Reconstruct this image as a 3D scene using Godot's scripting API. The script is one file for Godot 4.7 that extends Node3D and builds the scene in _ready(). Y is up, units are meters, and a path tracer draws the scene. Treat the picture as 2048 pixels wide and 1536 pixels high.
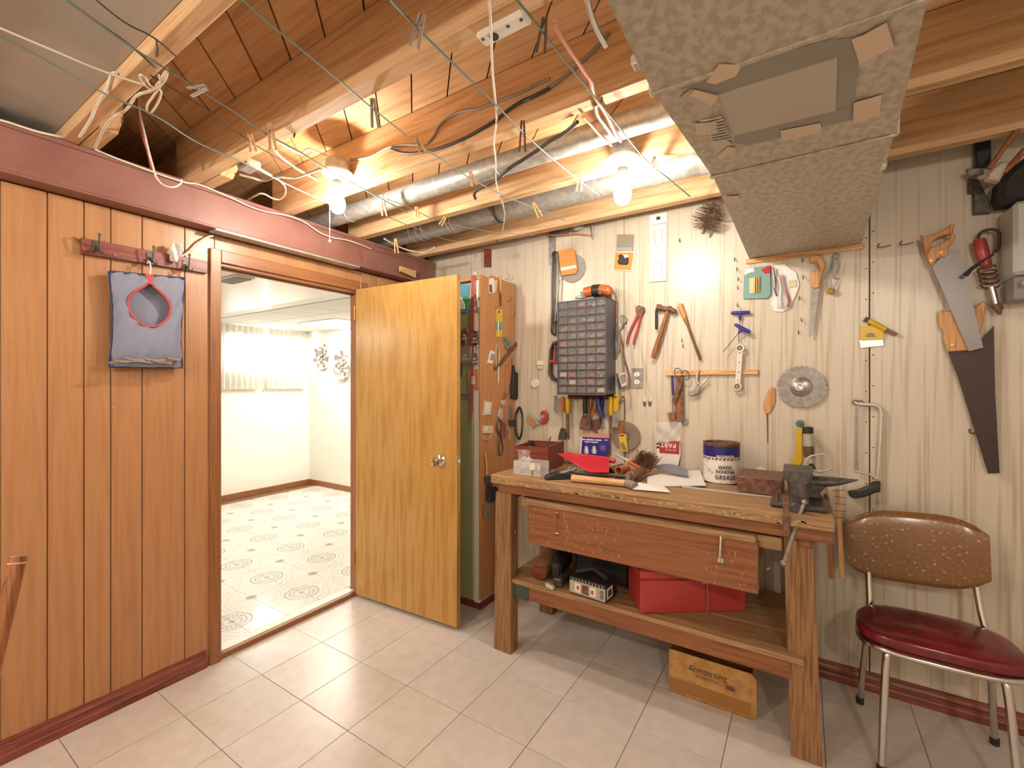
extends Node3D
# A basement workshop: two bare bulbs, a wooden bench, tools on a pale panel wall, a door into a bright room.
# World: back (tool) wall is z = 0, left (panel) wall is x = 0, floor is y = 0. Metres.

class MB:
	var v := PackedVector3Array()
	var n := PackedVector3Array()
	var t := PackedVector2Array()
	func tri(a: Vector3, b: Vector3, c: Vector3, hint: Vector3, na = null, nb = null, nc = null, ta := Vector2.ZERO, tb := Vector2.ZERO, tc := Vector2.ZERO) -> void:
		var g := (c - a).cross(b - a)
		if g.length_squared() < 1e-16:
			return
		g = g.normalized()
		var h: Vector3 = hint
		if na != null:
			h = na + nb + nc
		if g.dot(h) < 0.0:
			g = -g
			v.append_array([a, c, b])
			t.append_array([ta, tc, tb])
			if na == null: n.append_array([g, g, g])
			else: n.append_array([na, nc, nb])
		else:
			v.append_array([a, b, c])
			t.append_array([ta, tb, tc])
			if na == null: n.append_array([g, g, g])
			else: n.append_array([na, nb, nc])
	func quad(a: Vector3, b: Vector3, c: Vector3, d: Vector3, hint: Vector3) -> MB:
		tri(a, b, c, hint, null, null, null, Vector2(0, 1), Vector2(1, 1), Vector2(1, 0))
		tri(a, c, d, hint, null, null, null, Vector2(0, 1), Vector2(1, 0), Vector2(0, 0))
		return self
	func box(c: Vector3, s: Vector3, bev := 0.0, bas := Basis.IDENTITY) -> MB:
		var h := s * 0.5
		bev = minf(bev, minf(h.x, minf(h.y, h.z)) * 0.9)
		var i := h - Vector3.ONE * bev
		for ax in 3:
			for sg in [-1.0, 1.0]:
				var u := (ax + 1) % 3
				var w := (ax + 2) % 3
				var p := []
				for q in [[-1, -1], [1, -1], [1, 1], [-1, 1]]:
					var e := Vector3.ZERO
					e[ax] = h[ax] * sg
					e[u] = i[u] * q[0]
					e[w] = i[w] * q[1]
					p.append(c + bas * e)
				var nn := Vector3.ZERO
				nn[ax] = sg
				quad(p[0], p[1], p[2], p[3], bas * nn)
		if bev > 0.0:
			for ax in 3:
				var u := (ax + 1) % 3
				var w := (ax + 2) % 3
				for su in [-1.0, 1.0]:
					for sw in [-1.0, 1.0]:
						var p := []
						for q in [[-1, 0], [1, 0], [1, 1], [-1, 1]]:
							var e := Vector3.ZERO
							e[ax] = i[ax] * q[0]
							e[u] = (h[u] if q[1] == 0 else i[u]) * su
							e[w] = (i[w] if q[1] == 0 else h[w]) * sw
							p.append(c + bas * e)
						var nn := Vector3.ZERO
						nn[u] = su
						nn[w] = sw
						quad(p[0], p[1], p[2], p[3], bas * nn)
			for sx in [-1.0, 1.0]:
				for sy in [-1.0, 1.0]:
					for sz in [-1.0, 1.0]:
						var k := Vector3(sx, sy, sz)
						tri(c + bas * (Vector3(h.x, i.y, i.z) * k), c + bas * (Vector3(i.x, h.y, i.z) * k), c + bas * (Vector3(i.x, i.y, h.z) * k), bas * k)
		return self
	func bx(a: Vector3, b: Vector3, bev := 0.0) -> MB:   # box from corner to corner
		return box((a + b) * 0.5, (b - a).abs(), bev)
	func bar(a: Vector3, b: Vector3, w: float, h: float, bev := 0.0, up := Vector3.UP) -> MB:   # box along a-b, w sideways, h along up
		var d := b - a
		var z := d.normalized()
		if absf(z.dot(up)) > 0.98: up = Vector3.RIGHT if absf(z.x) < 0.9 else Vector3.FORWARD
		var x := up.cross(z).normalized()
		return box((a + b) * 0.5, Vector3(w, h, d.length()), bev, Basis(x, z.cross(x), z))
	func prism(poly: Array, depth: float, at: Transform3D, bev := 0.0) -> MB:   # polygon in local xy, from z 0 to depth
		var p := PackedVector2Array(poly)
		if p.size() > 2 and p[0].distance_to(p[-1]) < 1e-5: p.remove_at(p.size() - 1)
		var ccw := not Geometry2D.is_polygon_clockwise(p)
		if not ccw: p.reverse()
		var idx := Geometry2D.triangulate_polygon(p)
		var up := at.basis.z.normalized() * signf(depth)
		var front := p
		if bev > 0.0:
			var off := PackedVector2Array()
			for k in p.size():
				var e0 := (p[k] - p[k - 1]).normalized()
				var e1 := (p[(k + 1) % p.size()] - p[k]).normalized()
				var nn := Vector2(-e0.y - e1.y, e0.x + e1.x)
				if nn.length() < 0.2: nn = Vector2(-e0.y, e0.x)
				off.append(p[k] + nn.normalized() * bev)
			front = off
		for k in range(0, idx.size(), 3):
			var a := p[idx[k]]
			var b := p[idx[k + 1]]
			var c := p[idx[k + 2]]
			tri(at * Vector3(a.x, a.y, 0), at * Vector3(b.x, b.y, 0), at * Vector3(c.x, c.y, 0), -up, null, null, null, a, b, c)
			a = front[idx[k]]
			b = front[idx[k + 1]]
			c = front[idx[k + 2]]
			tri(at * Vector3(a.x, a.y, depth), at * Vector3(b.x, b.y, depth), at * Vector3(c.x, c.y, depth), up, null, null, null, a, b, c)
		var dz := depth - signf(depth) * bev
		for k in p.size():
			var a := p[k]
			var b := p[(k + 1) % p.size()]
			var o := at.basis * Vector3(b.y - a.y, a.x - b.x, 0)
			quad(at * Vector3(a.x, a.y, 0), at * Vector3(b.x, b.y, 0), at * Vector3(b.x, b.y, dz), at * Vector3(a.x, a.y, dz), o)
			if bev > 0.0:
				var fa := front[k]
				var fb := front[(k + 1) % p.size()]
				quad(at * Vector3(a.x, a.y, dz), at * Vector3(b.x, b.y, dz), at * Vector3(fb.x, fb.y, depth), at * Vector3(fa.x, fa.y, depth), o + up * o.length())
		return self
	func zpl(poly: Array, z0: float, d: float, bev := 0.0) -> MB:   # plate on the back wall: outline in (x, y)
		return prism(poly, d, Transform3D(Basis.IDENTITY, Vector3(0, 0, z0)), bev)
	func xpl(poly: Array, x0: float, d: float, bev := 0.0) -> MB:   # plate on a side face: outline in (z, y), thickness along +x
		return prism(poly, d, Transform3D(Basis(Vector3(0, 0, 1), Vector3(0, 1, 0), Vector3(1, 0, 0)), Vector3(x0, 0, 0)), bev)
	func ypl(poly: Array, y0: float, d: float, bev := 0.0) -> MB:   # flat-lying plate: outline in (x, z), thickness along +y
		return prism(poly, d, Transform3D(Basis(Vector3(1, 0, 0), Vector3(0, 0, 1), Vector3(0, 1, 0)), Vector3(0, y0, 0)), bev)
	func loft(rings: Array, cap := true, closed := true) -> MB:   # rings of equal size, smooth
		var m: int = rings[0].size()
		var r: int = rings.size()
		var nr := []
		var cen := []
		for i in r:
			var c := Vector3.ZERO
			for q in rings[i]: c += q
			cen.append(c / m)
		for i in r:
			var row := []
			for j in m:
				var a: Vector3 = rings[mini(i + 1, r - 1)][j] - rings[maxi(i - 1, 0)][j]
				var b: Vector3 = rings[i][(j + 1) % m if closed else mini(j + 1, m - 1)] - rings[i][(j - 1 + m) % m if closed else maxi(j - 1, 0)]
				var nn := a.cross(b)
				var rad: Vector3 = rings[i][j] - cen[i]
				if nn.length() < 1e-12: nn = rad
				nn = nn.normalized()
				if closed and nn.dot(rad) < 0: nn = -nn
				row.append(nn)
			nr.append(row)
		for i in r - 1:
			for j in (m if closed else m - 1):
				var k := (j + 1) % m
				var u0 := float(j) / m
				var u1 := float(j + 1) / m
				var v0 := float(i) / (r - 1)
				var v1 := float(i + 1) / (r - 1)
				tri(rings[i][j], rings[i][k], rings[i + 1][k], Vector3.ZERO, nr[i][j], nr[i][k], nr[i + 1][k], Vector2(u0, v0), Vector2(u1, v0), Vector2(u1, v1))
				tri(rings[i][j], rings[i + 1][k], rings[i + 1][j], Vector3.ZERO, nr[i][j], nr[i + 1][k], nr[i + 1][j], Vector2(u0, v0), Vector2(u1, v1), Vector2(u0, v1))
		if cap and closed:
			for e in [0, r - 1]:
				var o: Vector3 = cen[e] - cen[1 if e == 0 else r - 2]
				for j in m:
					tri(cen[e], rings[e][j], rings[e][(j + 1) % m], o)
		return self
	func tube(pts: Array, rad, sides := 8, cap := true) -> MB:
		var rings := []
		var k: int = pts.size()
		var x := Vector3.ZERO
		for i in k:
			var d: Vector3 = (pts[mini(i + 1, k - 1)] - pts[maxi(i - 1, 0)]).normalized()
			if i == 0:
				x = d.cross(Vector3.UP if absf(d.y) < 0.9 else Vector3.RIGHT).normalized()
			else:
				x = (x - d * x.dot(d)).normalized()
			var y := d.cross(x)
			var rr: float = rad[i] if rad is Array else rad
			var ring := []
			for j in sides:
				var a := TAU * j / sides
				ring.append(pts[i] + (x * cos(a) + y * sin(a)) * rr)
			rings.append(ring)
		return loft(rings, cap)
	func lathe(prof: Array, at: Transform3D, sides := 20) -> MB:   # prof of Vector2(radius, height along local y); sharp where it bends
		for i in prof.size() - 1:
			var a: Vector2 = prof[i]
			var b: Vector2 = prof[i + 1]
			var d := (b - a).normalized()
			var na := Vector2(d.y, -d.x)
			var nb := na
			if i > 0:
				var e: Vector2 = (a - prof[i - 1]).normalized()
				if e.dot(d) > 0.75: na = (na + Vector2(e.y, -e.x)).normalized()
			if i < prof.size() - 2:
				var e: Vector2 = (prof[i + 2] - b).normalized()
				if e.dot(d) > 0.75: nb = (nb + Vector2(e.y, -e.x)).normalized()
			for j in sides:
				var c0 := Vector2.from_angle(TAU * j / sides)
				var c1 := Vector2.from_angle(TAU * (j + 1) / sides)
				var p := []
				var q := []
				for w in [[a, na, c0], [a, na, c1], [b, nb, c1], [b, nb, c0]]:
					p.append(at * Vector3(w[0].x * w[2].x, w[0].y, w[0].x * w[2].y))
					q.append((at.basis * Vector3(w[1].x * w[2].x, w[1].y, w[1].x * w[2].y)).normalized())
				tri(p[0], p[1], p[2], Vector3.ZERO, q[0], q[1], q[2], Vector2(float(j) / sides, 0), Vector2(float(j + 1) / sides, 0), Vector2(float(j + 1) / sides, 1))
				tri(p[0], p[2], p[3], Vector3.ZERO, q[0], q[2], q[3], Vector2(float(j) / sides, 0), Vector2(float(j + 1) / sides, 1), Vector2(float(j) / sides, 1))
		return self
	func cyl(a: Vector3, b: Vector3, r: float, sides := 14, r2 := -1.0) -> MB:
		if r2 < 0: r2 = r
		var L := a.distance_to(b)
		var e := minf(minf(r, r2) * 0.15, L * 0.2)
		return lathe([Vector2(0, 0), Vector2(r - e, 0), Vector2(r, e), Vector2(r2, L - e), Vector2(r2 - e, L), Vector2(0, L)], MB.along(a, b), sides)
	static func along(a: Vector3, b: Vector3) -> Transform3D:
		var y := (b - a).normalized()
		var x := y.cross(Vector3.FORWARD if absf(y.z) < 0.9 else Vector3.RIGHT).normalized()
		return Transform3D(Basis(x, y, x.cross(y)), a)
	func ball(c: Vector3, r: Vector3, sides := 14, bas := Basis.IDENTITY) -> MB:
		var prof := []
		var k := maxi(6, sides / 2)
		for i in k + 1:
			var a := -PI / 2 + PI * i / k
			prof.append(Vector2(cos(a), sin(a)))
		return lathe(prof, Transform3D(bas * Basis.from_scale(r), c), sides)
	func ring(c: Vector3, axis: Vector3, R: float, r: float, sides := 24, tsides := 8) -> MB:
		var tr := MB.along(c, c + axis)
		var pts := []
		for i in sides + 1:
			var a := TAU * i / sides
			pts.append(tr * Vector3(cos(a) * R, 0, sin(a) * R))
		return tube(pts, r, tsides, false)
	func sheet(f: Callable, nu: int, nv: int) -> MB:   # f(u, v) -> Vector3, two-sided cloth or paper
		var g := []
		for i in nu + 1:
			var row := []
			for j in nv + 1: row.append(f.call(float(i) / nu, float(j) / nv))
			g.append(row)
		return loft(g, false, false)
	func put(tr: Transform3D) -> MB:
		for i in v.size():
			v[i] = tr * v[i]
			n[i] = (tr.basis * n[i]).normalized()
		return self
	func join(o: MB) -> MB:
		v.append_array(o.v)
		n.append_array(o.n)
		t.append_array(o.t)
		return self

func mb() -> MB:
	return MB.new()

var taken := {}
func numbered(called: String) -> String:
	var k: int = taken.get(called, 0)
	taken[called] = k + 1
	return called if k == 0 else "%s_%03d" % [called, k]

func commit(b: MB, called: String, m: Material, parent: Node3D, at := Vector3.ZERO) -> MeshInstance3D:
	var o := MeshInstance3D.new()
	var base := at
	var p: Node3D = parent
	while p != null and p != self:
		base += p.position
		p = p.get_parent() as Node3D
	var vv := b.v.duplicate()
	for i in vv.size(): vv[i] -= base
	var arr := []
	arr.resize(Mesh.ARRAY_MAX)
	arr[Mesh.ARRAY_VERTEX] = vv
	arr[Mesh.ARRAY_NORMAL] = b.n
	arr[Mesh.ARRAY_TEX_UV] = b.t
	var am := ArrayMesh.new()
	am.add_surface_from_arrays(Mesh.PRIMITIVE_TRIANGLES, arr)
	o.mesh = am
	o.material_override = m
	o.position = at
	o.name = called
	parent.add_child(o, true)
	return o

func meta(o: Node, label: String, category: String, group := "") -> Node:
	o.set_meta("label", label)
	o.set_meta("category", category)
	if group: o.set_meta("group", group)
	return o

func thing(called: String, label: String, category: String, at: Vector3, group := "") -> Node3D:
	var o := Node3D.new()
	o.name = numbered(called)
	add_child(o)
	o.position = at
	meta(o, label, category, group)
	return o

func one(b: MB, called: String, m: Material, label: String, category: String, group := "") -> MeshInstance3D:   # a thing that is one mesh
	var lo: Vector3 = b.v[0]
	var hi: Vector3 = b.v[0]
	for q in b.v:
		lo = lo.min(q)
		hi = hi.max(q)
	var o := commit(b, numbered(called), m, self, Vector3((lo.x + hi.x) / 2, lo.y, (lo.z + hi.z) / 2))
	meta(o, label, category, group)
	return o

func struct(b: MB, called: String, m: Material, parent: Node3D = null) -> MeshInstance3D:
	var o := commit(b, called, m, self if parent == null else parent)
	if parent == null: o.set_meta("kind", "structure")
	return o

func snode(called: String) -> Node3D:
	var o := Node3D.new()
	o.name = called
	add_child(o)
	o.set_meta("kind", "structure")
	return o

func lettering(s: String, height: float, tr: Transform3D, m: Material, parent: Node3D, called := "lettering", bold := 400, depth := 0.0006, stretch := 1.0) -> MeshInstance3D:
	var tm := TextMesh.new()
	var f := SystemFont.new()
	f.font_names = PackedStringArray(["Droid Sans"])
	f.font_weight = bold
	tm.font = f
	tm.text = s
	tm.font_size = 64
	tm.pixel_size = height / 47.0
	tm.depth = depth
	tm.curve_step = 2.0
	var o := MeshInstance3D.new()
	o.mesh = tm
	o.material_override = m
	o.name = called
	parent.add_child(o, true)
	var base := Vector3.ZERO
	var p: Node3D = parent
	while p != null and p != self:
		base += p.position
		p = p.get_parent() as Node3D
	o.transform = Transform3D(tr.basis * Basis.from_scale(Vector3(stretch, 1, 1)), tr.origin - base)
	return o

# ---- materials -------------------------------------------------------------
var M := {}
func noise(sd: int, freq: float, cols: Array, offs: Array, kind := FastNoiseLite.TYPE_SIMPLEX_SMOOTH, oct := 4, size := 256) -> NoiseTexture2D:
	var f := FastNoiseLite.new()
	f.seed = sd
	f.frequency = freq
	f.noise_type = kind
	f.fractal_octaves = oct
	var g := Gradient.new()
	g.offsets = PackedFloat32Array(offs)
	var cc := PackedColorArray()
	for c in cols: cc.append(c if c is Color else Color(c))
	g.colors = cc
	var t := NoiseTexture2D.new()
	t.width = size
	t.height = size
	t.seamless = true
	t.noise = f
	t.color_ramp = g
	t.generate_mipmaps = false
	return t

func mat(key: String, c, rough := 0.6, metal := 0.0) -> StandardMaterial3D:
	var m := StandardMaterial3D.new()
	m.albedo_color = c if c is Color else Color(c)
	m.roughness = rough
	m.metallic = metal
	m.resource_name = key
	M[key] = m
	return m

func tri_mat(key: String, tex: Texture2D, scale: Vector3, rough := 0.6, metal := 0.0, world := true) -> StandardMaterial3D:
	var m := mat(key, Color.WHITE, rough, metal)
	m.albedo_texture = tex
	m.uv1_triplanar = true
	m.uv1_world_triplanar = world
	m.uv1_scale = scale
	m.uv1_triplanar_sharpness = 8.0
	return m

func wood(key: String, cols: Array, grain: String, sd := 1, rough := 0.55, fine := 9.0, along := 0.05) -> StandardMaterial3D:   # streaks along the axis named in grain
	var t := noise(sd, 0.018, cols, [0.18, 0.42, 0.6, 0.85] if cols.size() == 4 else [0.25, 0.5, 0.75], FastNoiseLite.TYPE_SIMPLEX_SMOOTH, 5)
	var s := Vector3.ONE * fine
	s["xyz".find(grain)] = fine * along
	return tri_mat(key, t, s, rough)

func glass(key: String, c: Color, rough := 0.05) -> StandardMaterial3D:
	var m := mat(key, c, rough)
	m.transparency = BaseMaterial3D.TRANSPARENCY_ALPHA
	return m

func _ready() -> void:
	# camera
	var cam := Camera3D.new()
	cam.name = "camera"
	cam.fov = 80.95
	cam.near = 0.02
	cam.position = Vector3(2.466, 1.39, 2.6)
	cam.rotation_degrees = Vector3(0, 32.9, 0)
	add_child(cam)
	cam.current = true
	# daylight outside the far window
	var we := WorldEnvironment.new()
	we.name = "surroundings"
	var en := Environment.new()
	var sky := Sky.new()
	var sm := ProceduralSkyMaterial.new()
	sm.sky_top_color = Color(0.86, 0.92, 1.0)
	sm.sky_horizon_color = Color(0.95, 0.97, 1.0)
	sm.ground_horizon_color = Color(0.8, 0.82, 0.8)
	sm.ground_bottom_color = Color(0.7, 0.72, 0.7)
	sm.sky_energy_multiplier = 13.0
	sm.ground_energy_multiplier = 8.0
	sky.sky_material = sm
	en.sky = sky
	en.background_mode = Environment.BG_SKY
	en.tonemap_mode = Environment.TONE_MAPPER_LINEAR
	en.tonemap_exposure = 1.1
	en.sdfgi_enabled = true
	en.ssao_enabled = true
	en.ssil_enabled = true
	we.environment = en
	add_child(we)
	materials()
	room()
	next_room()
	lamp(Vector3(0.642, 2.371, 1.28), "bare bulb in white porcelain holder with pull string, nearer the steel beam", 0.7)
	lamp(Vector3(1.836, 2.32, 0.78), "bare bulb in white porcelain holder in front of the tool wall", 0.7)
	rear_lamp()
	ducts()
	door()
	fridge()
	bench()
	chair()
	contents()

func materials() -> void:
	wood("panel_wood", ["#a5744d", "#ac7b53", "#b18158", "#a8774f"], "y", 11, 0.36, 5.0)
	wood("trim_wood", ["#855532", "#8f5d38", "#96643e", "#895935"], "y", 12, 0.38, 6.0)
	wood("trim_wood_z", ["#855532", "#8f5d38", "#96643e", "#895935"], "z", 12, 0.38, 6.0)
	wood("door_wood", ["#a57a3c", "#b18749", "#b99152", "#ab7f41"], "y", 13, 0.28, 3.2, 0.1)
	wood("base_wood", ["#5e2c22", "#7c3e31", "#8a4a3a", "#6c3429"], "z", 14, 0.4, 8.0)
	wood("base_wood_x", ["#5e2c22", "#7c3e31", "#8a4a3a", "#6c3429"], "x", 14, 0.4, 8.0)
	wood("joist", ["#bc9263", "#caa379", "#d1ae86", "#c29a6e"], "x", 15, 0.7, 7.0)
	wood("board_a", ["#ae7f50", "#bd9164", "#c49c70", "#b6885a"], "x", 16, 0.7, 5.0)
	wood("board_b", ["#b98c5c", "#c69d70", "#cca77c", "#bf9466"], "x", 17, 0.7, 5.0)
	wood("board_c", ["#a6774a", "#b4885c", "#bb9267", "#ac7f52"], "x", 18, 0.7, 5.0)
	wood("wall_panel", ["#ae9d86", "#c3b7a5", "#c8bead", "#c5baa8"], "y", 19, 0.32, 7.0, 0.025)
	(M.wall_panel.albedo_texture as NoiseTexture2D).color_ramp.offsets = PackedFloat32Array([0.1, 0.36, 0.5, 0.8])
	wood("bench_wood", ["#7d5c3a", "#9a7650", "#a8855f", "#896745"], "x", 20, 0.6, 9.0)
	wood("bench_leg", ["#6b4a2c", "#8a6440", "#99734d", "#775434"], "y", 21, 0.6, 10.0)
	wood("drawer_wood", ["#744628", "#875433", "#915e3b", "#7b4b2c"], "x", 22, 0.5, 6.0)
	wood("pale_wood", ["#b98a58", "#d0a574", "#dab486", "#c49866"], "x", 23, 0.6, 10.0)
	wood("pale_wood_y", ["#a87445", "#c08c58", "#c99a68", "#b37f4d"], "y", 24, 0.5, 12.0)
	wood("hardboard", ["#ad7648", "#b88153", "#be8859", "#b17b4d"], "y", 25, 0.5, 4.0)
	wood("red_wood", ["#5c2418", "#733020", "#7f3a27", "#66291b"], "x", 26, 0.5, 9.0)
	wood("tool_wood", ["#6f3f20", "#8f5830", "#9c6438", "#7d4a27"], "y", 27, 0.45, 14.0)
	tri_mat("tile", noise(31, 0.02, ["#cec7c1", "#d2cbc5", "#d5cfc9"], [0.2, 0.5, 0.8], FastNoiseLite.TYPE_SIMPLEX_SMOOTH, 5), Vector3.ONE * 2.2, 0.3)
	tri_mat("tile_b", noise(32, 0.02, ["#c9c2bb", "#cec7c0", "#d1cac4"], [0.2, 0.5, 0.8], FastNoiseLite.TYPE_SIMPLEX_SMOOTH, 5), Vector3.ONE * 2.2, 0.3)
	mat("joint", "#7a5c42", 0.9)
	tri_mat("steel_paint", noise(33, 0.012, ["#80544a", "#85594f", "#895d53"], [0.2, 0.5, 0.8]), Vector3.ONE * 1.5, 0.45)
	tri_mat("galvanised", noise(34, 0.045, ["#a3a19a", "#adaaa3", "#b8b5ae"], [0.3, 0.5, 0.7], FastNoiseLite.TYPE_CELLULAR, 2), Vector3.ONE * 3.0, 0.4, 0.45)
	tri_mat("galvanised_old", noise(35, 0.03, ["#a89f8f", "#b5ad9d", "#c0b8a9"], [0.3, 0.5, 0.7], FastNoiseLite.TYPE_SIMPLEX_SMOOTH, 4), Vector3(5, 5, 3.5), 0.45, 0.12)
	tri_mat("drywall_grey", noise(36, 0.01, ["#a39d94", "#aaa49b", "#aea89f"], [0.2, 0.5, 0.8]), Vector3.ONE * 0.8, 0.8)
	tri_mat("plaster_white", noise(37, 0.02, ["#e6e3d9", "#e7e4da", "#e8e5dc"], [0.2, 0.5, 0.8]), Vector3.ONE * 1.5, 0.6)
	mat("white_paint", "#e8e6e0", 0.5)
	mat("ceiling_gloss", "#e2ddd5", 0.2)
	mat("ceiling_tile", "#d8d6d0", 0.8)
	mat("porcelain", "#ece8de", 0.15)
	mat("silver", "#a39c93", 0.3, 0.75)
	mat("white_plastic", "#ddd8cc", 0.4)
	mat("cable_white", "#cfc6b4", 0.5)
	mat("cable_red", "#9c4038", 0.5)
	mat("cable_salmon", "#c98a72", 0.5)
	mat("cable_dark", "#3c3631", 0.6)
	mat("cable_grey", "#8b8174", 0.6)
	mat("line_green", "#6f8078", 0.5)
	tri_mat("steel", noise(38, 0.02, ["#86827e", "#918d89", "#9b9793"], [0.25, 0.5, 0.75]), Vector3.ONE * 5.0, 0.36, 0.5)
	tri_mat("rusty", noise(39, 0.02, ["#61402f", "#6f4d3a", "#7c5b47"], [0.3, 0.5, 0.7]), Vector3.ONE * 6.0, 0.55, 0.15)
	tri_mat("dark_iron", noise(40, 0.02, ["#45413f", "#4f4b48", "#5a5652"], [0.3, 0.5, 0.7]), Vector3.ONE * 6.0, 0.42, 0.3)
	mat("chrome", "#cfcbc6", 0.14, 1.0)
	mat("bright_steel", "#cfcbc5", 0.28, 0.5)
	mat("nail", "#5c5048", 0.5, 0.6)
	mat("black", "#262322", 0.5)
	mat("black_rubber", "#2a2726", 0.75)
	mat("red_paint", "#a83a38", 0.3)
	mat("red_plastic", "#bf2f3a", 0.22)
	mat("orange_paint", "#b8602c", 0.35)
	mat("yellow_plastic", "#c9a41f", 0.32)
	mat("blue_plastic", "#2b3a78", 0.3)
	mat("purple_blue", "#35308a", 0.3)
	mat("white_card", "#ddd8d2", 0.55)
	mat("grey_card", "#8e8a86", 0.5)
	mat("orange_card", "#d98a3c", 0.5)
	mat("yellow_card", "#cfae3c", 0.5)
	mat("teal_card", "#6f9490", 0.5)
	mat("blue_card", "#4f93b8", 0.5)
	mat("green_card", "#3f8f4a", 0.5)
	mat("navy", "#23206a", 0.35)
	mat("ink", "#2b2628", 0.6)
	mat("paper", "#e2ddd8", 0.7)
	mat("masking_tape", "#d0bca4", 0.75)
	mat("foil_tape", "#b8b2a8", 0.3, 0.5)
	mat("duct_tape", "#8f8a80", 0.5)
	mat("grey_patch", "#b3ac9f", 0.6)
	mat("green_enamel", "#93956a", 0.35)
	mat("cream_enamel", "#c4bd98", 0.4)
	mat("grey_trim", "#a8a296", 0.4)
	mat("brass", "#a8823f", 0.3, 0.85)
	glass("clear_plastic", Color(0.95, 0.96, 0.97, 0.22), 0.12)
	glass("pane", Color(1, 1, 1, 0.08), 0.02)

func room() -> void:
	# floor slab with its tiles
	var fl := struct(mb().bx(Vector3(-0.02, -0.2, -0.12), Vector3(4.3, -0.003, 4.1)), "floor", M.joint)
	var tm := mb().box(Vector3(0, -0.0025, 0), Vector3(0.3182, 0.005, 0.3182), 0.0008)
	var am: Mesh = null
	for i in range(-1, 14):
		for j in range(-1, 13):
			var x0 := -0.0301 + 0.3207 * i
			var z0 := 0.1602 + 0.3207 * j
			var o: MeshInstance3D
			if x0 < -0.001 or z0 < -0.001 or x0 > 4.2 or z0 > 4.05:
				var a := Vector2(maxf(x0, 0.0) + 0.0012, maxf(z0, 0.0) + 0.0012)
				var b := Vector2(minf(x0 + 0.3207, 4.2) - 0.0012, minf(z0 + 0.3207, 4.05) - 0.0012)
				if b.x - a.x < 0.01 or b.y - a.y < 0.01: continue
				o = commit(mb().bx(Vector3(a.x, -0.005, a.y), Vector3(b.x, 0, b.y)), "tile", M.tile, fl)
			elif am == null:
				o = commit(tm, "tile", M.tile, fl)
				am = o.mesh
				o.position = Vector3(x0 + 0.16035, 0, z0 + 0.16035)
			else:
				o = MeshInstance3D.new()
				o.mesh = am
				o.name = "tile"
				o.material_override = M.tile if (i * 7 + j * 3) % 5 < 3 else M.tile_b
				o.position = Vector3(x0 + 0.16035, 0, z0 + 0.16035)
				fl.add_child(o, true)
	# back wall: sheets of pale printed panel
	var wb := struct(mb().bx(Vector3(-0.12, -0.01, -0.13), Vector3(4.3, 2.62, -0.01)), "wall_back", M.joint)
	var xs := [0.0, 0.43, 1.575, 2.721, 3.867, 4.2]
	for i in xs.size() - 1:
		commit(mb().bx(Vector3(xs[i] + 0.0015, 0, -0.01), Vector3(xs[i + 1] - (0.004 if i == 2 else 0.0015), 2.55, 0), 0.001), "wall_panel", M.wall_panel, wb)
	for i in 14:
		for dx in [-0.014, 0.012]:
			commit(mb().ball(Vector3(2.721 + dx, 0.25 + 0.14 * i + dx, 0.0005), Vector3(0.003, 0.003, 0.0015), 6), "nail_head", M.nail, wb)
	# left wall with the doorway; planks on the workshop side
	var wl := snode("wall_left")
	for b in [[-1.15, 0.652, -0.01, 2.13], [1.517, 4.1, -0.01, 2.13], [0.652, 1.517, 2.01, 2.13]]:
		commit(mb().bx(Vector3(-0.06, b[2], b[0]), Vector3(-0.013, b[3], b[1])), "partition", M.plaster_white, wl)
	commit(mb().bx(Vector3(-0.013, 0, 1.517), Vector3(-0.006, 2.13, 4.05)), "backing", M.joint, wl)
	commit(mb().bx(Vector3(-0.013, 0, 0.0), Vector3(-0.006, 2.13, 0.652)), "backing", M.joint, wl)
	var zs := [1.52, 1.649, 1.813, 1.921, 2.006, 2.112, 2.235, 2.4, 2.57, 2.66, 2.8, 2.93, 3.08, 3.2, 3.41, 3.6, 3.8, 4.05]
	for i in zs.size() - 1:
		commit(mb().bx(Vector3(-0.012, 0.0, zs[i] + 0.0018), Vector3(0, 2.135, zs[i + 1] - 0.0018), 0.002), "plank", M.panel_wood, wl)
	zs = [0.005, 0.11, 0.27, 0.36, 0.49, 0.64]
	for i in zs.size() - 1:
		commit(mb().bx(Vector3(-0.012, 0.0, zs[i] + 0.0018), Vector3(0, 2.135, zs[i + 1] - 0.0018), 0.002), "plank", M.panel_wood, wl)
	commit(mb().bx(Vector3(-0.012, 2.055, 0.64), Vector3(-0.001, 2.135, 1.52), 0.002), "plank", M.panel_wood, wl)
	# unseen sides of the workshop
	struct(mb().bx(Vector3(4.2, -0.01, -0.12), Vector3(4.3, 2.62, 4.1)), "wall_right", M.plaster_white)
	struct(mb().bx(Vector3(-0.6, -0.01, 4.05), Vector3(4.3, 2.62, 4.15)), "wall_rear", M.plaster_white)
	# baseboards
	for q in [["baseboard_left", Vector3(0, 0, 1.56), Vector3(0.0, 0, 4.05), "base_wood"], ["baseboard_back", Vector3(0.83, 0, 0), Vector3(4.2, 0, 0), "base_wood_x"]]:
		var n: Vector3 = Vector3.RIGHT if q[0] == "baseboard_left" else Vector3.BACK
		var s: MB = mb()
		var prof := [Vector2(0, 0), Vector2(0.016, 0), Vector2(0.016, 0.028), Vector2(0.012, 0.034), Vector2(0.012, 0.058), Vector2(0.007, 0.066), Vector2(0.005, 0.082), Vector2(0, 0.084)]
		var dir: Vector3 = (q[2] - q[1]).normalized()
		s.prism(prof, (q[2] - q[1]).length(), Transform3D(Basis(n, Vector3.UP, dir), q[1]))
		struct(s, q[0], M[q[3]])
	# door casing
	var tr := snode("trim_1")
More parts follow.
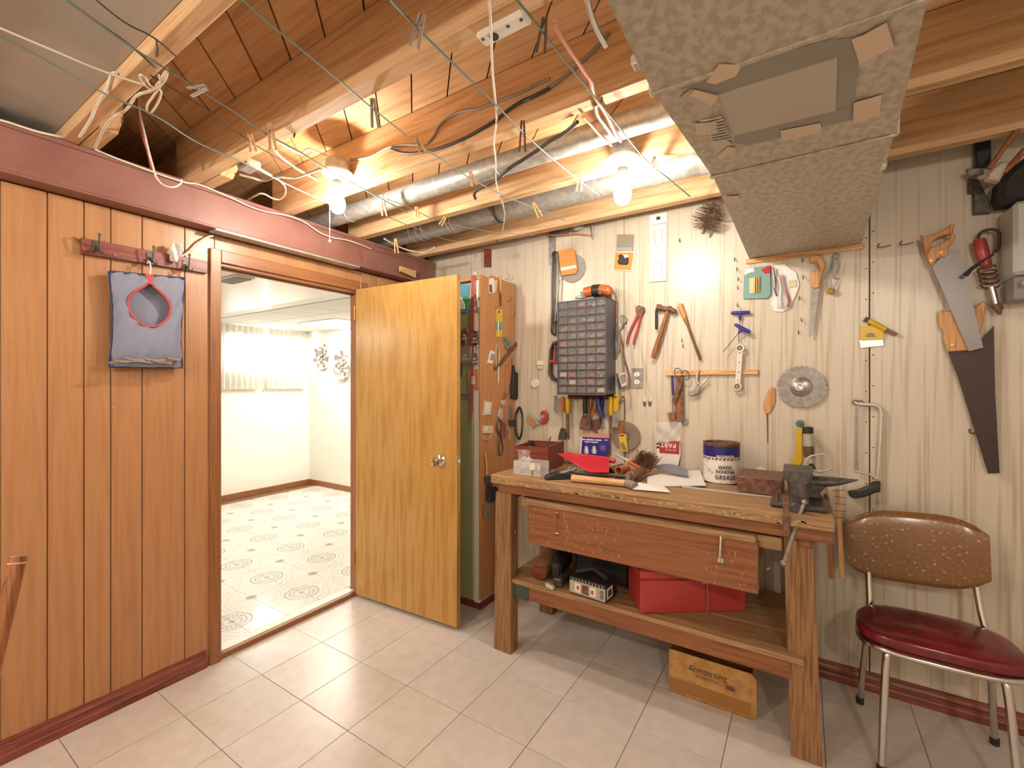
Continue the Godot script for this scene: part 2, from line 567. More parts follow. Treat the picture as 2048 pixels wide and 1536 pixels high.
	commit(mb().bx(Vector3(0, 0, 1.497), Vector3(0.018, 2.063, 1.546), 0.003), "casing", M.trim_wood, tr)
	commit(mb().bx(Vector3(0, 0, 0.592), Vector3(0.018, 2.063, 0.652), 0.003), "casing", M.trim_wood, tr)
	commit(mb().bx(Vector3(0, 2.0, 0.652), Vector3(0.018, 2.063, 1.497), 0.003), "head_casing", M.trim_wood_z, tr)
	commit(mb().bx(Vector3(-0.062, 0.0, 1.497), Vector3(0.002, 2.0, 1.517), 0.002), "jamb", M.trim_wood, tr)
	commit(mb().bx(Vector3(-0.062, 0.0, 0.652), Vector3(0.002, 2.0, 0.672), 0.002), "jamb", M.trim_wood, tr)
	commit(mb().bx(Vector3(-0.062, 1.985, 0.672), Vector3(0.002, 2.005, 1.497), 0.002), "jamb", M.trim_wood_z, tr)
	commit(mb().bx(Vector3(-0.056, 0.03, 1.487), Vector3(-0.04, 1.985, 1.497), 0.002), "door_stop", M.trim_wood, tr)
	commit(mb().bx(Vector3(-0.056, 1.975, 0.672), Vector3(-0.04, 1.985, 1.497), 0.002), "door_stop", M.trim_wood_z, tr)
	commit(mb().bx(Vector3(-0.002, 0.93, 1.492), Vector3(0.004, 1.02, 1.498), 0.001), "strike_plate", M.brass, tr)
	struct(mb().bx(Vector3(-0.02, 0, 0.655), Vector3(0.004, 0.028, 1.53), 0.003), "trim_2", M.trim_wood_z)
	# ceiling: diagonal board subfloor on joists, grey sheet near the camera
	var ce := struct(mb().bx(Vector3(-0.65, 2.575, -0.12), Vector3(4.3, 2.65, 4.15)), "ceiling", M.joint)
	var rect := PackedVector2Array([Vector2(-0.6, 0), Vector2(4.2, 0), Vector2(4.2, 4.05), Vector2(-0.6, 4.05)])
	var k := -24
	while k < 24:
		var c0 := -0.552 + 0.198 * k
		var strip := PackedVector2Array([Vector2(c0 + 0.004 - 1, -1), Vector2(c0 + 0.194 - 1, -1), Vector2(c0 + 0.194 + 6, 6), Vector2(c0 + 0.004 + 6, 6)])
		for poly in Geometry2D.intersect_polygons(strip, rect):
			commit(mb().ypl(Array(poly), 2.55, 0.022), "board", M[["board_a", "board_b", "board_c"][posmod(k * 7 + k * k, 3)]], ce)
		k += 1
	for zj in [[0.155, 0.21], [0.67, 0.722], [1.162, 1.22], [1.622, 1.678], [2.042, 2.092], [2.53, 2.585], [3.0, 3.055], [3.5, 3.555]]:
		commit(mb().bx(Vector3(-0.02, 2.325, zj[0]), Vector3(4.2, 2.549, zj[1]), 0.003), "joist", M.joist, ce)
	for zj in [[1.567, 0.33], [1.986, 0.36]]:   # joist ends lapped over the beam from the next room
		var e := [Vector2(-0.6, 2.325), Vector2(zj[1] - 0.05, 2.325), Vector2(zj[1], 2.36), Vector2(zj[1], 2.549), Vector2(-0.6, 2.549)]
		commit(mb().prism(e, 0.053, Transform3D(Basis.IDENTITY, Vector3(0, 0, zj[0]))), "joist_end", M.joist, ce)
	commit(mb().bx(Vector3(-0.65, 2.13, -0.12), Vector3(-0.12, 2.6, -0.01)), "rim_board", M.joist, ce)
	commit(mb().bx(Vector3(-0.65, 2.13, 0), Vector3(-0.6, 2.575, 4.1)), "rim_board", M.joist, ce)
	commit(mb().bx(Vector3(-0.6, 2.37, 2.093), Vector3(2.6, 2.382, 2.53), 0.001), "ceiling_sheet", M.drywall_grey, ce)
	commit(mb().bx(Vector3(-0.6, 2.37, 2.586), Vector3(2.6, 2.382, 3.0), 0.001), "ceiling_sheet", M.drywall_grey, ce)
	# steel beam over the doorway
	var be := thing("steel_beam", "long red-brown painted steel beam above the doorway", "beam", Vector3(0, 2.14, 0.0))
	commit(mb().bx(Vector3(-0.05, 2.14, 0.005), Vector3(0.092, 2.15, 4.04), 0.002), "bottom_flange", M.steel_paint, be)
	commit(mb().bx(Vector3(0.06, 2.15, 0.005), Vector3(0.086, 2.305, 4.04), 0.002), "web", M.steel_paint, be)
	commit(mb().bx(Vector3(-0.05, 2.305, 0.005), Vector3(0.092, 2.324, 4.04), 0.002), "top_flange", M.steel_paint, be)
	commit(mb().bx(Vector3(0.03, 2.128, 0.72), Vector3(0.10, 2.1395, 1.56), 0.003), "metal_strip", M.galvanised, be)

func next_room() -> void:
	# bright room beyond the door: x from -3.18 to -0.13, z from -1.05
	var fl := struct(mb().bx(Vector3(-3.3, -0.2, -1.2), Vector3(-0.02, 0.024, 4.1)), "floor_next_room", M.joint)
	var m := mat("vinyl", Color.WHITE, 0.16)
	m.albedo_texture = ImageTexture.create_from_image(medallion())
	var tm := mb()
	var s := 0.2085
	tm.quad(Vector3(-s, 0.03, s), Vector3(s, 0.03, s), Vector3(s, 0.03, -s), Vector3(-s, 0.03, -s), Vector3.UP)
	var h := Vector3(s, 0, s)
	for d in [Vector3(1, 0, 0), Vector3(-1, 0, 0), Vector3(0, 0, 1), Vector3(0, 0, -1)]:
		var e := Vector3(d.z, 0, d.x).abs()
		tm.quad(d * s - e * s + Vector3.UP * 0.03, d * s + e * s + Vector3.UP * 0.03, d * s + e * s + Vector3.UP * 0.02, d * s - e * s + Vector3.UP * 0.02, d)
	var am: Mesh = null
	for i in 8:
		for j in 8:
			var p := Vector3(-2.796 + 0.4195 * i, 0, -0.83 + 0.4275 * j)
			if p.x > -0.2: continue
			var o: MeshInstance3D
			if am == null:
				o = commit(tm, "vinyl_tile", m, fl)
				am = o.mesh
			else:
				o = MeshInstance3D.new()
				o.mesh = am
				o.material_override = m
				o.name = "vinyl_tile"
				fl.add_child(o, true)
			o.position = p
			o.scale = Vector3(1, 1, 1.02)
	commit(mb().bx(Vector3(-0.085, 0.02, 0.672), Vector3(-0.02, 0.0325, 1.5), 0.002), "threshold_strip", M.white_paint, fl)
	# walls, with the window opening in the far one
	var wf := snode("wall_far")
	for b in [[-1.05, -0.93, 0.0, 2.5], [-0.01, 4.1, 0.0, 2.5], [-0.93, -0.01, 0.0, 1.62], [-0.93, -0.01, 2.0, 2.5]]:
		commit(mb().bx(Vector3(-3.38, b[2], b[0]), Vector3(-3.18, b[3], b[1])), "wall_section", M.plaster_white, wf)
	struct(mb().bx(Vector3(-3.38, 0, -1.15), Vector3(-0.02, 2.5, -1.05)), "wall_far_right", M.plaster_white)
	struct(mb().bx(Vector3(-3.38, 0, 4.05), Vector3(-0.6, 2.5, 4.15)), "wall_far_left", M.plaster_white)
	struct(mb().bx(Vector3(-3.18, 0.03, -1.05), Vector3(-3.168, 0.10, 4.05), 0.003), "baseboard_far", M.trim_wood_z)
	struct(mb().bx(Vector3(-3.168, 0.03, -1.05), Vector3(-0.06, 0.10, -1.038), 0.003), "baseboard_far_right", M.trim_wood_z)
	var wi := snode("window_1")
	for b in [[-0.93, -0.90, 1.62, 2.0], [-0.04, -0.01, 1.62, 2.0], [-0.90, -0.04, 1.62, 1.65], [-0.90, -0.04, 1.97, 2.0], [-0.485, -0.455, 1.65, 1.97]]:
		commit(mb().bx(Vector3(-3.31, b[2], b[0]), Vector3(-3.27, b[3], b[1]), 0.003), "window_frame", M.white_paint, wi)
	commit(mb().bx(Vector3(-3.293, 1.65, -0.90), Vector3(-3.289, 1.97, -0.485)), "pane", M.pane, wi)
	commit(mb().bx(Vector3(-3.293, 1.65, -0.455), Vector3(-3.289, 1.97, -0.04)), "pane", M.pane, wi)
	# ceiling: lower glossy part with a vent, tile grid beyond it
	var ce := struct(mb().bx(Vector3(-3.38, 2.105, -1.15), Vector3(-0.06, 2.13, 4.1)), "ceiling_next_room", M.white_paint)
	commit(mb().bx(Vector3(-3.18, 2.0, 0.685), Vector3(-0.061, 2.1, 4.05)), "lowered_ceiling", M.ceiling_gloss, ce)
	for i in 5:
		for j in 3:
			var a := Vector3(-3.15 + 0.61 * i, 2.098, -1.03 + 0.42 * j)
			if i == 2 and j == 0: continue
			if i == 1 and j == 0: continue
			commit(mb().bx(a, a + Vector3(0.6, 0.006, 0.41), 0.001), "ceiling_tile", M.ceiling_tile, ce)
	var vent := thing("ceiling_vent", "grey slatted air vent in the bright room's lowered ceiling", "vent", Vector3(-0.3, 1.99, 1.28))
	commit(mb().bx(Vector3(-0.42, 1.992, 1.23), Vector3(-0.18, 1.9995, 1.335), 0.002), "vent_frame", M.white_paint, vent)
	for i in 7:
		commit(mb().box(Vector3(-0.3, 1.989, 1.245 + 0.0125 * i), Vector3(0.21, 0.006, 0.008), 0.001), "slat", M.grey_card, vent)
	# glowing ceiling panels: one in view, one farther along the room
	light_panel(Vector3(-2.085, 2.09, -0.72), "flat glowing square ceiling light in the bright room", 4.2)
	light_panel(Vector3(-1.6, 1.986, 2.5), "flat glowing ceiling light in the lowered part of the bright room", 4.2)
	# curtains on a rod
	var rod := thing("curtain_rod", "thin white curtain rod under the bright room's ceiling", "curtain rod", Vector3(-3.13, 2.06, -0.45))
	commit(mb().cyl(Vector3(-3.15, 2.085, -1.0), Vector3(-3.15, 2.085, 0.75), 0.006), "rod", M.white_paint, rod)
	for z in [-1.0, 0.7]:
		commit(mb().bar(Vector3(-3.178, 2.085, z), Vector3(-3.145, 2.085, z), 0.01, 0.02), "bracket", M.steel, rod)
	var cm := mat("curtain", "#e9e4da", 0.9)
	cm.backlight_enabled = true
	cm.backlight = Color(0.5, 0.49, 0.46)
	var names := ["left sheer white pleated curtain over the bright window", "right sheer white pleated curtain over the bright window"]
	var n := 0
	for q in [[0.62, -0.385], [-0.42, -0.95]]:
		var cu := thing("curtain", names[n], "curtain", Vector3(-3.12, 1.33, (q[0] + q[1]) / 2), "short pleated curtains")
		n += 1
		var z0: float = q[0]
		var z1: float = q[1]
		var f := func(u: float, w: float) -> Vector3:
			var y := 2.07 - 0.74 * w
			var z := lerpf(z0, z1, u)
			var a := 0.012 + 0.014 * w
			return Vector3(-3.118 + a * sin((z0 - z1) * u * 95.0 + 0.6 * sin(u * 9.0)) + 0.012 * absf(sin(w * 0.7)), y, z)
		commit(mb().sheet(f, 110, 14), "cloth", cm, cu)
		var g := func(u: float, w: float) -> Vector3:
			var z := lerpf(z0, z1, u)
			return Vector3(-3.103 + 0.016 * sin((z0 - z1) * u * 95.0), 2.078 - 0.085 * w + 0.012 * sin((z0 - z1) * u * 62.0) * w, z)
		commit(mb().sheet(g, 90, 3), "pleat_heading", cm, cu)
		var hem := func(u: float, w: float) -> Vector3:
			return Vector3(-3.1 + 0.026 * sin((z0 - z1) * u * 95.0 + 0.6 * sin(u * 9.0)), 1.41 - 0.012 * w + 0.008 * sin(u * 140.0), lerpf(z0, z1, u))
		commit(mb().sheet(hem, 110, 1), "hem_ruffle", cm, cu)
	# two embossed silver platters on the right-hand wall
	n = 0
	for q in [[Vector3(-2.872, 1.742, -1.04), 0.165, 0.185], [Vector3(-2.44, 1.625, -1.04), 0.165, 0.19]]:
		var pl := thing("wall_platter", ["oval embossed silver platter on white wall, nearer the window", "oval embossed silver platter on white wall, farther from the window"][n], "platter", q[0], "embossed wall platters")
		n += 1
		var c: Vector3 = q[0]
		var R := Vector2(q[1], q[2])
		var f := func(u: float, w: float) -> Vector3:
			var a := TAU * u
			var rr := w * (1.0 + 0.04 * sin(a * 14.0) * smoothstep(0.8, 1.0, w))
			var zz := 0.012 + 0.02 * smoothstep(0.6, 1.0, w) + 0.012 * sin(a * 7.0) * sin(w * 11.0) + 0.01 * sin(a * 5.0 + w * 17.0) * (1.0 - w)
			return c + Vector3(cos(a) * R.x * rr, sin(a) * R.y * rr, zz)
		commit(mb().sheet(f, 84, 14), "dish", M.silver, pl)
		commit(mb().ring(c + Vector3(0, 0, 0.03), Vector3.BACK, 1.0, 0.02).put(Transform3D(Basis.IDENTITY, c) * Transform3D(Basis.from_scale(Vector3(R.x * 0.66, R.y * 0.66, 0.3)), Vector3(0, 0, 0.012)) * Transform3D(Basis.IDENTITY, -c - Vector3(0, 0, 0.03))), "inner_rim", M.silver, pl)

func light_panel(p: Vector3, label: String, energy: float) -> void:
	var lp := thing("ceiling_light_panel", label, "light", p, "ceiling light panels")
	commit(mb().bx(p + Vector3(-0.355, -0.002, -0.3), p + Vector3(0.355, 0.0135, 0.3), 0.002), "frame", M.white_paint, lp)
	var gl := mat("diffuser_glow", "#ffffff", 0.5)
	gl.emission_enabled = true
	gl.emission = Color(1, 0.97, 0.92)
	gl.emission_energy_multiplier = 1.6
	commit(mb().bx(p + Vector3(-0.335, -0.006, -0.28), p + Vector3(0.335, 0, 0.28), 0.001), "diffuser", gl, lp)
	var al := AreaLight3D.new()
	al.name = "panel_light"
	al.area_size = Vector2(0.67, 0.56)
	al.light_color = Color(1, 0.96, 0.9)
	al.light_energy = energy
	al.shadow_enabled = true
	lp.add_child(al)
	al.position = Vector3(0, -0.012, 0)
	al.rotation_degrees = Vector3(-90, 0, 0)

func medallion() -> Image:   # print of one vinyl tile: medallion in the middle, leaf motif in the corners
	var N := 256
	var im := Image.create(N, N, false, Image.FORMAT_RGB8)
	var f := FastNoiseLite.new()
	f.seed = 4
	f.frequency = 0.03
	for y in N:
		for x in N:
			var p := Vector2((x + 0.5) / N - 0.5, (y + 0.5) / N - 0.5)
			var r := p.length()
			var a := p.angle()
			var v := 0.0
			v += 0.45 * smoothstep(0.012, 0.004, absf(r - 0.235 - 0.006 * cos(a * 20.0)))
			if r < 0.22:
				v += 0.35 * smoothstep(0.35, 0.6, absf(sin(a * 10.0))) * smoothstep(0.07, 0.12, r) * smoothstep(0.22, 0.19, r) * (0.5 + 0.5 * cos(r * 110.0))
				v += 0.3 * smoothstep(0.35, 0.7, absf(sin(a * 6.0))) * smoothstep(0.075, 0.03, r)
			var c := Vector2(0.5 - absf(p.x), 0.5 - absf(p.y))
			if c.length() < 0.085: v += 0.5 * smoothstep(0.3, 0.8, absf(sin(c.angle() * 4.0))) * smoothstep(0.085, 0.05, c.length())
			v += 0.16 * smoothstep(0.012, 0.003, absf(absf(p.x) + absf(p.y) - 0.43 - 0.03 * sin(a * 8.0)))
			v += 0.16 * smoothstep(0.012, 0.003, absf(absf(p.x) + absf(p.y) - 0.55 - 0.02 * sin(a * 8.0)))
			v += 0.35 * smoothstep(0.006, 0.002, absf(p.y))
			v += 0.08 * (f.get_noise_2d(x, y * 3.0) + 0.3)
			var col := Color("#d9d6d0").lerp(Color("#4a433b"), clampf(v * 1.3, 0, 0.9))
			im.set_pixel(x, y, col)
	return im

func lamp(p: Vector3, label: String, energy: float) -> void:   # p: centre of the porcelain plate
	var t := thing("ceiling_lamp", label, "lamp", p, "bare bulbs on the joists")
	commit(mb().lathe([Vector2(0, 0.062), Vector2(0.05, 0.062), Vector2(0.054, 0.056), Vector2(0.054, 0.004), Vector2(0, 0.004)], Transform3D(Basis.IDENTITY, p), 8), "junction_box", M.galvanised, t)
	var pp := commit(mb().lathe([Vector2(0, 0.006), Vector2(0.066, 0.006), Vector2(0.07, 0.001), Vector2(0.069, -0.004), Vector2(0.04, -0.012), Vector2(0.027, -0.02), Vector2(0.024, -0.034), Vector2(0.0, -0.034)], Transform3D(Basis.IDENTITY, p), 28), "porcelain_plate", M.porcelain, t)
	for a in [0.6, 0.6 + PI]:
		commit(mb().ball(p + Vector3(cos(a) * 0.052, -0.008, sin(a) * 0.052), Vector3(0.004, 0.003, 0.004), 8), "screw", M.nail, pp)
	commit(mb().lathe([Vector2(0, -0.03), Vector2(0.021, -0.03), Vector2(0.021, -0.066), Vector2(0.016, -0.074), Vector2(0.0, -0.074)], Transform3D(Basis.IDENTITY, p), 18), "socket", M.grey_card, t)
	var gl := mat("bulb_glow", "#fff8ee", 0.3)
	gl.emission_enabled = true
	gl.emission = Color(1, 0.93, 0.82)
	gl.emission_energy_multiplier = 6.0
	var prof := [Vector2(0.013, -0.068), Vector2(0.016, -0.082), Vector2(0.022, -0.096), Vector2(0.031, -0.113), Vector2(0.0362, -0.131), Vector2(0.0368, -0.147), Vector2(0.032, -0.166), Vector2(0.022, -0.18), Vector2(0.01, -0.186), Vector2(0, -0.187)]
	prof.reverse()
	commit(mb().lathe(prof, Transform3D(Basis.IDENTITY, p), 20), "bulb", gl, t)
	var l := OmniLight3D.new()
	l.name = "bulb_light"
	l.light_color = Color(1, 0.965, 0.91)
	l.light_energy = energy
	l.light_size = 0.028
	l.omni_range = 12.0
	l.omni_attenuation = 2.0
	l.shadow_enabled = true
	t.add_child(l)
	l.position = Vector3(0, -0.142, 0)
	if p.x < 0.9:
		var ps := commit(mb().tube([p + Vector3(-0.018, -0.03, 0.018), p + Vector3(-0.024, -0.06, 0.022), p + Vector3(-0.03, -0.15, 0.02), p + Vector3(-0.03, -0.31, 0.02)], 0.0016, 6), "pull_string", M.cable_white, t)
		commit(mb().ball(p + Vector3(-0.03, -0.317, 0.02), Vector3(0.007, 0.009, 0.007), 10), "string_bead", M.porcelain, ps)

func rear_lamp() -> void:   # the same kind of fitting behind the camera, out of frame
	lamp(Vector3(1.0, 2.32, 3.42), "bare bulb in white porcelain holder at the rear of the workshop, nearer the beam", 1.25)
	lamp(Vector3(3.3, 2.32, 3.42), "bare bulb in white porcelain holder at the rear right of the workshop", 1.25)

func frus(b: MB, z0: float, a0: float, b0: float, z1: float, a1: float, b1: float, y0: float, y1: float) -> MB:
	var p := [Vector3(a0, y0, z0), Vector3(b0, y0, z0), Vector3(b0, y1, z0), Vector3(a0, y1, z0)]
	var q := [Vector3(a1, y0, z1), Vector3(b1, y0, z1), Vector3(b1, y1, z1), Vector3(a1, y1, z1)]
	var hs := [Vector3.DOWN, Vector3.RIGHT, Vector3.UP, Vector3.LEFT]
	for i in 4: b.quad(p[i], p[(i + 1) % 4], q[(i + 1) % 4], q[i], hs[i])
	return b

func ducts() -> void:
	var d := thing("air_duct", "large grey mottled sheet metal air duct under the joists with tape patches", "duct", Vector3(2.45, 2.03, 1.2))
	commit(frus(mb(), 0.002, 2.235, 2.69, 1.098, 2.233, 2.662, 2.03, 2.318), "duct_section", M.galvanised_old, d)
	commit(frus(mb(), 1.102, 2.231, 2.664, 1.598, 2.19, 2.64, 2.03, 2.318), "duct_section", M.galvanised_old, d)
	commit(frus(mb(), 1.602, 2.19, 2.642, 2.8, 2.2, 2.64, 2.028, 2.318), "duct_section", M.galvanised_old, d)
	for s in [[1.1, 2.228, 2.668], [1.6, 2.186, 2.646]]:
		commit(mb().bx(Vector3(s[1], 2.024, s[0] - 0.007), Vector3(s[2], 2.0298, s[0] + 0.007), 0.002), "seam", M.galvanised_old, d)
		for e in [s[1], s[2]]:
			commit(mb().bx(Vector3(e - 0.004, 2.026, s[0] - 0.012), Vector3(e + 0.004, 2.318, s[0] + 0.012), 0.002), "seam", M.galvanised_old, d)
	commit(mb().bx(Vector3(2.22, 2.005, 0.001), Vector3(2.70, 2.03, 0.012), 0.003), "foam_edge", M.pale_wood, d)
	commit(mb().ypl([Vector2(2.31, 1.519), Vector2(2.522, 1.517), Vector2(2.53, 1.31), Vector2(2.319, 1.322)], 2.0265, 0.0025), "patch", M.grey_patch, d)
	var ty := 2.0288
	for p in [[Vector2(2.203, 1.613), Vector2(2.366, 1.601), Vector2(2.52, 1.577), Vector2(2.522, 1.517), Vector2(2.31, 1.519), Vector2(2.262, 1.571)], [Vector2(2.519, 1.572), Vector2(2.544, 1.562), Vector2(2.561, 1.446), Vector2(2.564, 1.249), Vector2(2.53, 1.31), Vector2(2.522, 1.517)], [Vector2(2.319, 1.322), Vector2(2.53, 1.31), Vector2(2.56, 1.305), Vector2(2.564, 1.244), Vector2(2.345, 1.246), Vector2(2.313, 1.278)]]:
		commit(mb().ypl(p, ty, 0.0006), "duct_tape", M.duct_tape, d)
		ty -= 0.0007
	var lp := [Vector2(2.236, 1.559), Vector2(2.263, 1.574), Vector2(2.31, 1.519), Vector2(2.297, 1.506), Vector2(2.277, 1.425), Vector2(2.281, 1.352), Vector2(2.309, 1.281), Vector2(2.262, 1.235), Vector2(2.265, 1.31), Vector2(2.255, 1.439), Vector2(2.258, 1.514)]
	commit(mb().ypl(lp, 2.0262, 0.002), "foil_tape", M.foil_tape, d)
	for i in 9:
		var a := Vector3(lerpf(lp[9].x, lp[8].x, i / 9.0) + 0.004, 2.0255, lerpf(lp[9].y, lp[8].y, i / 9.0))
		commit(mb().tube([a, a + Vector3(0.02, -0.002, -0.002), a + Vector3(0.045, -0.001, -0.006)], 0.0025, 5), "foil_wrinkle", M.foil_tape, d)
	for p in [[Vector2(2.326, 1.627), Vector2(2.363, 1.599), Vector2(2.349, 1.572), Vector2(2.309, 1.568), Vector2(2.296, 1.585)], [Vector2(2.541, 1.564), Vector2(2.557, 1.565), Vector2(2.589, 1.579), Vector2(2.61, 1.498), Vector2(2.56, 1.477)], [Vector2(2.562, 1.326), Vector2(2.611, 1.329), Vector2(2.617, 1.244), Vector2(2.568, 1.224)], [Vector2(2.418, 1.286), Vector2(2.501, 1.274), Vector2(2.507, 1.228), Vector2(2.42, 1.228)], [Vector2(2.244, 1.437), Vector2(2.289, 1.417), Vector2(2.287, 1.359), Vector2(2.24, 1.384)], [Vector2(2.265, 1.24), Vector2(2.298, 1.276), Vector2(2.316, 1.252), Vector2(2.266, 1.208)], [Vector2(2.241, 0.927), Vector2(2.284, 0.91), Vector2(2.283, 0.859), Vector2(2.246, 0.862)], [Vector2(2.269, 1.571), Vector2(2.31, 1.519), Vector2(2.291, 1.492), Vector2(2.256, 1.559)]]:
		commit(mb().ypl(p, 2.0235, 0.0018), "paper_tape", M.masking_tape, d)
	for q in [[2.186, 1.71], [2.664, 0.9], [2.664, 1.62]]:
		commit(mb().box(Vector3(q[0], 2.032, q[1]), Vector3(0.014, 0.02, 0.03), 0.003), "hanger_clip", M.bright_steel, d)
	# two round pipes to the duct, lying between the joists
	var labels := ["round galvanised duct pipe nearer the camera, behind the porcelain lamps", "round galvanised duct pipe nearest the tool wall"]
	var n := 0
	for q in [[2.392, 0.9, 0.048], [2.405, 0.44, 0.068]]:
		var c := Vector3(0, q[0], q[1])
		var r: float = q[2]
		var t := thing("round_duct", labels[n], "duct", Vector3(1.1, q[0] - r, q[1]), "round duct pipes")
		n += 1
		commit(mb().cyl(c + Vector3(-0.55, 0, 0), c + Vector3(2.2, 0, 0), r, 28), "pipe", M.galvanised, t)
		for x in ([0.24, 1.3] if n == 1 else [0.3, 0.36, 0.41, 0.62, 0.65, 1.0]):
			commit(mb().ring(c + Vector3(x, 0, 0), Vector3.RIGHT, r, 0.004, 28, 6), "crimp_seam", M.galvanised, t)
		commit(mb().lathe([Vector2(r + 0.004, 0), Vector2(r + 0.006, 0.09), Vector2(r + 0.03, 0.14), Vector2(r + 0.03, 0.15)], MB.along(c + Vector3(2.08, 0, 0), c + Vector3(2.3, 0, 0)), 24), "collar", M.foil_tape, t)
		if n == 2:
			commit(mb().ring(c + Vector3(0.98, 0, 0), Vector3.RIGHT, r + 0.003, 0.006, 28, 6), "strap", M.dark_iron, t)

func door() -> void:
	var dn := snode("door_1")
	var ang := atan2(0.042, 0.803)
	var bas := Basis(Vector3.UP, ang)
	var o := Vector3(0.028, 0.025, 0.699)   # front face at the hinge side
	var W := 0.815
	var H := 1.978
	var tr := Transform3D(bas, o)
	commit(mb().box(Vector3(W / 2, H / 2, -0.0175), Vector3(W, H, 0.035), 0.002).put(tr), "door_leaf", M.door_wood, dn)
	var kp := Vector3(0.705, 0.93, 0)
	commit(mb().lathe([Vector2(0, 0), Vector2(0.033, 0), Vector2(0.031, 0.006), Vector2(0.02, 0.011), Vector2(0.012, 0.014), Vector2(0.012, 0.034), Vector2(0.02, 0.038), Vector2(0.026, 0.046), Vector2(0.027, 0.062), Vector2(0.022, 0.07), Vector2(0.012, 0.072), Vector2(0.011, 0.068), Vector2(0, 0.068)], tr * Transform3D(Basis(Vector3.RIGHT, PI / 2), kp), 24), "door_knob", M.chrome, dn)
	commit(mb().box(Vector3(W + 0.0005, 0.93, -0.0175), Vector3(0.002, 0.06, 0.024)).put(tr), "latch_plate", M.bright_steel, dn)
	commit(mb().box(Vector3(W + 0.005, 0.93, -0.0175), Vector3(0.01, 0.018, 0.012), 0.003).put(tr), "latch_bolt", M.bright_steel, dn)
	for y in [0.2, 1.78]:
		commit(mb().cyl(Vector3(-0.008, y, 0.004), Vector3(-0.008, y + 0.09, 0.004), 0.006, 10).put(tr), "hinge", M.brass, dn)

func wire(b: MB, pts: Array, r: float, sides := 6) -> MB:   # smooth tube through the points
	var c := Curve3D.new()
	for i in pts.size():
		var d: Vector3 = (pts[mini(i + 1, pts.size() - 1)] - pts[maxi(i - 1, 0)]) * 0.22
		if i == 0 or i == pts.size() - 1: d *= 0.6
		c.add_point(pts[i], -d, d)
	c.bake_interval = maxf(c.get_baked_length() / (pts.size() * 5.0), 0.004)
	return b.tube(Array(c.get_baked_points()), r, sides)

func rrect(x0: float, y0: float, x1: float, y1: float, r: float, k := 4) -> Array:
	var p := []
	for c in [[x1 - r, y1 - r, 0.0], [x0 + r, y1 - r, 0.5], [x0 + r, y0 + r, 1.0], [x1 - r, y0 + r, 1.5]]:
		for i in k + 1:
			var a: float = PI * c[2] + PI / 2 * i / k
			p.append(Vector2(c[0] + cos(a) * r, c[1] + sin(a) * r))
	return p

func disc(c: Vector2, r: float, k := 28, r2 := -1.0) -> Array:
	var p := []
	for i in k: p.append(c + Vector2(cos(TAU * i / k) * r, sin(TAU * i / k) * (r if r2 < 0 else r2)))
	return p

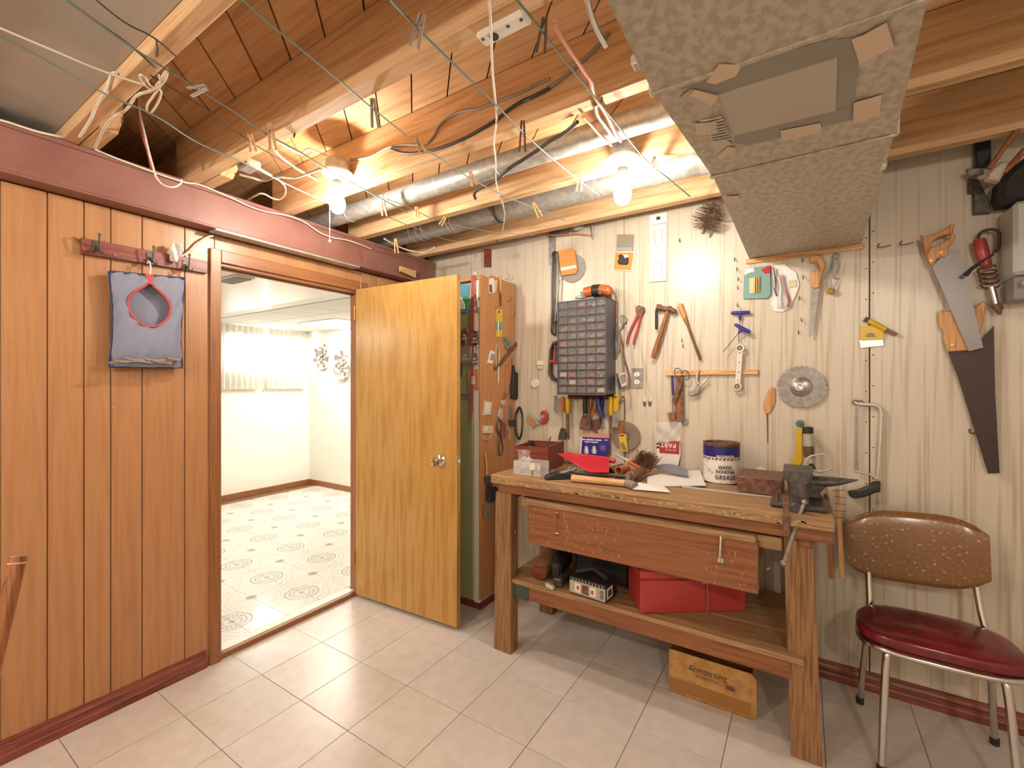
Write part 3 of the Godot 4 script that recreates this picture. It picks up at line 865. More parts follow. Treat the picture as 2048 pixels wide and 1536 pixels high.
func fridge() -> void:
	var f := thing("metal_cabinet", "tall olive-green metal cabinet behind the open door with a brown board on its side", "cabinet", Vector3(0.55, 0, 0.2))
	commit(mb().bx(Vector3(0.28, 0.04, 0.03), Vector3(0.80, 2.03, 0.372), 0.006), "body", M.grey_trim, f)
	commit(mb().bx(Vector3(0.29, 1.322, 0.374), Vector3(0.752, 2.02, 0.395), 0.006), "upper_door", M.green_enamel, f)
	commit(mb().bx(Vector3(0.29, 0.05, 0.374), Vector3(0.752, 1.285, 0.395), 0.006), "lower_door", M.green_enamel, f)
	commit(mb().bx(Vector3(0.29, 1.85, 0.395), Vector3(0.75, 2.015, 0.3965), 0.0005), "pale_band", M.cream_enamel, f)
	commit(mb().bx(Vector3(0.756, 0.045, 0.372), Vector3(0.80, 2.03, 0.397), 0.004), "edge_strip", M.white_plastic, f)
	commit(mb().bx(Vector3(0.29, 0.0, 0.05), Vector3(0.80, 0.045, 0.385), 0.003), "plinth", M.red_wood, f)
	commit(mb().bx(Vector3(0.275, 2.03, 0.01), Vector3(0.806, 2.05, 0.4), 0.003), "top_board", M.hardboard, f)
	commit(mb().xpl([Vector2(0.012, 0.07), Vector2(0.40, 0.07), Vector2(0.40, 2.062), Vector2(0.3, 2.055), Vector2(0.29, 2.075), Vector2(0.25, 2.078), Vector2(0.12, 2.07), Vector2(0.012, 2.075)], 0.802, 0.01, 0.001), "side_board", M.hardboard, f)
	lettering("1", 0.03, Transform3D(Basis.IDENTITY, Vector3(0.771, 1.926, 0.397)), M.ink, f, "numeral", 700)
	lettering("7", 0.03, Transform3D(Basis.IDENTITY, Vector3(0.779, 1.604, 0.397)), M.ink, f, "numeral", 700)
	# red strap down the corner
	var s := thing("red_strap", "long red plastic strap hanging down the green cabinet's corner", "strap", Vector3(0.78, 1.15, 0.41))
	mat("red_strap_paint", "#a85a58", 0.35)
	for k in 3:
		var dx := 0.011 * k
		commit(mb().bar(Vector3(0.752 + dx, 2.06, 0.407 + 0.002 * k), Vector3(0.738 + dx, 1.14 + 0.04 * k, 0.403 + 0.002 * k), 0.01, 0.004, 0.001, Vector3.BACK), "strand", M.red_strap_paint, s)
	commit(mb().bar(Vector3(0.76, 2.068, 0.40), Vector3(0.784, 2.068, 0.40), 0.012, 0.03, 0.002), "clip", M.bright_steel, s)
	# on the green front
	var t := thing("blister_card", "blue and green blister card hung on the green cabinet front", "package", Vector3(0.683, 1.923, 0.4))
	commit(mb().zpl([Vector2(0.641, 2.018), Vector2(0.73, 2.009), Vector2(0.718, 1.834), Vector2(0.641, 1.841)], 0.399, 0.003), "card", M.blue_card, t)
	commit(mb().zpl([Vector2(0.648, 1.945), Vector2(0.72, 1.937), Vector2(0.714, 1.85), Vector2(0.648, 1.858)], 0.402, 0.0012), "green_print", M.green_card, t)
	commit(mb().zpl([Vector2(0.644, 1.939), Vector2(0.667, 1.938), Vector2(0.695, 1.885), Vector2(0.693, 1.855), Vector2(0.644, 1.858)], 0.4032, 0.004, 0.001), "tool_inset", M.white_card, t)
	t = thing("screw_bag", "small clear bag of screws with white tag on green cabinet, below the numeral 1", "bag", Vector3(0.77, 1.869, 0.4))
	commit(mb().zpl([Vector2(0.737, 1.902), Vector2(0.805, 1.901), Vector2(0.805, 1.827), Vector2(0.732, 1.836)], 0.399, 0.004, 0.001), "backing", M.cable_grey, t)
	commit(mb().zpl([Vector2(0.79, 1.903), Vector2(0.808, 1.903), Vector2(0.808, 1.859), Vector2(0.793, 1.859)], 0.403, 0.001), "tag", M.paper, t)
	for i in 7:
		var p: Vector3 = Vector3(0.756, 1.846, 0.404) + Vector3(0.0045 * i, 0.004 * sin(i * 2.1), 0)
		commit(mb().cyl(p, p + Vector3(0.006 * sin(i * 1.7), 0.014, 0.004), 0.0022, 7), "screw", M.bright_steel, t)
	for q in [["hardware_packet", "brown knob hardware packet topmost of the bunch on green cabinet", [Vector2(0.667, 1.722), Vector2(0.695, 1.739), Vector2(0.722, 1.734), Vector2(0.726, 1.706), Vector2(0.703, 1.689), Vector2(0.71, 1.622), Vector2(0.667, 1.627)], "rusty"], ["hardware_packet", "curved dark metal bracket packet beside the red strap", [Vector2(0.76, 1.719), Vector2(0.796, 1.714), Vector2(0.8, 1.636), Vector2(0.775, 1.622), Vector2(0.76, 1.629), Vector2(0.783, 1.649), Vector2(0.779, 1.67), Vector2(0.764, 1.677), Vector2(0.779, 1.691)], "dark_iron"], ["hardware_packet", "grey hinge packet lowest of the bunch on green cabinet", [Vector2(0.662, 1.624), Vector2(0.753, 1.623), Vector2(0.749, 1.53), Vector2(0.679, 1.513), Vector2(0.659, 1.538)], "cable_grey"], ["hardware_packet", "small grey packet with white tag beside the strap", [Vector2(0.753, 1.578), Vector2(0.802, 1.582), Vector2(0.803, 1.513), Vector2(0.749, 1.506)], "steel"]]:
		t = thing(q[0], q[1], "package", Vector3(q[2][0].x, q[2][0].y, 0.4), "hardware hung on the green cabinet")
		commit(mb().zpl(q[2], 0.399, 0.014, 0.003), "packet", M[q[3]], t)
		var c := Vector2.ZERO
		for p in q[2]: c += p / q[2].size()
		commit(mb().box(Vector3(c.x, c.y, 0.4145), Vector3(0.02, 0.012, 0.003), 0.001), "tag", M.masking_tape, t)
		for i in 3: commit(mb().ring(Vector3(c.x - 0.012 + 0.012 * i, c.y - 0.02, 0.415), Vector3.BACK, 0.006, 0.002, 12, 6), "metal_ring", M.bright_steel, t)
	t = thing("leather_pouch", "tan card with wire clips low on the upper green door", "pouch", Vector3(0.76, 1.421, 0.4))
	commit(mb().zpl([Vector2(0.722, 1.479), Vector2(0.798, 1.481), Vector2(0.809, 1.361), Vector2(0.73, 1.358), Vector2(0.718, 1.434)], 0.399, 0.006, 0.002), "card", M.hardboard, t)
	for i in 4:
		var p: Vector3 = Vector3(0.755, 1.439, 0.408) + Vector3(0.006 * i, 0, 0)
		commit(wire(mb(), [p, p + Vector3(0.004, -0.02, 0.004), p + Vector3(0.008, -0.045, 0.002), p + Vector3(0.001, -0.05, 0.002), p + Vector3(-0.003, -0.02, 0.002)], 0.0015), "wire_clip", M.bright_steel, t)
	t = thing("plastic_clip", "blue plastic clip beside the door edge on green cabinet", "clip", Vector3(0.659, 1.477, 0.4))
	commit(mb().zpl([Vector2(0.643, 1.53), Vector2(0.671, 1.532), Vector2(0.67, 1.446), Vector2(0.659, 1.423), Vector2(0.641, 1.425), Vector2(0.641, 1.44), Vector2(0.656, 1.443), Vector2(0.659, 1.508), Vector2(0.643, 1.508)], 0.399, 0.006, 0.001), "clip_body", M.blue_plastic, t)
	# on the brown side board (x = 0.812)
	t = thing("paper_tag", "white printed tag pinned at the top of the brown side board", "tag", Vector3(0.815, 2.016, 0.275))
	commit(mb().xpl([Vector2(0.312, 2.051), Vector2(0.261, 2.065), Vector2(0.253, 2.029), Vector2(0.25, 1.973), Vector2(0.312, 1.96)], 0.8125, 0.003), "tag_card", M.paper, t)
	commit(mb().xpl([Vector2(0.31, 2.012), Vector2(0.287, 2.02), Vector2(0.276, 1.972), Vector2(0.308, 1.965)], 0.8156, 0.001), "print", M.rusty, t)
	commit(mb().xpl([Vector2(0.256, 2.052), Vector2(0.215, 2.062), Vector2(0.218, 2.036), Vector2(0.231, 1.99), Vector2(0.25, 1.973)], 0.8125, 0.002), "back_card", M.masking_tape, t)
	t = thing("paint_brush", "small brush with wooden handle near the top of the side board", "brush", Vector3(0.82, 1.992, 0.194))
	commit(mb().tube([Vector3(0.822, 2.089, 0.201), Vector3(0.822, 2.048, 0.198), Vector3(0.822, 2.003, 0.201), Vector3(0.822, 1.98, 0.192)], [0.009, 0.012, 0.01, 0.006], 10), "handle", M.pale_wood_y, t)
	commit(mb().tube([Vector3(0.822, 1.98, 0.192), Vector3(0.822, 1.954, 0.193), Vector3(0.822, 1.895, 0.189)], [0.006, 0.0065, 0.004], 10), "bristles", M.rusty, t)
	t = thing("yellow_tool_card", "narrow yellow card with a small chisel on the side board", "package", Vector3(0.815, 1.783, 0.202))
	commit(mb().xpl([Vector2(0.234, 1.866), Vector2(0.162, 1.88), Vector2(0.164, 1.698), Vector2(0.236, 1.691)], 0.8125, 0.003), "card", M.yellow_card, t)
	commit(mb().xpl([Vector2(0.236, 1.785), Vector2(0.168, 1.796), Vector2(0.168, 1.745), Vector2(0.236, 1.735)], 0.8156, 0.001), "green_print", M.teal_card, t)
	commit(mb().tube([Vector3(0.82, 1.79, 0.217), Vector3(0.82, 1.696, 0.219)], 0.003, 8), "blade", M.bright_steel, t)
	commit(mb().ball(Vector3(0.818, 1.855, 0.205), Vector3(0.004, 0.009, 0.008), 10), "knob", M.rusty, t)
	t = thing("leather_pad", "grey patterned oval metal plate hanging on the side board", "plate", Vector3(0.815, 1.658, 0.101))
	commit(mb().xpl([Vector2(0.144, 1.706), Vector2(0.115, 1.705), Vector2(0.038, 1.646), Vector2(0.029, 1.617), Vector2(0.068, 1.609), Vector2(0.121, 1.618), Vector2(0.156, 1.667), Vector2(0.159, 1.692)], 0.813, 0.006, 0.002), "plate_body", M.steel, t)
	for q in [Vector3(0.82, 1.678, 0.132), Vector3(0.82, 1.654, 0.108), Vector3(0.82, 1.63, 0.079)]:
		commit(mb().ring(q, Vector3.RIGHT, 0.009, 0.002, 14, 6), "embossing", M.dark_iron, t)
	t = thing("steel_bar", "brown flat steel bar crossing the side board at a slant", "bar", Vector3(0.82, 1.592, 0.114))
	commit(mb().xpl([Vector2(-0.042, 1.71), Vector2(-0.068, 1.697), Vector2(0.217, 1.489), Vector2(0.26, 1.484), Vector2(0.266, 1.503), Vector2(0.233, 1.511)], 0.82, 0.005, 0.001), "bar_body", M.rusty, t)
	t = thing("hasp", "long chrome staple-shaped hasp on the side board", "hasp", Vector3(0.82, 1.529, 0.222))
	commit(wire(mb(), [Vector3(0.822, 1.507, 0.241), Vector3(0.822, 1.559, 0.25), Vector3(0.822, 1.628, 0.247), Vector3(0.822, 1.636, 0.231), Vector3(0.822, 1.63, 0.217), Vector3(0.822, 1.561, 0.211), Vector3(0.822, 1.51, 0.22)], 0.003), "shackle", M.bright_steel, t)
	commit(mb().tube([Vector3(0.822, 1.504, 0.22), Vector3(0.822, 1.416, 0.22), Vector3(0.822, 1.391, 0.224)], [0.007, 0.006, 0.002], 8), "blade", M.bright_steel, t)
	t = thing("white_packet", "tilted white packet on the side board beside the chrome hasp", "package", Vector3(0.815, 1.557, 0.288))
	commit(mb().xpl([Vector2(0.295, 1.603), Vector2(0.25, 1.594), Vector2(0.28, 1.518), Vector2(0.333, 1.519)], 0.8125, 0.006, 0.002), "packet", M.white_card, t)
	commit(mb().xpl([Vector2(0.291, 1.582), Vector2(0.261, 1.577), Vector2(0.277, 1.54), Vector2(0.309, 1.539)], 0.8185, 0.001), "print", M.grey_card, t)
	t = thing("black_pouch", "black cloth pouch hanging at the side board's wall edge", "pouch", Vector3(0.83, 1.404, 0.04))
	commit(mb().xpl([Vector2(0.046, 1.517), Vector2(0.029, 1.471), Vector2(-0.024, 1.467), Vector2(-0.059, 1.425), Vector2(-0.056, 1.391), Vector2(-0.012, 1.358), Vector2(-0.018, 1.297), Vector2(0.007, 1.284), Vector2(0.068, 1.293), Vector2(0.074, 1.358), Vector2(0.056, 1.444)], 0.8125, 0.022, 0.007), "pouch_body", M.black_rubber, t)
	commit(wire(mb(), [Vector3(0.825, 1.516, 0.06), Vector3(0.825, 1.549, 0.065), Vector3(0.825, 1.562, 0.055)], 0.002), "loop", M.black, t)
	t = thing("screw_packet", "clear packet of small parts below the red strap", "package", Vector3(0.815, 1.239, 0.337))
	commit(mb().xpl([Vector2(0.36, 1.287), Vector2(0.284, 1.277), Vector2(0.299, 1.195), Vector2(0.378, 1.196)], 0.8125, 0.008, 0.002), "card", M.masking_tape, t)
	commit(mb().xpl([Vector2(0.354, 1.274), Vector2(0.302, 1.267), Vector2(0.321, 1.208), Vector2(0.366, 1.21)], 0.8205, 0.003, 0.001), "window", M.white_card, t)
	t = thing("clip_packet", "tan packet with a chrome wire clip low on the side board", "package", Vector3(0.815, 1.097, 0.331))
	commit(mb().xpl([Vector2(0.378, 1.134), Vector2(0.269, 1.126), Vector2(0.272, 1.08), Vector2(0.378, 1.086)], 0.8125, 0.006, 0.001), "card", M.masking_tape, t)
	commit(mb().xpl([Vector2(0.361, 1.128), Vector2(0.331, 1.126), Vector2(0.333, 1.1), Vector2(0.363, 1.101)], 0.8185, 0.001), "label_print", M.paper, t)
	commit(wire(mb(), [Vector3(0.822, 1.079, 0.378), Vector3(0.822, 1.058, 0.383), Vector3(0.822, 1.045, 0.372), Vector3(0.822, 1.049, 0.324), Vector3(0.822, 1.064, 0.302), Vector3(0.822, 1.081, 0.302)], 0.0025), "wire_loop", M.bright_steel, t)
	t = thing("padlock_tag", "small steel padlock tag hanging beside the black pouch", "tag", Vector3(0.82, 1.279, 0.155))
	commit(mb().xpl([Vector2(0.172, 1.288), Vector2(0.123, 1.284), Vector2(0.129, 1.26), Vector2(0.152, 1.244), Vector2(0.177, 1.262)], 0.8125, 0.006, 0.001), "tag_plate", M.bright_steel, t)
	commit(wire(mb(), [Vector3(0.82, 1.285, 0.161), Vector3(0.82, 1.315, 0.15), Vector3(0.82, 1.336, 0.139)], 0.003), "pin", M.rusty, t)
	commit(wire(mb(), [Vector3(0.825, 1.288, 0.163), Vector3(0.825, 1.314, 0.13), Vector3(0.825, 1.331, 0.105)], 0.003), "pin", M.rusty, t)
	t = thing("long_pliers", "long-nose pliers with dark handles hanging on the side board", "pliers", Vector3(0.82, 1.086, 0.198))
	commit(mb().xpl([Vector2(0.208, 1.225), Vector2(0.19, 1.233), Vector2(0.169, 1.22), Vector2(0.166, 1.178), Vector2(0.193, 1.156), Vector2(0.222, 1.181)], 0.815, 0.01, 0.002), "jaws", M.bright_steel, t)
	commit(wire(mb(), [Vector3(0.822, 1.164, 0.216), Vector3(0.822, 1.13, 0.234), Vector3(0.822, 1.095, 0.231), Vector3(0.822, 1.057, 0.206), Vector3(0.822, 1, 0.216), Vector3(0.822, 0.928, 0.208)], 0.0045), "handle", M.dark_iron, t)
	commit(wire(mb(), [Vector3(0.822, 1.16, 0.2), Vector3(0.822, 1.126, 0.179), Vector3(0.822, 1.092, 0.195), Vector3(0.822, 1.044, 0.187), Vector3(0.822, 0.971, 0.169), Vector3(0.822, 0.929, 0.19)], 0.0045), "handle", M.dark_iron, t)
	t = thing("wire_bundle", "tangle of red, white and grey hook-up wires on the side board", "wires", Vector3(0.82, 1.08, 0.128))
	var ends := [Vector3(0.83, 1.147, 0.181), Vector3(0.83, 1.143, 0.165), Vector3(0.83, 1.145, 0.154), Vector3(0.83, 1.141, 0.138), Vector3(0.83, 1.148, 0.13)]
	var tails := [Vector3(0.835, 1.052, 0.199), Vector3(0.835, 1.037, 0.172), Vector3(0.835, 1.026, 0.151), Vector3(0.835, 1.015, 0.107), Vector3(0.835, 1.063, 0.129)]
	for i in 5:
		var m: Vector3 = (ends[i] + tails[i]) / 2 + Vector3(0.006, 0.0, 0.012 * sin(i * 2.0))
		commit(wire(mb(), [ends[i], m, tails[i]], 0.003), "wire", M[["cable_red", "cable_dark", "cable_grey", "cable_white", "cable_red"][i]], t)
	commit(mb().box(Vector3(0.835, 1.068, 0.185), Vector3(0.01, 0.028, 0.014), 0.003), "red_sleeve", M.red_paint, t)
	t = thing("try_square", "small steel square at the wall edge of the side board", "square", Vector3(0.82, 1.178, 0.068))
	commit(mb().xpl([Vector2(0.085, 1.247), Vector2(0.054, 1.25), Vector2(0.054, 1.147), Vector2(0.087, 1.148)], 0.814, 0.003), "blade", M.steel, t)
	commit(mb().xpl([Vector2(0.098, 1.15), Vector2(0.029, 1.148), Vector2(0.011, 1.1), Vector2(0.085, 1.109)], 0.814, 0.009, 0.002), "stock", M.dark_iron, t)
	for i in 6:
		var wp: Vector3 = [Vector3(0.812, 2.082, 0.126), Vector3(0.812, 2.085, 0.078), Vector3(0.812, 1.839, 0.054), Vector3(0.812, 1.941, 0.102), Vector3(0.812, 1.877, 0.249), Vector3(0.812, 1.507, 0.126)][i]
		one(wire(mb(), [wp, wp + Vector3(0.02, 0.004, -0.004), wp + Vector3(0.035, 0.012, 0.004 * (i % 3)), wp + Vector3(0.03, 0.03, 0.008)], 0.0014), "wire_hook", M.nail, ["first bent wire at the side board's top edge", "second bent wire at the side board's top edge", "bent wire at the side board's wall edge below the top", "small nail beside the brush bristles", "small nail left of the yellow tool card", "small nail below the slanted steel bar"][i], "hook", "wire hooks on the side board")
	t = thing("cord_coil", "coil of thin black cord hanging beside the side board", "cord", Vector3(0.85, 1.127, 0.012))
	for i in 3: commit(mb().ring(Vector3(0.854, 1.125, 0.02) + Vector3(0.004 * i, 0.003 * i, 0.006 * i), Vector3(0.15 * i, 0.05, 1).normalized(), 1.0, 0.06, 28, 6).put(Transform3D(Basis.IDENTITY, Vector3(0.854, 1.125, 0.02)) * Transform3D(Basis.from_scale(Vector3(0.019 + 0.003 * i, 0.098 + 0.005 * i, 0.05)), Vector3.ZERO) * Transform3D(Basis.IDENTITY, -Vector3(0.854, 1.125, 0.02))), "loop", M.black_rubber, t)
	t = thing("hatchet", "small axe with a pale wooden handle hanging low on the side board", "axe", Vector3(0.82, 0.89, 0.347))
	commit(mb().tube([Vector3(0.825, 0.975, 0.357), Vector3(0.825, 0.95, 0.366), Vector3(0.825, 0.903, 0.351), Vector3(0.825, 0.829, 0.349)], [0.007, 0.008, 0.008, 0.007], 10), "handle", M.pale_wood_y, t)
	commit(mb().xpl([Vector2(0.367, 0.817), Vector2(0.285, 0.818), Vector2(0.276, 0.786), Vector2(0.3, 0.754), Vector2(0.358, 0.77)], 0.815, 0.018, 0.004), "head", M.dark_iron, t)
	t = thing("whisk_brush", "grey bristled brush hanging below the hatchet", "brush", Vector3(0.82, 0.644, 0.333))
	commit(mb().xpl([Vector2(0.367, 0.769), Vector2(0.29, 0.749), Vector2(0.23, 0.708), Vector2(0.266, 0.681), Vector2(0.31, 0.656), Vector2(0.367, 0.663)], 0.835, 0.022, 0.006), "bristle_head", M.black_rubber, t)
	for i in 6:
		var p: Vector3 = Vector3(0.84, 0.673, 0.387) + Vector3(0, 0, -0.008 * i)
		commit(mb().tube([p, p + Vector3(0.004, -0.05, 0.003 * sin(i)), p + Vector3(0.002, -0.10 - 0.01 * sin(i * 3.0), 0.004 * cos(i * 2.0))], [0.004, 0.004, 0.002], 6), "bristle_tuft", M.steel, t)

func bench() -> void:
	var b := thing("workbench", "worn wooden workbench with a wide drawer and a low shelf", "workbench", Vector3(1.83, 0, 0.35))
	for z in [[0.03, 0.24, 0.905], [0.243, 0.455, 0.912], [0.458, 0.695, 0.92]]:
		commit(mb().bx(Vector3(1.098, 0.875, z[0]), Vector3(2.56, z[2], z[1]), 0.006), "top_plank", M.bench_wood, b)
	commit(mb().bx(Vector3(1.13, 0.828, 0.635), Vector3(2.555, 0.8745, 0.668), 0.003), "apron", M.drawer_wood, b)
	commit(mb().bx(Vector3(1.13, 0.79, 0.05), Vector3(2.555, 0.8745, 0.085), 0.003), "apron", M.drawer_wood, b)
	for x in [1.16, 2.45]:
		commit(mb().bx(Vector3(x, 0.79, 0.086), Vector3(x + 0.04, 0.8745, 0.634), 0.003), "cross_rail", M.drawer_wood, b)
	var legs := [[1.101, 1.207, 1.113, 1.209, 0.598, 0.668], [2.429, 2.525, 2.402, 2.497, 0.575, 0.622], [1.11, 1.20, 1.12, 1.20, 0.12, 0.2], [2.429, 2.525, 2.41, 2.50, 0.1, 0.17]]
	for l in legs:
		commit(leg_shape(l[0], l[1], l[2], l[3], l[4], l[5], 0.0, 0.828), "leg", M.bench_leg, b)
	# drawer
	var d := commit(mb().bx(Vector3(1.319, 0.598, 0.655), Vector3(2.325, 0.795, 0.68), 0.004), "drawer", M.drawer_wood, b)
	commit(mb().bx(Vector3(1.312, 0.792, 0.63), Vector3(2.318, 0.818, 0.69), 0.004), "drawer_ledge", M.bench_wood, d)
	commit(mb().bx(Vector3(1.34, 0.615, 0.15), Vector3(1.36, 0.785, 0.656), 0.002), "drawer_side", M.drawer_wood, d)
	commit(mb().bx(Vector3(2.29, 0.615, 0.15), Vector3(2.31, 0.785, 0.656), 0.002), "drawer_side", M.drawer_wood, d)
	commit(mb().bx(Vector3(1.36, 0.615, 0.15), Vector3(2.29, 0.625, 0.656), 0.001), "drawer_bottom", M.drawer_wood, d)
	for x in [[1.26, 1.338], [2.312, 2.40]]:
		commit(mb().bx(Vector3(x[0], 0.768, 0.60), Vector3(x[1], 0.815, 0.652), 0.004), "runner", M.bench_wood, b)
	for q in [[Vector3(1.479, 0.769, 0.68), Vector3(1.479, 0.67, 0.68), "brass"], [Vector3(2.199, 0.796, 0.68), Vector3(2.195, 0.7, 0.68), "bright_steel"]]:
		var a: Vector3 = q[0]
		var e: Vector3 = q[1]
		var hd := wire(mb(), [a, a + Vector3(0, -0.004, 0.02), (a + e) / 2 + Vector3(0, 0, 0.024), e + Vector3(0, 0.004, 0.02), e], 0.004)
		hd.box(a, Vector3(0.022, 0.018, 0.006), 0.002)
		hd.box(e, Vector3(0.022, 0.018, 0.006), 0.002)
		commit(hd, "drawer_handle", M[q[2]], d)
	# shelf
	for z in [[0.09, 0.29], [0.293, 0.47], [0.473, 0.655]]:
		commit(mb().bx(Vector3(1.16, 0.365, z[0]), Vector3(2.47, 0.387, z[1]), 0.003), "shelf_plank", M.bench_wood, b)
	commit(mb().bx(Vector3(1.215, 0.293, 0.605), Vector3(2.425, 0.3645, 0.64), 0.003), "shelf_rail", M.drawer_wood, b)
	commit(mb().bx(Vector3(1.208, 0.29, 0.612), Vector3(1.30, 0.3645, 0.645), 0.003), "green_block", mat("dull_green", "#3c4a3c", 0.6), b)
	commit(mb().bx(Vector3(1.2, 0.29, 0.1), Vector3(2.43, 0.3645, 0.135), 0.003), "shelf_rail", M.drawer_wood, b)
	# flaked paint along the worn front edge
	var r := RandomNumberGenerator.new()
	r.seed = 5
	var fm := mat("paint_flakes", "#b09a72", 0.7)
	var fl := mb()
	for i in 150:
		var x := r.randf_range(1.12, 2.5)
		var c := Vector2(x, r.randf_range(0.882, 0.903))
		var p := []
		var w := r.randf_range(0.002, 0.012)
		var k := 6
		for j in k: p.append(c + Vector2(cos(TAU * j / k) * w * r.randf_range(0.6, 1.4), sin(TAU * j / k) * w * 0.45 * r.randf_range(0.5, 1.2)))
		fl.zpl(p, 0.6948, 0.0009)
	var fo := commit(fl, "paint_flakes", fm, b)
	fo.set_meta("kind", "stuff")
	var sc := mb()
	var sm := mat("bare_scratch", "#c08a58", 0.7)
	for i in 130:
		var cl := [1.52, 1.66, 1.72, 1.38, 2.22][i % 5] as float
		var c := Vector2(cl + r.randfn(0, 0.05 if i % 5 else 0.012), r.randf_range(0.605, 0.785))
		var L := r.randf_range(0.002, 0.012)
		var a := r.randf_range(1.2, 1.9) if r.randf() < 0.7 else r.randf_range(0, 3)
		var dv := Vector2.from_angle(a)
		var nv := Vector2(-dv.y, dv.x) * r.randf_range(0.0006, 0.0025)
		sc.zpl([c - dv * L, c + nv, c + dv * L, c - nv], 0.6798, 0.0008)
	var so := commit(sc, "scratches", sm, d)
	so.set_meta("kind", "stuff")

func leg_shape(a0: float, b0: float, a1: float, b1: float, z0: float, z1: float, y0: float, y1: float) -> MB:
	var b := mb()
	b.prism([Vector2(a0, y0), Vector2(b0, y0), Vector2(b1, y1), Vector2(a1, y1)], z1 - z0, Transform3D(Basis.IDENTITY, Vector3(0, 0, z0)), 0.003)
	return b

func chair() -> void:
	var t := thing("dining_chair", "chrome kitchen chair with a red vinyl seat and a glossy brown speckled back", "chair", Vector3(2.87, 0, 0.32))
	var vin := tri_mat("brown_vinyl", noise(61, 0.05, ["#74502f", "#7c5632", "#815b36", "#cdb693"], [0.3, 0.5, 0.8, 0.86], FastNoiseLite.TYPE_SIMPLEX_SMOOTH, 3), Vector3.ONE * 4.5, 0.2)
	var red := tri_mat("red_vinyl", noise(62, 0.012, ["#641820", "#6b1b23", "#721f27"], [0.3, 0.5, 0.7]), Vector3.ONE * 3.0, 0.18)
	# back pad: curved pillow
	var rings := []
	for i in 13:
		var u := -1.0 + 2.0 * i / 12.0
		var ring := []
		var e := pow(absf(u), 4.0)
		var hx := 2.845 + u * 0.222
		var zc := 0.165 - 0.03 * (1.0 - u * u) 
		var hh := 0.143 * (1.0 - 0.42 * e)
		var th := 0.02 * sqrt(maxf(0.02, 1.0 - pow(absf(u), 8.0)))
		for j in 16:
			var a := TAU * j / 16
			var cy := signf(sin(a)) * pow(absf(sin(a)), 0.55) * hh
			var cz := signf(cos(a)) * pow(absf(cos(a)), 0.8) * th
			ring.append(Vector3(hx, 0.712 + cy + u * 0.012, zc + cz - cy * 0.14))
		rings.append(ring)
	commit(mb().loft(rings), "backrest", vin, t)
	# seat cushion
	rings = []
	var prof := [[0.86, 0.426], [0.97, 0.431], [1.005, 0.446], [1.0, 0.464], [0.95, 0.476], [0.75, 0.486], [0.4, 0.491], [0.05, 0.492]]
	for p in prof:
		var ring := []
		for j in 40:
			var a := TAU * j / 40
			var cx := signf(cos(a)) * pow(absf(cos(a)), 0.62) * 0.23
			var cz := signf(sin(a)) * pow(absf(sin(a)), 0.7) * 0.16
			ring.append(Vector3(2.873 + cx * p[0] * (1.0 + 0.12 * sin(a)), p[1], 0.34 + cz * p[0]))
		rings.append(ring)
	commit(mb().loft(rings), "seat", red, t)
	var fr := []
	for j in 41:
		var a := TAU * j / 40
		fr.append(Vector3(2.873 + signf(cos(a)) * pow(absf(cos(a)), 0.62) * 0.222 * (1.0 + 0.12 * sin(a)), 0.42, 0.34 + signf(sin(a)) * pow(absf(sin(a)), 0.7) * 0.158))
	commit(mb().tube(fr, 0.0115, 8, false), "seat_frame", M.chrome, t)
	for s in [-1, 1]:
		var x: float = 2.873 + s * 0.152
		var lg := commit(wire(mb(), [Vector3(x + s * 0.02, 0.012, 0.535), Vector3(x + s * 0.012, 0.2, 0.512), Vector3(x + s * 0.002, 0.38, 0.49), Vector3(x - s * 0.006, 0.412, 0.475), Vector3(x - s * 0.012, 0.418, 0.44)], 0.0125, 10), "leg", M.chrome, t)
		commit(mb().cyl(Vector3(x + s * 0.02, 0.0, 0.536), Vector3(x + s * 0.02, 0.03, 0.533), 0.0145, 12), "foot", M.black_rubber, lg)
		lg = commit(wire(mb(), [Vector3(2.88 + s * 0.206, 0.012, 0.132), Vector3(2.877 + s * 0.194, 0.2, 0.165), Vector3(2.874 + s * 0.18, 0.4, 0.205), Vector3(2.872 + s * 0.172, 0.46, 0.2), Vector3(2.865 + s * 0.166, 0.57, 0.172), Vector3(2.86 + s * 0.162, 0.74, 0.135)], 0.0115, 10), "back_leg", M.chrome, t)
		commit(mb().cyl(Vector3(2.88 + s * 0.206, 0.0, 0.131), Vector3(2.88 + s * 0.206, 0.03, 0.135), 0.0145, 12), "foot", M.black_rubber, lg)

func contents() -> void:
	overhead()
	coat_rack()
	tools_left()
	organizer()
	tools_under_organizer()
	tools_middle()
	tools_right()
	bench_top_items()
	vise()
	shelf_items()
	floor_items()

func pin(p: Vector3, up: Vector3, face: Vector3, label: String, m: StandardMaterial3D, L := 0.08) -> void:   # wooden clothespin gripping a line at p
	var t := thing("clothespin", label, "clothespin", p, "clothespins on the lines")
	var z := face.normalized()
	var y := (up - z * up.dot(z)).normalized()
	var x := y.cross(z)
	for s in [-1.0, 1.0]:
		var a: Vector3 = p + y * L * 0.42 + x * s * 0.004
		var b: Vector3 = p - y * L * 0.58 + x * s * (0.011 if L > 0.05 else 0.008)
		commit(mb().bar(a, b, 0.007, 0.012, 0.0012, z), "prong", m, t)
	commit(mb().ring(p + y * L * 0.05, z, 0.005, 0.0014, 10, 5), "spring", M.bright_steel, t)

func cable(called: String, label: String, pts: Array, r: float, m: Material, category := "cable") -> MeshInstance3D:
	return one(wire(mb(), pts, r), called, m, label, category)

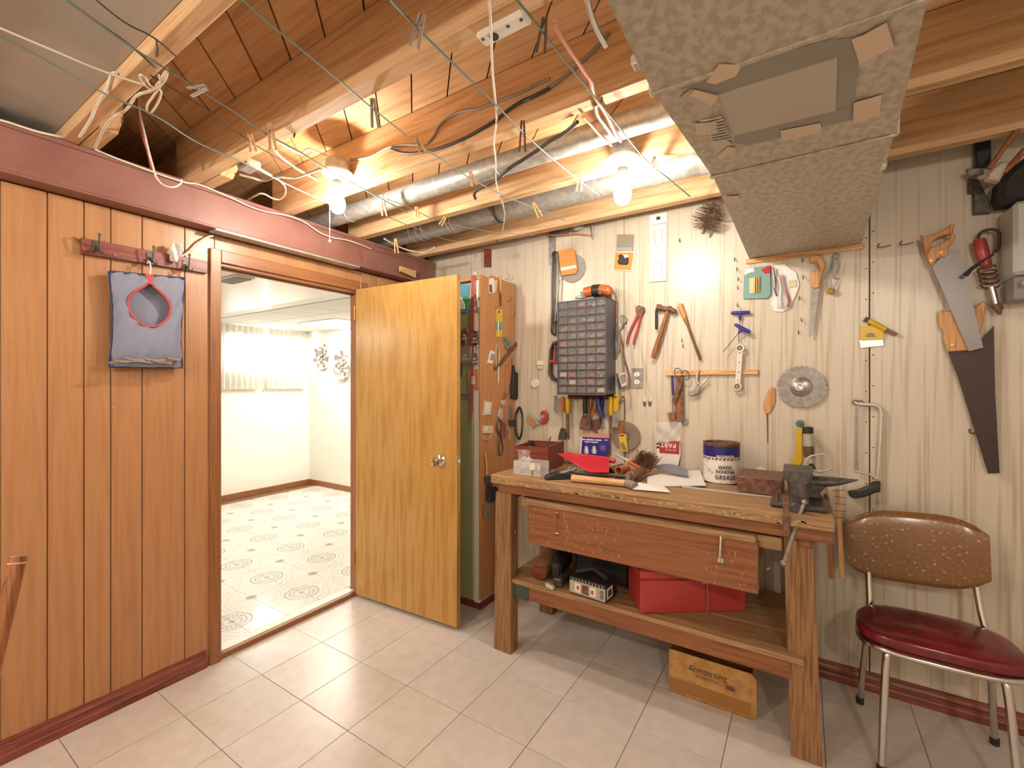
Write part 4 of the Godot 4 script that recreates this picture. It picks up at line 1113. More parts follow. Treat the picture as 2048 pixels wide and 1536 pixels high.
func overhead() -> void:
	# clotheslines strung under the joists
	cable("clothesline", "green clothesline from upper left to the lamp by the beam", [Vector3(0.72, 2.29, 2.342), Vector3(0.694, 2.29, 2.234), Vector3(0.647, 2.29, 2.108), Vector3(0.639, 2.29, 1.982), Vector3(0.571, 2.29, 1.829), Vector3(0.558, 2.29, 1.671), Vector3(0.519, 2.29, 1.484), Vector3(0.494, 2.29, 1.323), Vector3(0.474, 2.29, 1.178)], 0.0026, M.line_green, "clothesline")
	cable("clothesline", "twisted clothesline crossing left of the lamp with the pull string", [Vector3(1.008, 2.295, 2.28), Vector3(0.978, 2.295, 2.212), Vector3(0.951, 2.295, 2.137), Vector3(0.907, 2.295, 1.964), Vector3(0.876, 2.295, 1.842), Vector3(0.835, 2.295, 1.715), Vector3(0.818, 2.295, 1.575), Vector3(0.788, 2.295, 1.445), Vector3(0.747, 2.295, 1.179), Vector3(0.713, 2.295, 0.906)], 0.0026, M.line_green, "clothesline")
	cable("clothesline", "thin dark clothesline beneath the twisted one", [Vector3(0.851, 2.3, 2.066), Vector3(0.821, 2.3, 1.953), Vector3(0.785, 2.3, 1.847), Vector3(0.723, 2.3, 1.712), Vector3(0.696, 2.3, 1.616), Vector3(0.663, 2.3, 1.477), Vector3(0.639, 2.3, 1.355)], 0.0018, M.cable_dark, "clothesline")
	cable("clothesline", "green clothesline slanting down behind the pull string lamp to the wall", [Vector3(1.362, 2.29, 2.058), Vector3(1.347, 2.29, 1.984), Vector3(1.333, 2.29, 1.895), Vector3(1.308, 2.29, 1.736), Vector3(1.285, 2.29, 1.613), Vector3(1.253, 2.29, 1.366), Vector3(1.252, 2.29, 1.222), Vector3(1.244, 2.29, 1.032), Vector3(1.268, 2.29, 0.809), Vector3(1.305, 2.29, 0.633), Vector3(1.365, 2.29, 0.362)], 0.0026, M.line_green, "clothesline")
	cable("clothesline", "clothesline running between the two bulbs to the wall", [Vector3(1.659, 2.285, 1.873), Vector3(1.651, 2.285, 1.771), Vector3(1.646, 2.285, 1.638), Vector3(1.64, 2.285, 1.442), Vector3(1.629, 2.285, 1.23), Vector3(1.629, 2.285, 1.01), Vector3(1.64, 2.285, 0.771), Vector3(1.652, 2.285, 0.582)], 0.003, M.line_green, "clothesline")
	cable("clothesline", "clothesline passing in front of the right-hand bulb", [Vector3(1.906, 2.285, 1.713), Vector3(1.91, 2.285, 1.616), Vector3(1.911, 2.285, 1.525), Vector3(1.919, 2.285, 1.311), Vector3(1.927, 2.285, 1.111), Vector3(1.931, 2.285, 0.972), Vector3(1.941, 2.285, 0.774), Vector3(1.967, 2.285, 0.617), Vector3(2.013, 2.285, 0.335)], 0.003, M.line_green, "clothesline")
	cable("clothesline", "white clothesline crossing under the grey ceiling sheet", [Vector3(0.742, 2.3, 2.345), Vector3(0.748, 2.3, 2.255), Vector3(0.756, 2.3, 2.148), Vector3(0.781, 2.3, 2.064)], 0.0032, M.cable_white, "clothesline")
	cable("clothesline", "upper dark clothesline crossing the grey ceiling sheet", [Vector3(1.044, 2.31, 2.236), Vector3(1.017, 2.31, 2.173), Vector3(1.017, 2.31, 2.112), Vector3(0.987, 2.31, 2.051)], 0.002, M.cable_dark, "clothesline")
	cable("clothesline", "dark twisted clothesline at the hook on the near joist", [Vector3(0.984, 2.31, 2.275), Vector3(0.959, 2.31, 2.216), Vector3(0.927, 2.31, 2.131), Vector3(0.884, 2.31, 2.065)], 0.003, M.cable_dark, "clothesline")
	cable("clothesline", "pale cord hung low across the nearest pipe to the wall", [Vector3(0.84, 2.25, 1.163), Vector3(0.853, 2.25, 1.059), Vector3(0.85, 2.25, 0.951), Vector3(0.854, 2.25, 0.811), Vector3(0.937, 2.25, 0.614), Vector3(1.028, 2.25, 0.478), Vector3(1.156, 2.25, 0.345)], 0.0018, M.cable_grey, "clothesline")
	cable("clothesline", "cord sagging from the pipe to the joist above the cabinet", [Vector3(0.674, 2.25, 1.01), Vector3(0.666, 2.25, 0.808), Vector3(0.676, 2.25, 0.646), Vector3(0.698, 2.25, 0.525), Vector3(0.772, 2.25, 0.477)], 0.002, M.cable_grey, "clothesline")
	var wood1 := M.pale_wood_y as StandardMaterial3D
	var grey := mat("weathered_wood", "#8f8072", 0.7)
	var f := Vector3(0.45, -0.45, 0.77)
	pin(Vector3(1.656, 2.285, 1.778), Vector3(0.35, 0.9, -0.1), f, "large weathered clothespin on the line between the bulbs, nearest the camera", grey, 0.075)
	pin(Vector3(0.92, 2.29, 1.965), Vector3(0.5, 0.2, -0.4), f, "grey clothespin lying on the twisted line left of the lamps", grey, 0.06)
	pin(Vector3(0.849, 2.295, 1.706), Vector3(0.1, 1, 0), f, "tall wooden clothespin on the twisted line by the near joist", wood1, 0.09)
	pin(Vector3(0.728, 2.3, 1.713), Vector3(0.0, 1, 0), f, "small wooden clothespin on the thin dark line", wood1, 0.06)
	pin(Vector3(1.278, 2.29, 1.602), Vector3(0.05, 1, 0), f, "grey clothespin above the pull string lamp", grey, 0.085)
	pin(Vector3(1.256, 2.29, 1.369), Vector3(-0.3, 1, 0), f, "brown clothespin in front of the second joist", wood1, 0.06)
	pin(Vector3(1.254, 2.29, 1.048), Vector3(-0.25, 1, 0), f, "pale clothespin over the far pipe", wood1, 0.06)
	pin(Vector3(1.623, 2.285, 1.227), Vector3(0.02, 1, 0), f, "dark clothespin hanging on the line between the bulbs", mat("dark_pin", "#5c4030", 0.7), 0.1)
	pin(Vector3(1.648, 2.285, 0.789), Vector3(0.08, 1, 0), f, "pale clothespin left of the right-hand bulb", wood1, 0.085)
	pin(Vector3(1.316, 2.29, 0.596), Vector3(-0.5, 1, 0), f, "pale clothespin near the wall end of the long line", wood1, 0.08)
	pin(Vector3(1.954, 2.285, 0.741), Vector3(-0.1, 1, 0), f, "thin clothespin right of the right-hand bulb", grey, 0.075)
	pin(Vector3(1.909, 2.285, 1.594), Vector3(0.2, 0.9, 0.1), f, "dark weathered clothespin at the top near the salmon cable", M.dark_pin, 0.075)
	pin(Vector3(0.686, 2.3, 1.047), Vector3(0, 1, 0), f, "pale clothespin hanging in front of the far pipe's left end", wood1, 0.1)
	pin(Vector3(0.854, 2.25, 0.979), Vector3(0, 1, 0), f, "white-stained clothespin over the third joist", wood1, 0.05)
	pin(Vector3(0.877, 2.25, 0.809), Vector3(0.6, 0.6, 0), f, "open pale clothespin on the pipe nearest the wall", wood1, 0.05)
	pin(Vector3(0.43, 2.22, 0.724), Vector3(0.05, 1, 0), f, "pale clothespin above the open door", wood1, 0.085)
	# electrical cables
	cable("power_cable", "white cable lying along the top of the steel beam", [Vector3(0.1, 2.3, 2.318), Vector3(0.1, 2.316, 2.25), Vector3(0.1, 2.319, 2.158), Vector3(0.1, 2.331, 2.084), Vector3(0.1, 2.332, 2.071)], 0.0045, M.cable_white)
	cable("power_cable", "white cable running along the beam toward the lamp", [Vector3(0.1, 2.323, 1.998), Vector3(0.1, 2.313, 1.887), Vector3(0.1, 2.308, 1.707), Vector3(0.1, 2.32, 1.626), Vector3(0.1, 2.307, 1.495), Vector3(0.1, 2.293, 1.35), Vector3(0.1, 2.31, 1.144), Vector3(0.1, 2.268, 0.972), Vector3(0.1, 2.279, 0.798), Vector3(0.1, 2.27, 0.636)], 0.004, M.cable_white)
	cable("power_cable", "white cable stapled to the near joist's left face", [Vector3(0.695, 2.346, 2.1), Vector3(0.651, 2.355, 2.1), Vector3(0.613, 2.325, 2.1), Vector3(0.508, 2.301, 2.1), Vector3(0.457, 2.278, 2.1), Vector3(0.34, 2.255, 2.1)], 0.0045, M.cable_white)
	cable("power_cable", "white cable stapled under the near joist bending onto the beam", [Vector3(0.875, 2.318, 2.036), Vector3(0.752, 2.318, 2.024), Vector3(0.665, 2.318, 2.04), Vector3(0.546, 2.318, 2.031), Vector3(0.445, 2.318, 2.039), Vector3(0.337, 2.318, 2.033), Vector3(0.121, 2.318, 2.004)], 0.0045, M.cable_white)
	cable("looped_wire", "red and white wire loop hanging from the near joist over the beam", [Vector3(0.36, 2.494, 1.935), Vector3(0.36, 2.428, 1.937), Vector3(0.36, 2.333, 1.919), Vector3(0.36, 2.237, 1.897), Vector3(0.36, 2.18, 1.876), Vector3(0.36, 2.171, 1.836), Vector3(0.36, 2.197, 1.804), Vector3(0.36, 2.215, 1.801)], 0.004, M.cable_white, "wire")
	cable("looped_wire", "red wire hanging beside the white loop from the near joist", [Vector3(0.355, 2.49, 1.939), Vector3(0.355, 2.427, 1.942), Vector3(0.355, 2.332, 1.924), Vector3(0.355, 2.274, 1.908), Vector3(0.355, 2.222, 1.899)], 0.004, M.cable_red, "wire")
	cable("looped_wire", "small knotted white wire coil under the near joist", [Vector3(0.927, 2.3, 2.05), Vector3(0.86, 2.3, 2.033), Vector3(0.785, 2.3, 2.035), Vector3(0.788, 2.3, 2.061), Vector3(0.826, 2.3, 2.082), Vector3(0.829, 2.3, 2.071), Vector3(0.796, 2.3, 2.047), Vector3(0.798, 2.3, 2.026), Vector3(0.763, 2.3, 2.01), Vector3(0.66, 2.3, 1.993), Vector3(0.622, 2.3, 1.994), Vector3(0.663, 2.3, 2.012), Vector3(0.745, 2.3, 2.022), Vector3(0.82, 2.3, 2.031), Vector3(0.872, 2.3, 2.052)], 0.0035, M.cable_white, "wire")
	cable("power_cable", "grey cable running from the small box to the pull string lamp", [Vector3(0.318, 2.34, 1.558), Vector3(0.333, 2.34, 1.514), Vector3(0.352, 2.34, 1.466), Vector3(0.432, 2.34, 1.456), Vector3(0.476, 2.34, 1.421), Vector3(0.502, 2.34, 1.404), Vector3(0.567, 2.34, 1.397), Vector3(0.677, 2.34, 1.392)], 0.006, M.cable_grey)
	cable("power_cable", "white cable leaving the top of the pull string lamp to the left", [Vector3(0.65, 2.43, 1.34), Vector3(0.636, 2.43, 1.379), Vector3(0.627, 2.43, 1.416), Vector3(0.573, 2.43, 1.41), Vector3(0.559, 2.43, 1.429), Vector3(0.563, 2.43, 1.477), Vector3(0.566, 2.43, 1.522), Vector3(0.512, 2.43, 1.51), Vector3(0.463, 2.43, 1.451), Vector3(0.425, 2.43, 1.377), Vector3(0.404, 2.43, 1.309), Vector3(0.379, 2.43, 1.185)], 0.005, M.cable_white)
	cable("power_cable", "loop of white cable beside the joist stub above the beam", [Vector3(0.445, 2.345, 1.546), Vector3(0.428, 2.345, 1.485), Vector3(0.396, 2.345, 1.412), Vector3(0.335, 2.345, 1.35), Vector3(0.22, 2.345, 1.301), Vector3(0.174, 2.345, 1.316), Vector3(0.189, 2.345, 1.384), Vector3(0.126, 2.345, 1.39), Vector3(0.008, 2.345, 1.379)], 0.004, M.cable_white)
	cable("power_cable", "pale cable stapled along the second joist from the left lamp", [Vector3(0.662, 2.456, 1.226), Vector3(0.733, 2.438, 1.226), Vector3(0.814, 2.429, 1.226), Vector3(0.886, 2.435, 1.226), Vector3(0.93, 2.436, 1.226), Vector3(1.004, 2.425, 1.226), Vector3(1.097, 2.398, 1.226), Vector3(1.153, 2.388, 1.226), Vector3(1.197, 2.408, 1.226), Vector3(1.234, 2.444, 1.226), Vector3(1.296, 2.46, 1.226), Vector3(1.36, 2.456, 1.226), Vector3(1.417, 2.444, 1.226), Vector3(1.5, 2.441, 1.226), Vector3(1.594, 2.437, 1.226), Vector3(1.648, 2.439, 1.226), Vector3(1.676, 2.443, 1.226), Vector3(1.733, 2.442, 1.226)], 0.005, M.cable_grey)
	cable("power_cable", "dark cable stapled along the second joist below the pale one", [Vector3(0.944, 2.425, 1.227), Vector3(1.029, 2.382, 1.227), Vector3(1.143, 2.356, 1.227), Vector3(1.24, 2.347, 1.227), Vector3(1.331, 2.348, 1.227), Vector3(1.409, 2.355, 1.227), Vector3(1.5, 2.371, 1.227), Vector3(1.561, 2.391, 1.227), Vector3(1.62, 2.403, 1.227), Vector3(1.672, 2.404, 1.227), Vector3(1.734, 2.411, 1.227)], 0.006, M.cable_dark)
	cable("power_cable", "dark cable continuing up the second joist past the duct", [Vector3(1.632, 2.403, 1.226), Vector3(1.673, 2.405, 1.226), Vector3(1.735, 2.415, 1.226), Vector3(1.787, 2.43, 1.226), Vector3(1.83, 2.446, 1.226), Vector3(1.872, 2.465, 1.226), Vector3(1.919, 2.491, 1.226), Vector3(1.946, 2.511, 1.226)], 0.006, M.cable_grey)
	cable("power_cable", "dark bent cable crossing under the far pipe", [Vector3(1.094, 2.315, 0.815), Vector3(1.125, 2.315, 0.863), Vector3(1.176, 2.315, 0.895), Vector3(1.246, 2.315, 0.912), Vector3(1.32, 2.315, 0.94), Vector3(1.414, 2.315, 0.988), Vector3(1.513, 2.315, 1.023), Vector3(1.601, 2.315, 1.057), Vector3(1.656, 2.315, 1.081), Vector3(1.73, 2.315, 1.104), Vector3(1.798, 2.315, 1.141)], 0.0075, M.cable_dark)
	cable("power_cable", "long white cord hanging from the joists down to the wall edge", [Vector3(1.841, 2.3, 1.734), Vector3(1.815, 2.3, 1.692), Vector3(1.765, 2.3, 1.617), Vector3(1.714, 2.3, 1.542), Vector3(1.649, 2.3, 1.437), Vector3(1.58, 2.3, 1.328), Vector3(1.491, 2.3, 1.217), Vector3(1.414, 2.3, 1.097), Vector3(1.291, 2.3, 0.914), Vector3(1.174, 2.3, 0.684), Vector3(1.07, 2.3, 0.521), Vector3(0.911, 2.3, 0.314)], 0.0035, M.cable_white)
	cable("power_cable", "thick salmon cable curving down to the right-hand lamp", [Vector3(1.932, 2.315, 1.576), Vector3(1.927, 2.315, 1.537), Vector3(1.924, 2.315, 1.486), Vector3(1.923, 2.315, 1.426), Vector3(1.922, 2.315, 1.369), Vector3(1.922, 2.315, 1.318), Vector3(1.912, 2.315, 1.281), Vector3(1.903, 2.315, 1.235), Vector3(1.901, 2.315, 1.17), Vector3(1.896, 2.315, 1.093), Vector3(1.887, 2.315, 1.012), Vector3(1.883, 2.315, 0.936)], 0.007, M.cable_salmon)
	cable("power_cable", "braided grey cable joining the salmon one at the right-hand lamp", [Vector3(1.889, 2.315, 1.202), Vector3(1.874, 2.315, 1.148), Vector3(1.872, 2.315, 1.088), Vector3(1.871, 2.315, 1.037), Vector3(1.866, 2.315, 0.971)], 0.008, M.cable_grey)
	cable("power_cable", "thin tan cable from the joist to the right-hand lamp box", [Vector3(1.828, 2.315, 1.158), Vector3(1.83, 2.315, 1.093), Vector3(1.832, 2.315, 1.025), Vector3(1.838, 2.315, 0.973), Vector3(1.842, 2.315, 0.925)], 0.005, M.cable_salmon)
	cable("armoured_cable", "shiny foil-wrapped cable with a dark tip near the duct", [Vector3(2.027, 2.32, 1.586), Vector3(2.018, 2.32, 1.544), Vector3(2.011, 2.32, 1.483), Vector3(2.01, 2.32, 1.42)], 0.008, M.foil_tape)
	cable("power_cable", "orange cable running along the wall top under the last joist", [Vector3(1.056, 2.383, 0.03), Vector3(1.095, 2.35, 0.03), Vector3(1.17, 2.336, 0.03), Vector3(1.252, 2.329, 0.03), Vector3(1.316, 2.317, 0.03), Vector3(1.378, 2.299, 0.03)], 0.004, M.cable_salmon)
	cable("power_cable", "pale cable sagging above the door toward the tool wall", [Vector3(0.358, 2.26, 0.752), Vector3(0.311, 2.26, 0.575), Vector3(0.323, 2.26, 0.467), Vector3(0.361, 2.26, 0.416), Vector3(0.45, 2.26, 0.436), Vector3(0.489, 2.26, 0.46)], 0.005, M.cable_white)
	cable("power_cable", "white cable from coat rack hook up to the beam's underside", [Vector3(0.03, 1.977, 1.694), Vector3(0.03, 2.001, 1.658), Vector3(0.03, 2.036, 1.624), Vector3(0.03, 2.09, 1.583), Vector3(0.03, 2.12, 1.54)], 0.0045, M.cable_white)
	cable("power_cable", "pale cable lying along the wall top right of the right-hand bulb", [Vector3(1.741, 2.366, 0.12), Vector3(1.799, 2.367, 0.12), Vector3(1.861, 2.369, 0.12), Vector3(1.931, 2.372, 0.12), Vector3(1.97, 2.373, 0.12)], 0.004, M.cable_white)
	# boxes and hooks on the joists
	var t := thing("junction_box", "small galvanised box on the near joist beside the joist stub", "electrical box", Vector3(0.451, 2.335, 1.582))
	commit(mb().box(Vector3(0.451, 2.335, 1.582), Vector3(0.09, 0.035, 0.06), 0.006), "box_body", M.galvanised, t)
	commit(mb().ball(Vector3(0.48, 2.33, 1.581) + Vector3(0.01, -0.012, 0.0), Vector3(0.006, 0.003, 0.006), 8), "screw", M.bright_steel, t)
	t = thing("junction_box", "open white steel electrical box on the joist at the top", "electrical box", Vector3(1.808, 2.32, 1.625))
	var bc: Vector3 = Vector3(1.807, 2.322, 1.623)
	commit(mb().box(bc + Vector3(0, 0, 0), Vector3(0.15, 0.02, 0.05), 0.008), "box_body", M.white_plastic, t)
	commit(mb().cyl(bc + Vector3(-0.03, -0.0125, 0), bc + Vector3(-0.03, -0.009, 0), 0.013, 16), "knockout", M.ink, t)
	for dx in [-0.06, 0.02, 0.06]:
		commit(mb().ball(bc + Vector3(dx, -0.011, 0.008), Vector3(0.005, 0.003, 0.005), 8), "screw", M.nail, t)
	var hn := ["wire hook screwed into the near joist with twisted cord", "bent hook on the second joist near the lamp", "small square hook beside the salmon cable", "tiny hook on the near joist's cut end", "hook on the last joist above the cabinet", "hook on the last joist holding the long cord"]
	var hp := [Vector3(0.966, 2.325, 2.087), Vector3(0.867, 2.325, 1.63), Vector3(1.9, 2.325, 1.208), Vector3(0.45, 2.325, 2.013), Vector3(0.479, 2.325, 0.146), Vector3(0.792, 2.325, 0.203)]
	for i in 6:
		var h: Vector3 = hp[i]
		var s := 1.6 if i == 0 else 0.7
		one(wire(mb(), [h, h + Vector3(0, -0.012, 0) * s, h + Vector3(0.012, -0.026, 0.006) * s, h + Vector3(0.026, -0.018, 0.01) * s, h + Vector3(0.024, -0.004, 0.01) * s], 0.0022), "ceiling_hook", M.nail, hn[i], "hook", "hooks under the joists")
	t = thing("wall_bracket", "round grey metal bracket at the wall top with an orange cable", "bracket", Vector3(1.316, 2.361, 0.03))
	commit(mb().ball(Vector3(1.291, 2.361, 0.045), Vector3(0.05, 0.022, 0.03), 18), "cover", M.grey_trim, t)
	commit(wire(mb(), [Vector3(1.347, 2.391, 0.03), Vector3(1.378, 2.367, 0.03), Vector3(1.389, 2.329, 0.03), Vector3(1.393, 2.278, 0.03)], 0.007), "arm", M.grey_trim, t)
	t = thing("scrap_wood", "short pale wood offcut wedged above the door beside the beam", "wood scrap", Vector3(0.1, 2.184, 0.331))
	commit(mb().xpl([Vector2(0.395, 2.211), Vector2(0.264, 2.205), Vector2(0.245, 2.212), Vector2(0.25, 2.155), Vector2(0.395, 2.174)], 0.1, 0.02, 0.002), "offcut", M.pale_wood, t)
	one(mb().zpl([Vector2(0.56, 2.35), Vector2(0.613, 2.342), Vector2(0.611, 2.217), Vector2(0.56, 2.224)], 0.004, 0.02, 0.003), "wood_block", M.red_wood, "short red-brown board hanging on the wall above the green cabinet", "board")

func coat_rack() -> void:
	var t := thing("coat_rack", "brown board coat rack with wire hooks on the panelled wall", "coat rack", Vector3(0.0, 1.92, 1.79))
	commit(mb().xpl([Vector2(2.019, 1.981), Vector2(1.561, 1.99), Vector2(1.561, 1.931), Vector2(2.019, 1.917)], 0.0, 0.022, 0.002), "board", M.base_wood, t)
	for q in [Vector3(0.022, 1.962, 1.977), Vector3(0.022, 1.958, 1.796), Vector3(0.022, 1.956, 1.658)]:
		var h := wire(mb(), [q + Vector3(0, -0.02, 0), q + Vector3(0.03, -0.025, 0), q + Vector3(0.045, 0.0, 0), q + Vector3(0.05, 0.03, 0.0)], 0.0035)
		wire(h, [q + Vector3(0, 0, 0), q + Vector3(0.02, -0.03, 0.012), q + Vector3(0.032, -0.036, 0.016), q + Vector3(0.036, -0.022, 0.018)], 0.003)
		wire(h, [q + Vector3(0, 0, 0), q + Vector3(0.02, -0.03, -0.012), q + Vector3(0.032, -0.036, -0.016), q + Vector3(0.036, -0.022, -0.018)], 0.003)
		h.ball(q + Vector3(0.05, 0.034, 0), Vector3.ONE * 0.0055, 8)
		h.box(q + Vector3(0.002, -0.006, 0), Vector3(0.004, 0.045, 0.02), 0.001)
		commit(h, "hook", M.dark_iron, t)
	for q in [Vector3(0.024, 1.997, 1.918), Vector3(0.024, 1.937, 1.915), Vector3(0.024, 1.951, 1.769)]:
		commit(mb().ball(q, Vector3(0.002, 0.004, 0.004), 8), "screw", M.bright_steel, t)
	one(wire(mb(), [Vector3(0.01, 1.979, 2.043), Vector3(0.01, 1.973, 2.031), Vector3(0.01, 1.96, 2.022), Vector3(0.01, 1.96, 2.017)], 0.002), "bent_nail", M.nail, "bent nail in the panelled wall left of the coat rack", "nail")
	# mesh bag for clothespins
	t = thing("laundry_bag", "blue-grey mesh clothespin bag with red-rimmed hole hanging on the coat rack", "bag", Vector3(0.05, 1.46, 1.8))
	var cl := tri_mat("mesh_cloth", noise(71, 0.2, ["#74778c", "#84879b", "#9093a6"], [0.3, 0.5, 0.7], FastNoiseLite.TYPE_CELLULAR, 1), Vector3.ONE * 14.0, 0.8)
	var hem := mat("navy_hem", "#343556", 0.75)
	var oc := Vector3(0.06, 1.736, 1.806)
	var out := [Vector2(1.939, 1.858), Vector2(1.818, 1.869), Vector2(1.671, 1.88), Vector2(1.677, 1.754), Vector2(1.686, 1.603), Vector2(1.677, 1.465), Vector2(1.818, 1.464), Vector2(1.939, 1.46), Vector2(1.928, 1.582), Vector2(1.928, 1.718)]
	# front panel as a ring between the round opening and the outline
	var inner := []
	var outer := []
	var K := 48
	for i in K:
		var a := TAU * i / K
		var d := Vector2(cos(a), sin(a))
		var ri := Vector2(d.x * 0.076, d.y * (0.094 if d.y < 0 else 0.088))
		if d.y > 0.0: ri.x *= 1.0 - 0.5 * d.y * d.y
		if d.y > 0.95: ri.y *= 1.08
		inner.append(Vector2(oc.z, oc.y) + ri)
		var best := 9.0
		for j in out.size():
			var hit = Geometry2D.segment_intersects_segment(Vector2(oc.z, oc.y), Vector2(oc.z, oc.y) + d * 2.0, out[j], out[(j + 1) % out.size()])
			if hit != null: best = minf(best, (hit - Vector2(oc.z, oc.y)).length())
		outer.append(Vector2(oc.z, oc.y) + d * best)
	var rows := []
	for i in K + 1:
		var row := []
		for j in 7:
			var p: Vector2 = inner[i % K].lerp(outer[i % K], j / 6.0)
			var bulge := 0.022 * sin(PI * (j / 6.0)) * smoothstep(1.9, 1.5, p.y) + 0.004 * sin(p.x * 130.0 + p.y * 60.0)
			row.append(Vector3(0.05 + bulge + 0.012 * (1.0 - j / 6.0), p.y, p.x))
		rows.append(row)
	commit(mb().loft(rows, false, false), "front_panel", cl, t)
	commit(mb().xpl(out, 0.022, 0.004), "back_panel", cl, t)
	var rim := []
	for i in K + 1: rim.append(Vector3(0.062, inner[i % K].y, inner[i % K].x))
	commit(mb().tube(rim, 0.0055, 7, false), "red_rim", mat("red_cloth", "#b04a4a", 0.7), t)
	commit(mb().xpl([Vector2(1.822, 1.872), Vector2(1.791, 1.873), Vector2(1.797, 1.834), Vector2(1.803, 1.827), Vector2(1.815, 1.828)], 0.05, 0.012, 0.003), "red_loop", M.red_cloth, t)
	var edge := []
	for p in out: edge.append(Vector3(0.045, p.y, p.x))
	edge.append(edge[0])
	commit(mb().tube(edge, 0.005, 6, false), "hem", hem, t)
	commit(wire(mb(), [Vector3(0.06, 1.871, 1.805), Vector3(0.06, 1.908, 1.803), Vector3(0.06, 1.928, 1.809), Vector3(0.06, 1.916, 1.815)], 0.003), "snap_hook", M.bright_steel, t)
	commit(mb().tube([Vector3(0.045, 1.856, 1.929), Vector3(0.045, 1.882, 1.666)], 0.006, 8), "top_rod", hem, t)
	var r := RandomNumberGenerator.new()
	r.seed = 9
	for i in 20:
		var c: Vector3 = Vector3(0.05, 1.486, 1.814) + Vector3(r.randf_range(0.019, 0.027), r.randf_range(-0.006, 0.012), r.randf_range(-0.125, 0.085))
		commit(mb().bar(c, c + Vector3(r.randf_range(-0.004, 0.004), r.randf_range(-0.008, 0.012), 0.05), 0.008, 0.008, 0.001), "clothespin_inside", M.weathered_wood, t)
	one(mb().sheet(func(u: float, w: float) -> Vector3:
		var p: Vector3 = Vector3(0.05, 1.99, 1.708)
		return p + Vector3(0.012 * sin(u * 7.0 + w * 5.0), 0.045 - 0.085 * w, (u - 0.5) * (0.05 - 0.035 * absf(w - 0.35)) + 0.012 * w - 0.01), 10, 10), "plastic_bag", mat("white_film", "#cfcac4", 0.3), "crumpled white plastic bag on the coat rack's right hook", "bag")
	var sw := []
	for q in [Vector3(0, 1.978, 1.93), Vector3(0, 2.007, 1.909), Vector3(0, 1.563, 2.21), Vector3(0, 1.286, 1.927), Vector3(0, 1.29, 1.914), Vector3(0, 2.126, 2.086)]:
		commit(mb().ball(q, Vector3(0.0015, 0.003, 0.003), 8), "nail_head", M.bright_steel, get_node("wall_left"))

func driver(label: String, pts: Array, rad: Array, hm: String, bm: String, br: float, category := "screwdriver", called := "screwdriver", group := "tools hung under the drawer cabinet") -> Node3D:   # pts: handle top, handle mid, handle end, tip
	var t := thing(called, label, category, pts[3], group)
	commit(mb().tube([pts[0] + (pts[0] - pts[1]).normalized() * 0.003, pts[0], pts[1], pts[2], pts[2] + (pts[2] - pts[1]).normalized() * 0.003], [rad[0] * 0.5, rad[0], rad[1], rad[2], rad[2] * 0.6], 10), "handle", M[hm], t)
	commit(mb().tube([pts[2], pts[2].lerp(pts[3], 0.9), pts[3]], [br, br, br * 0.5], 8), "shaft", M[bm], t)
	return t

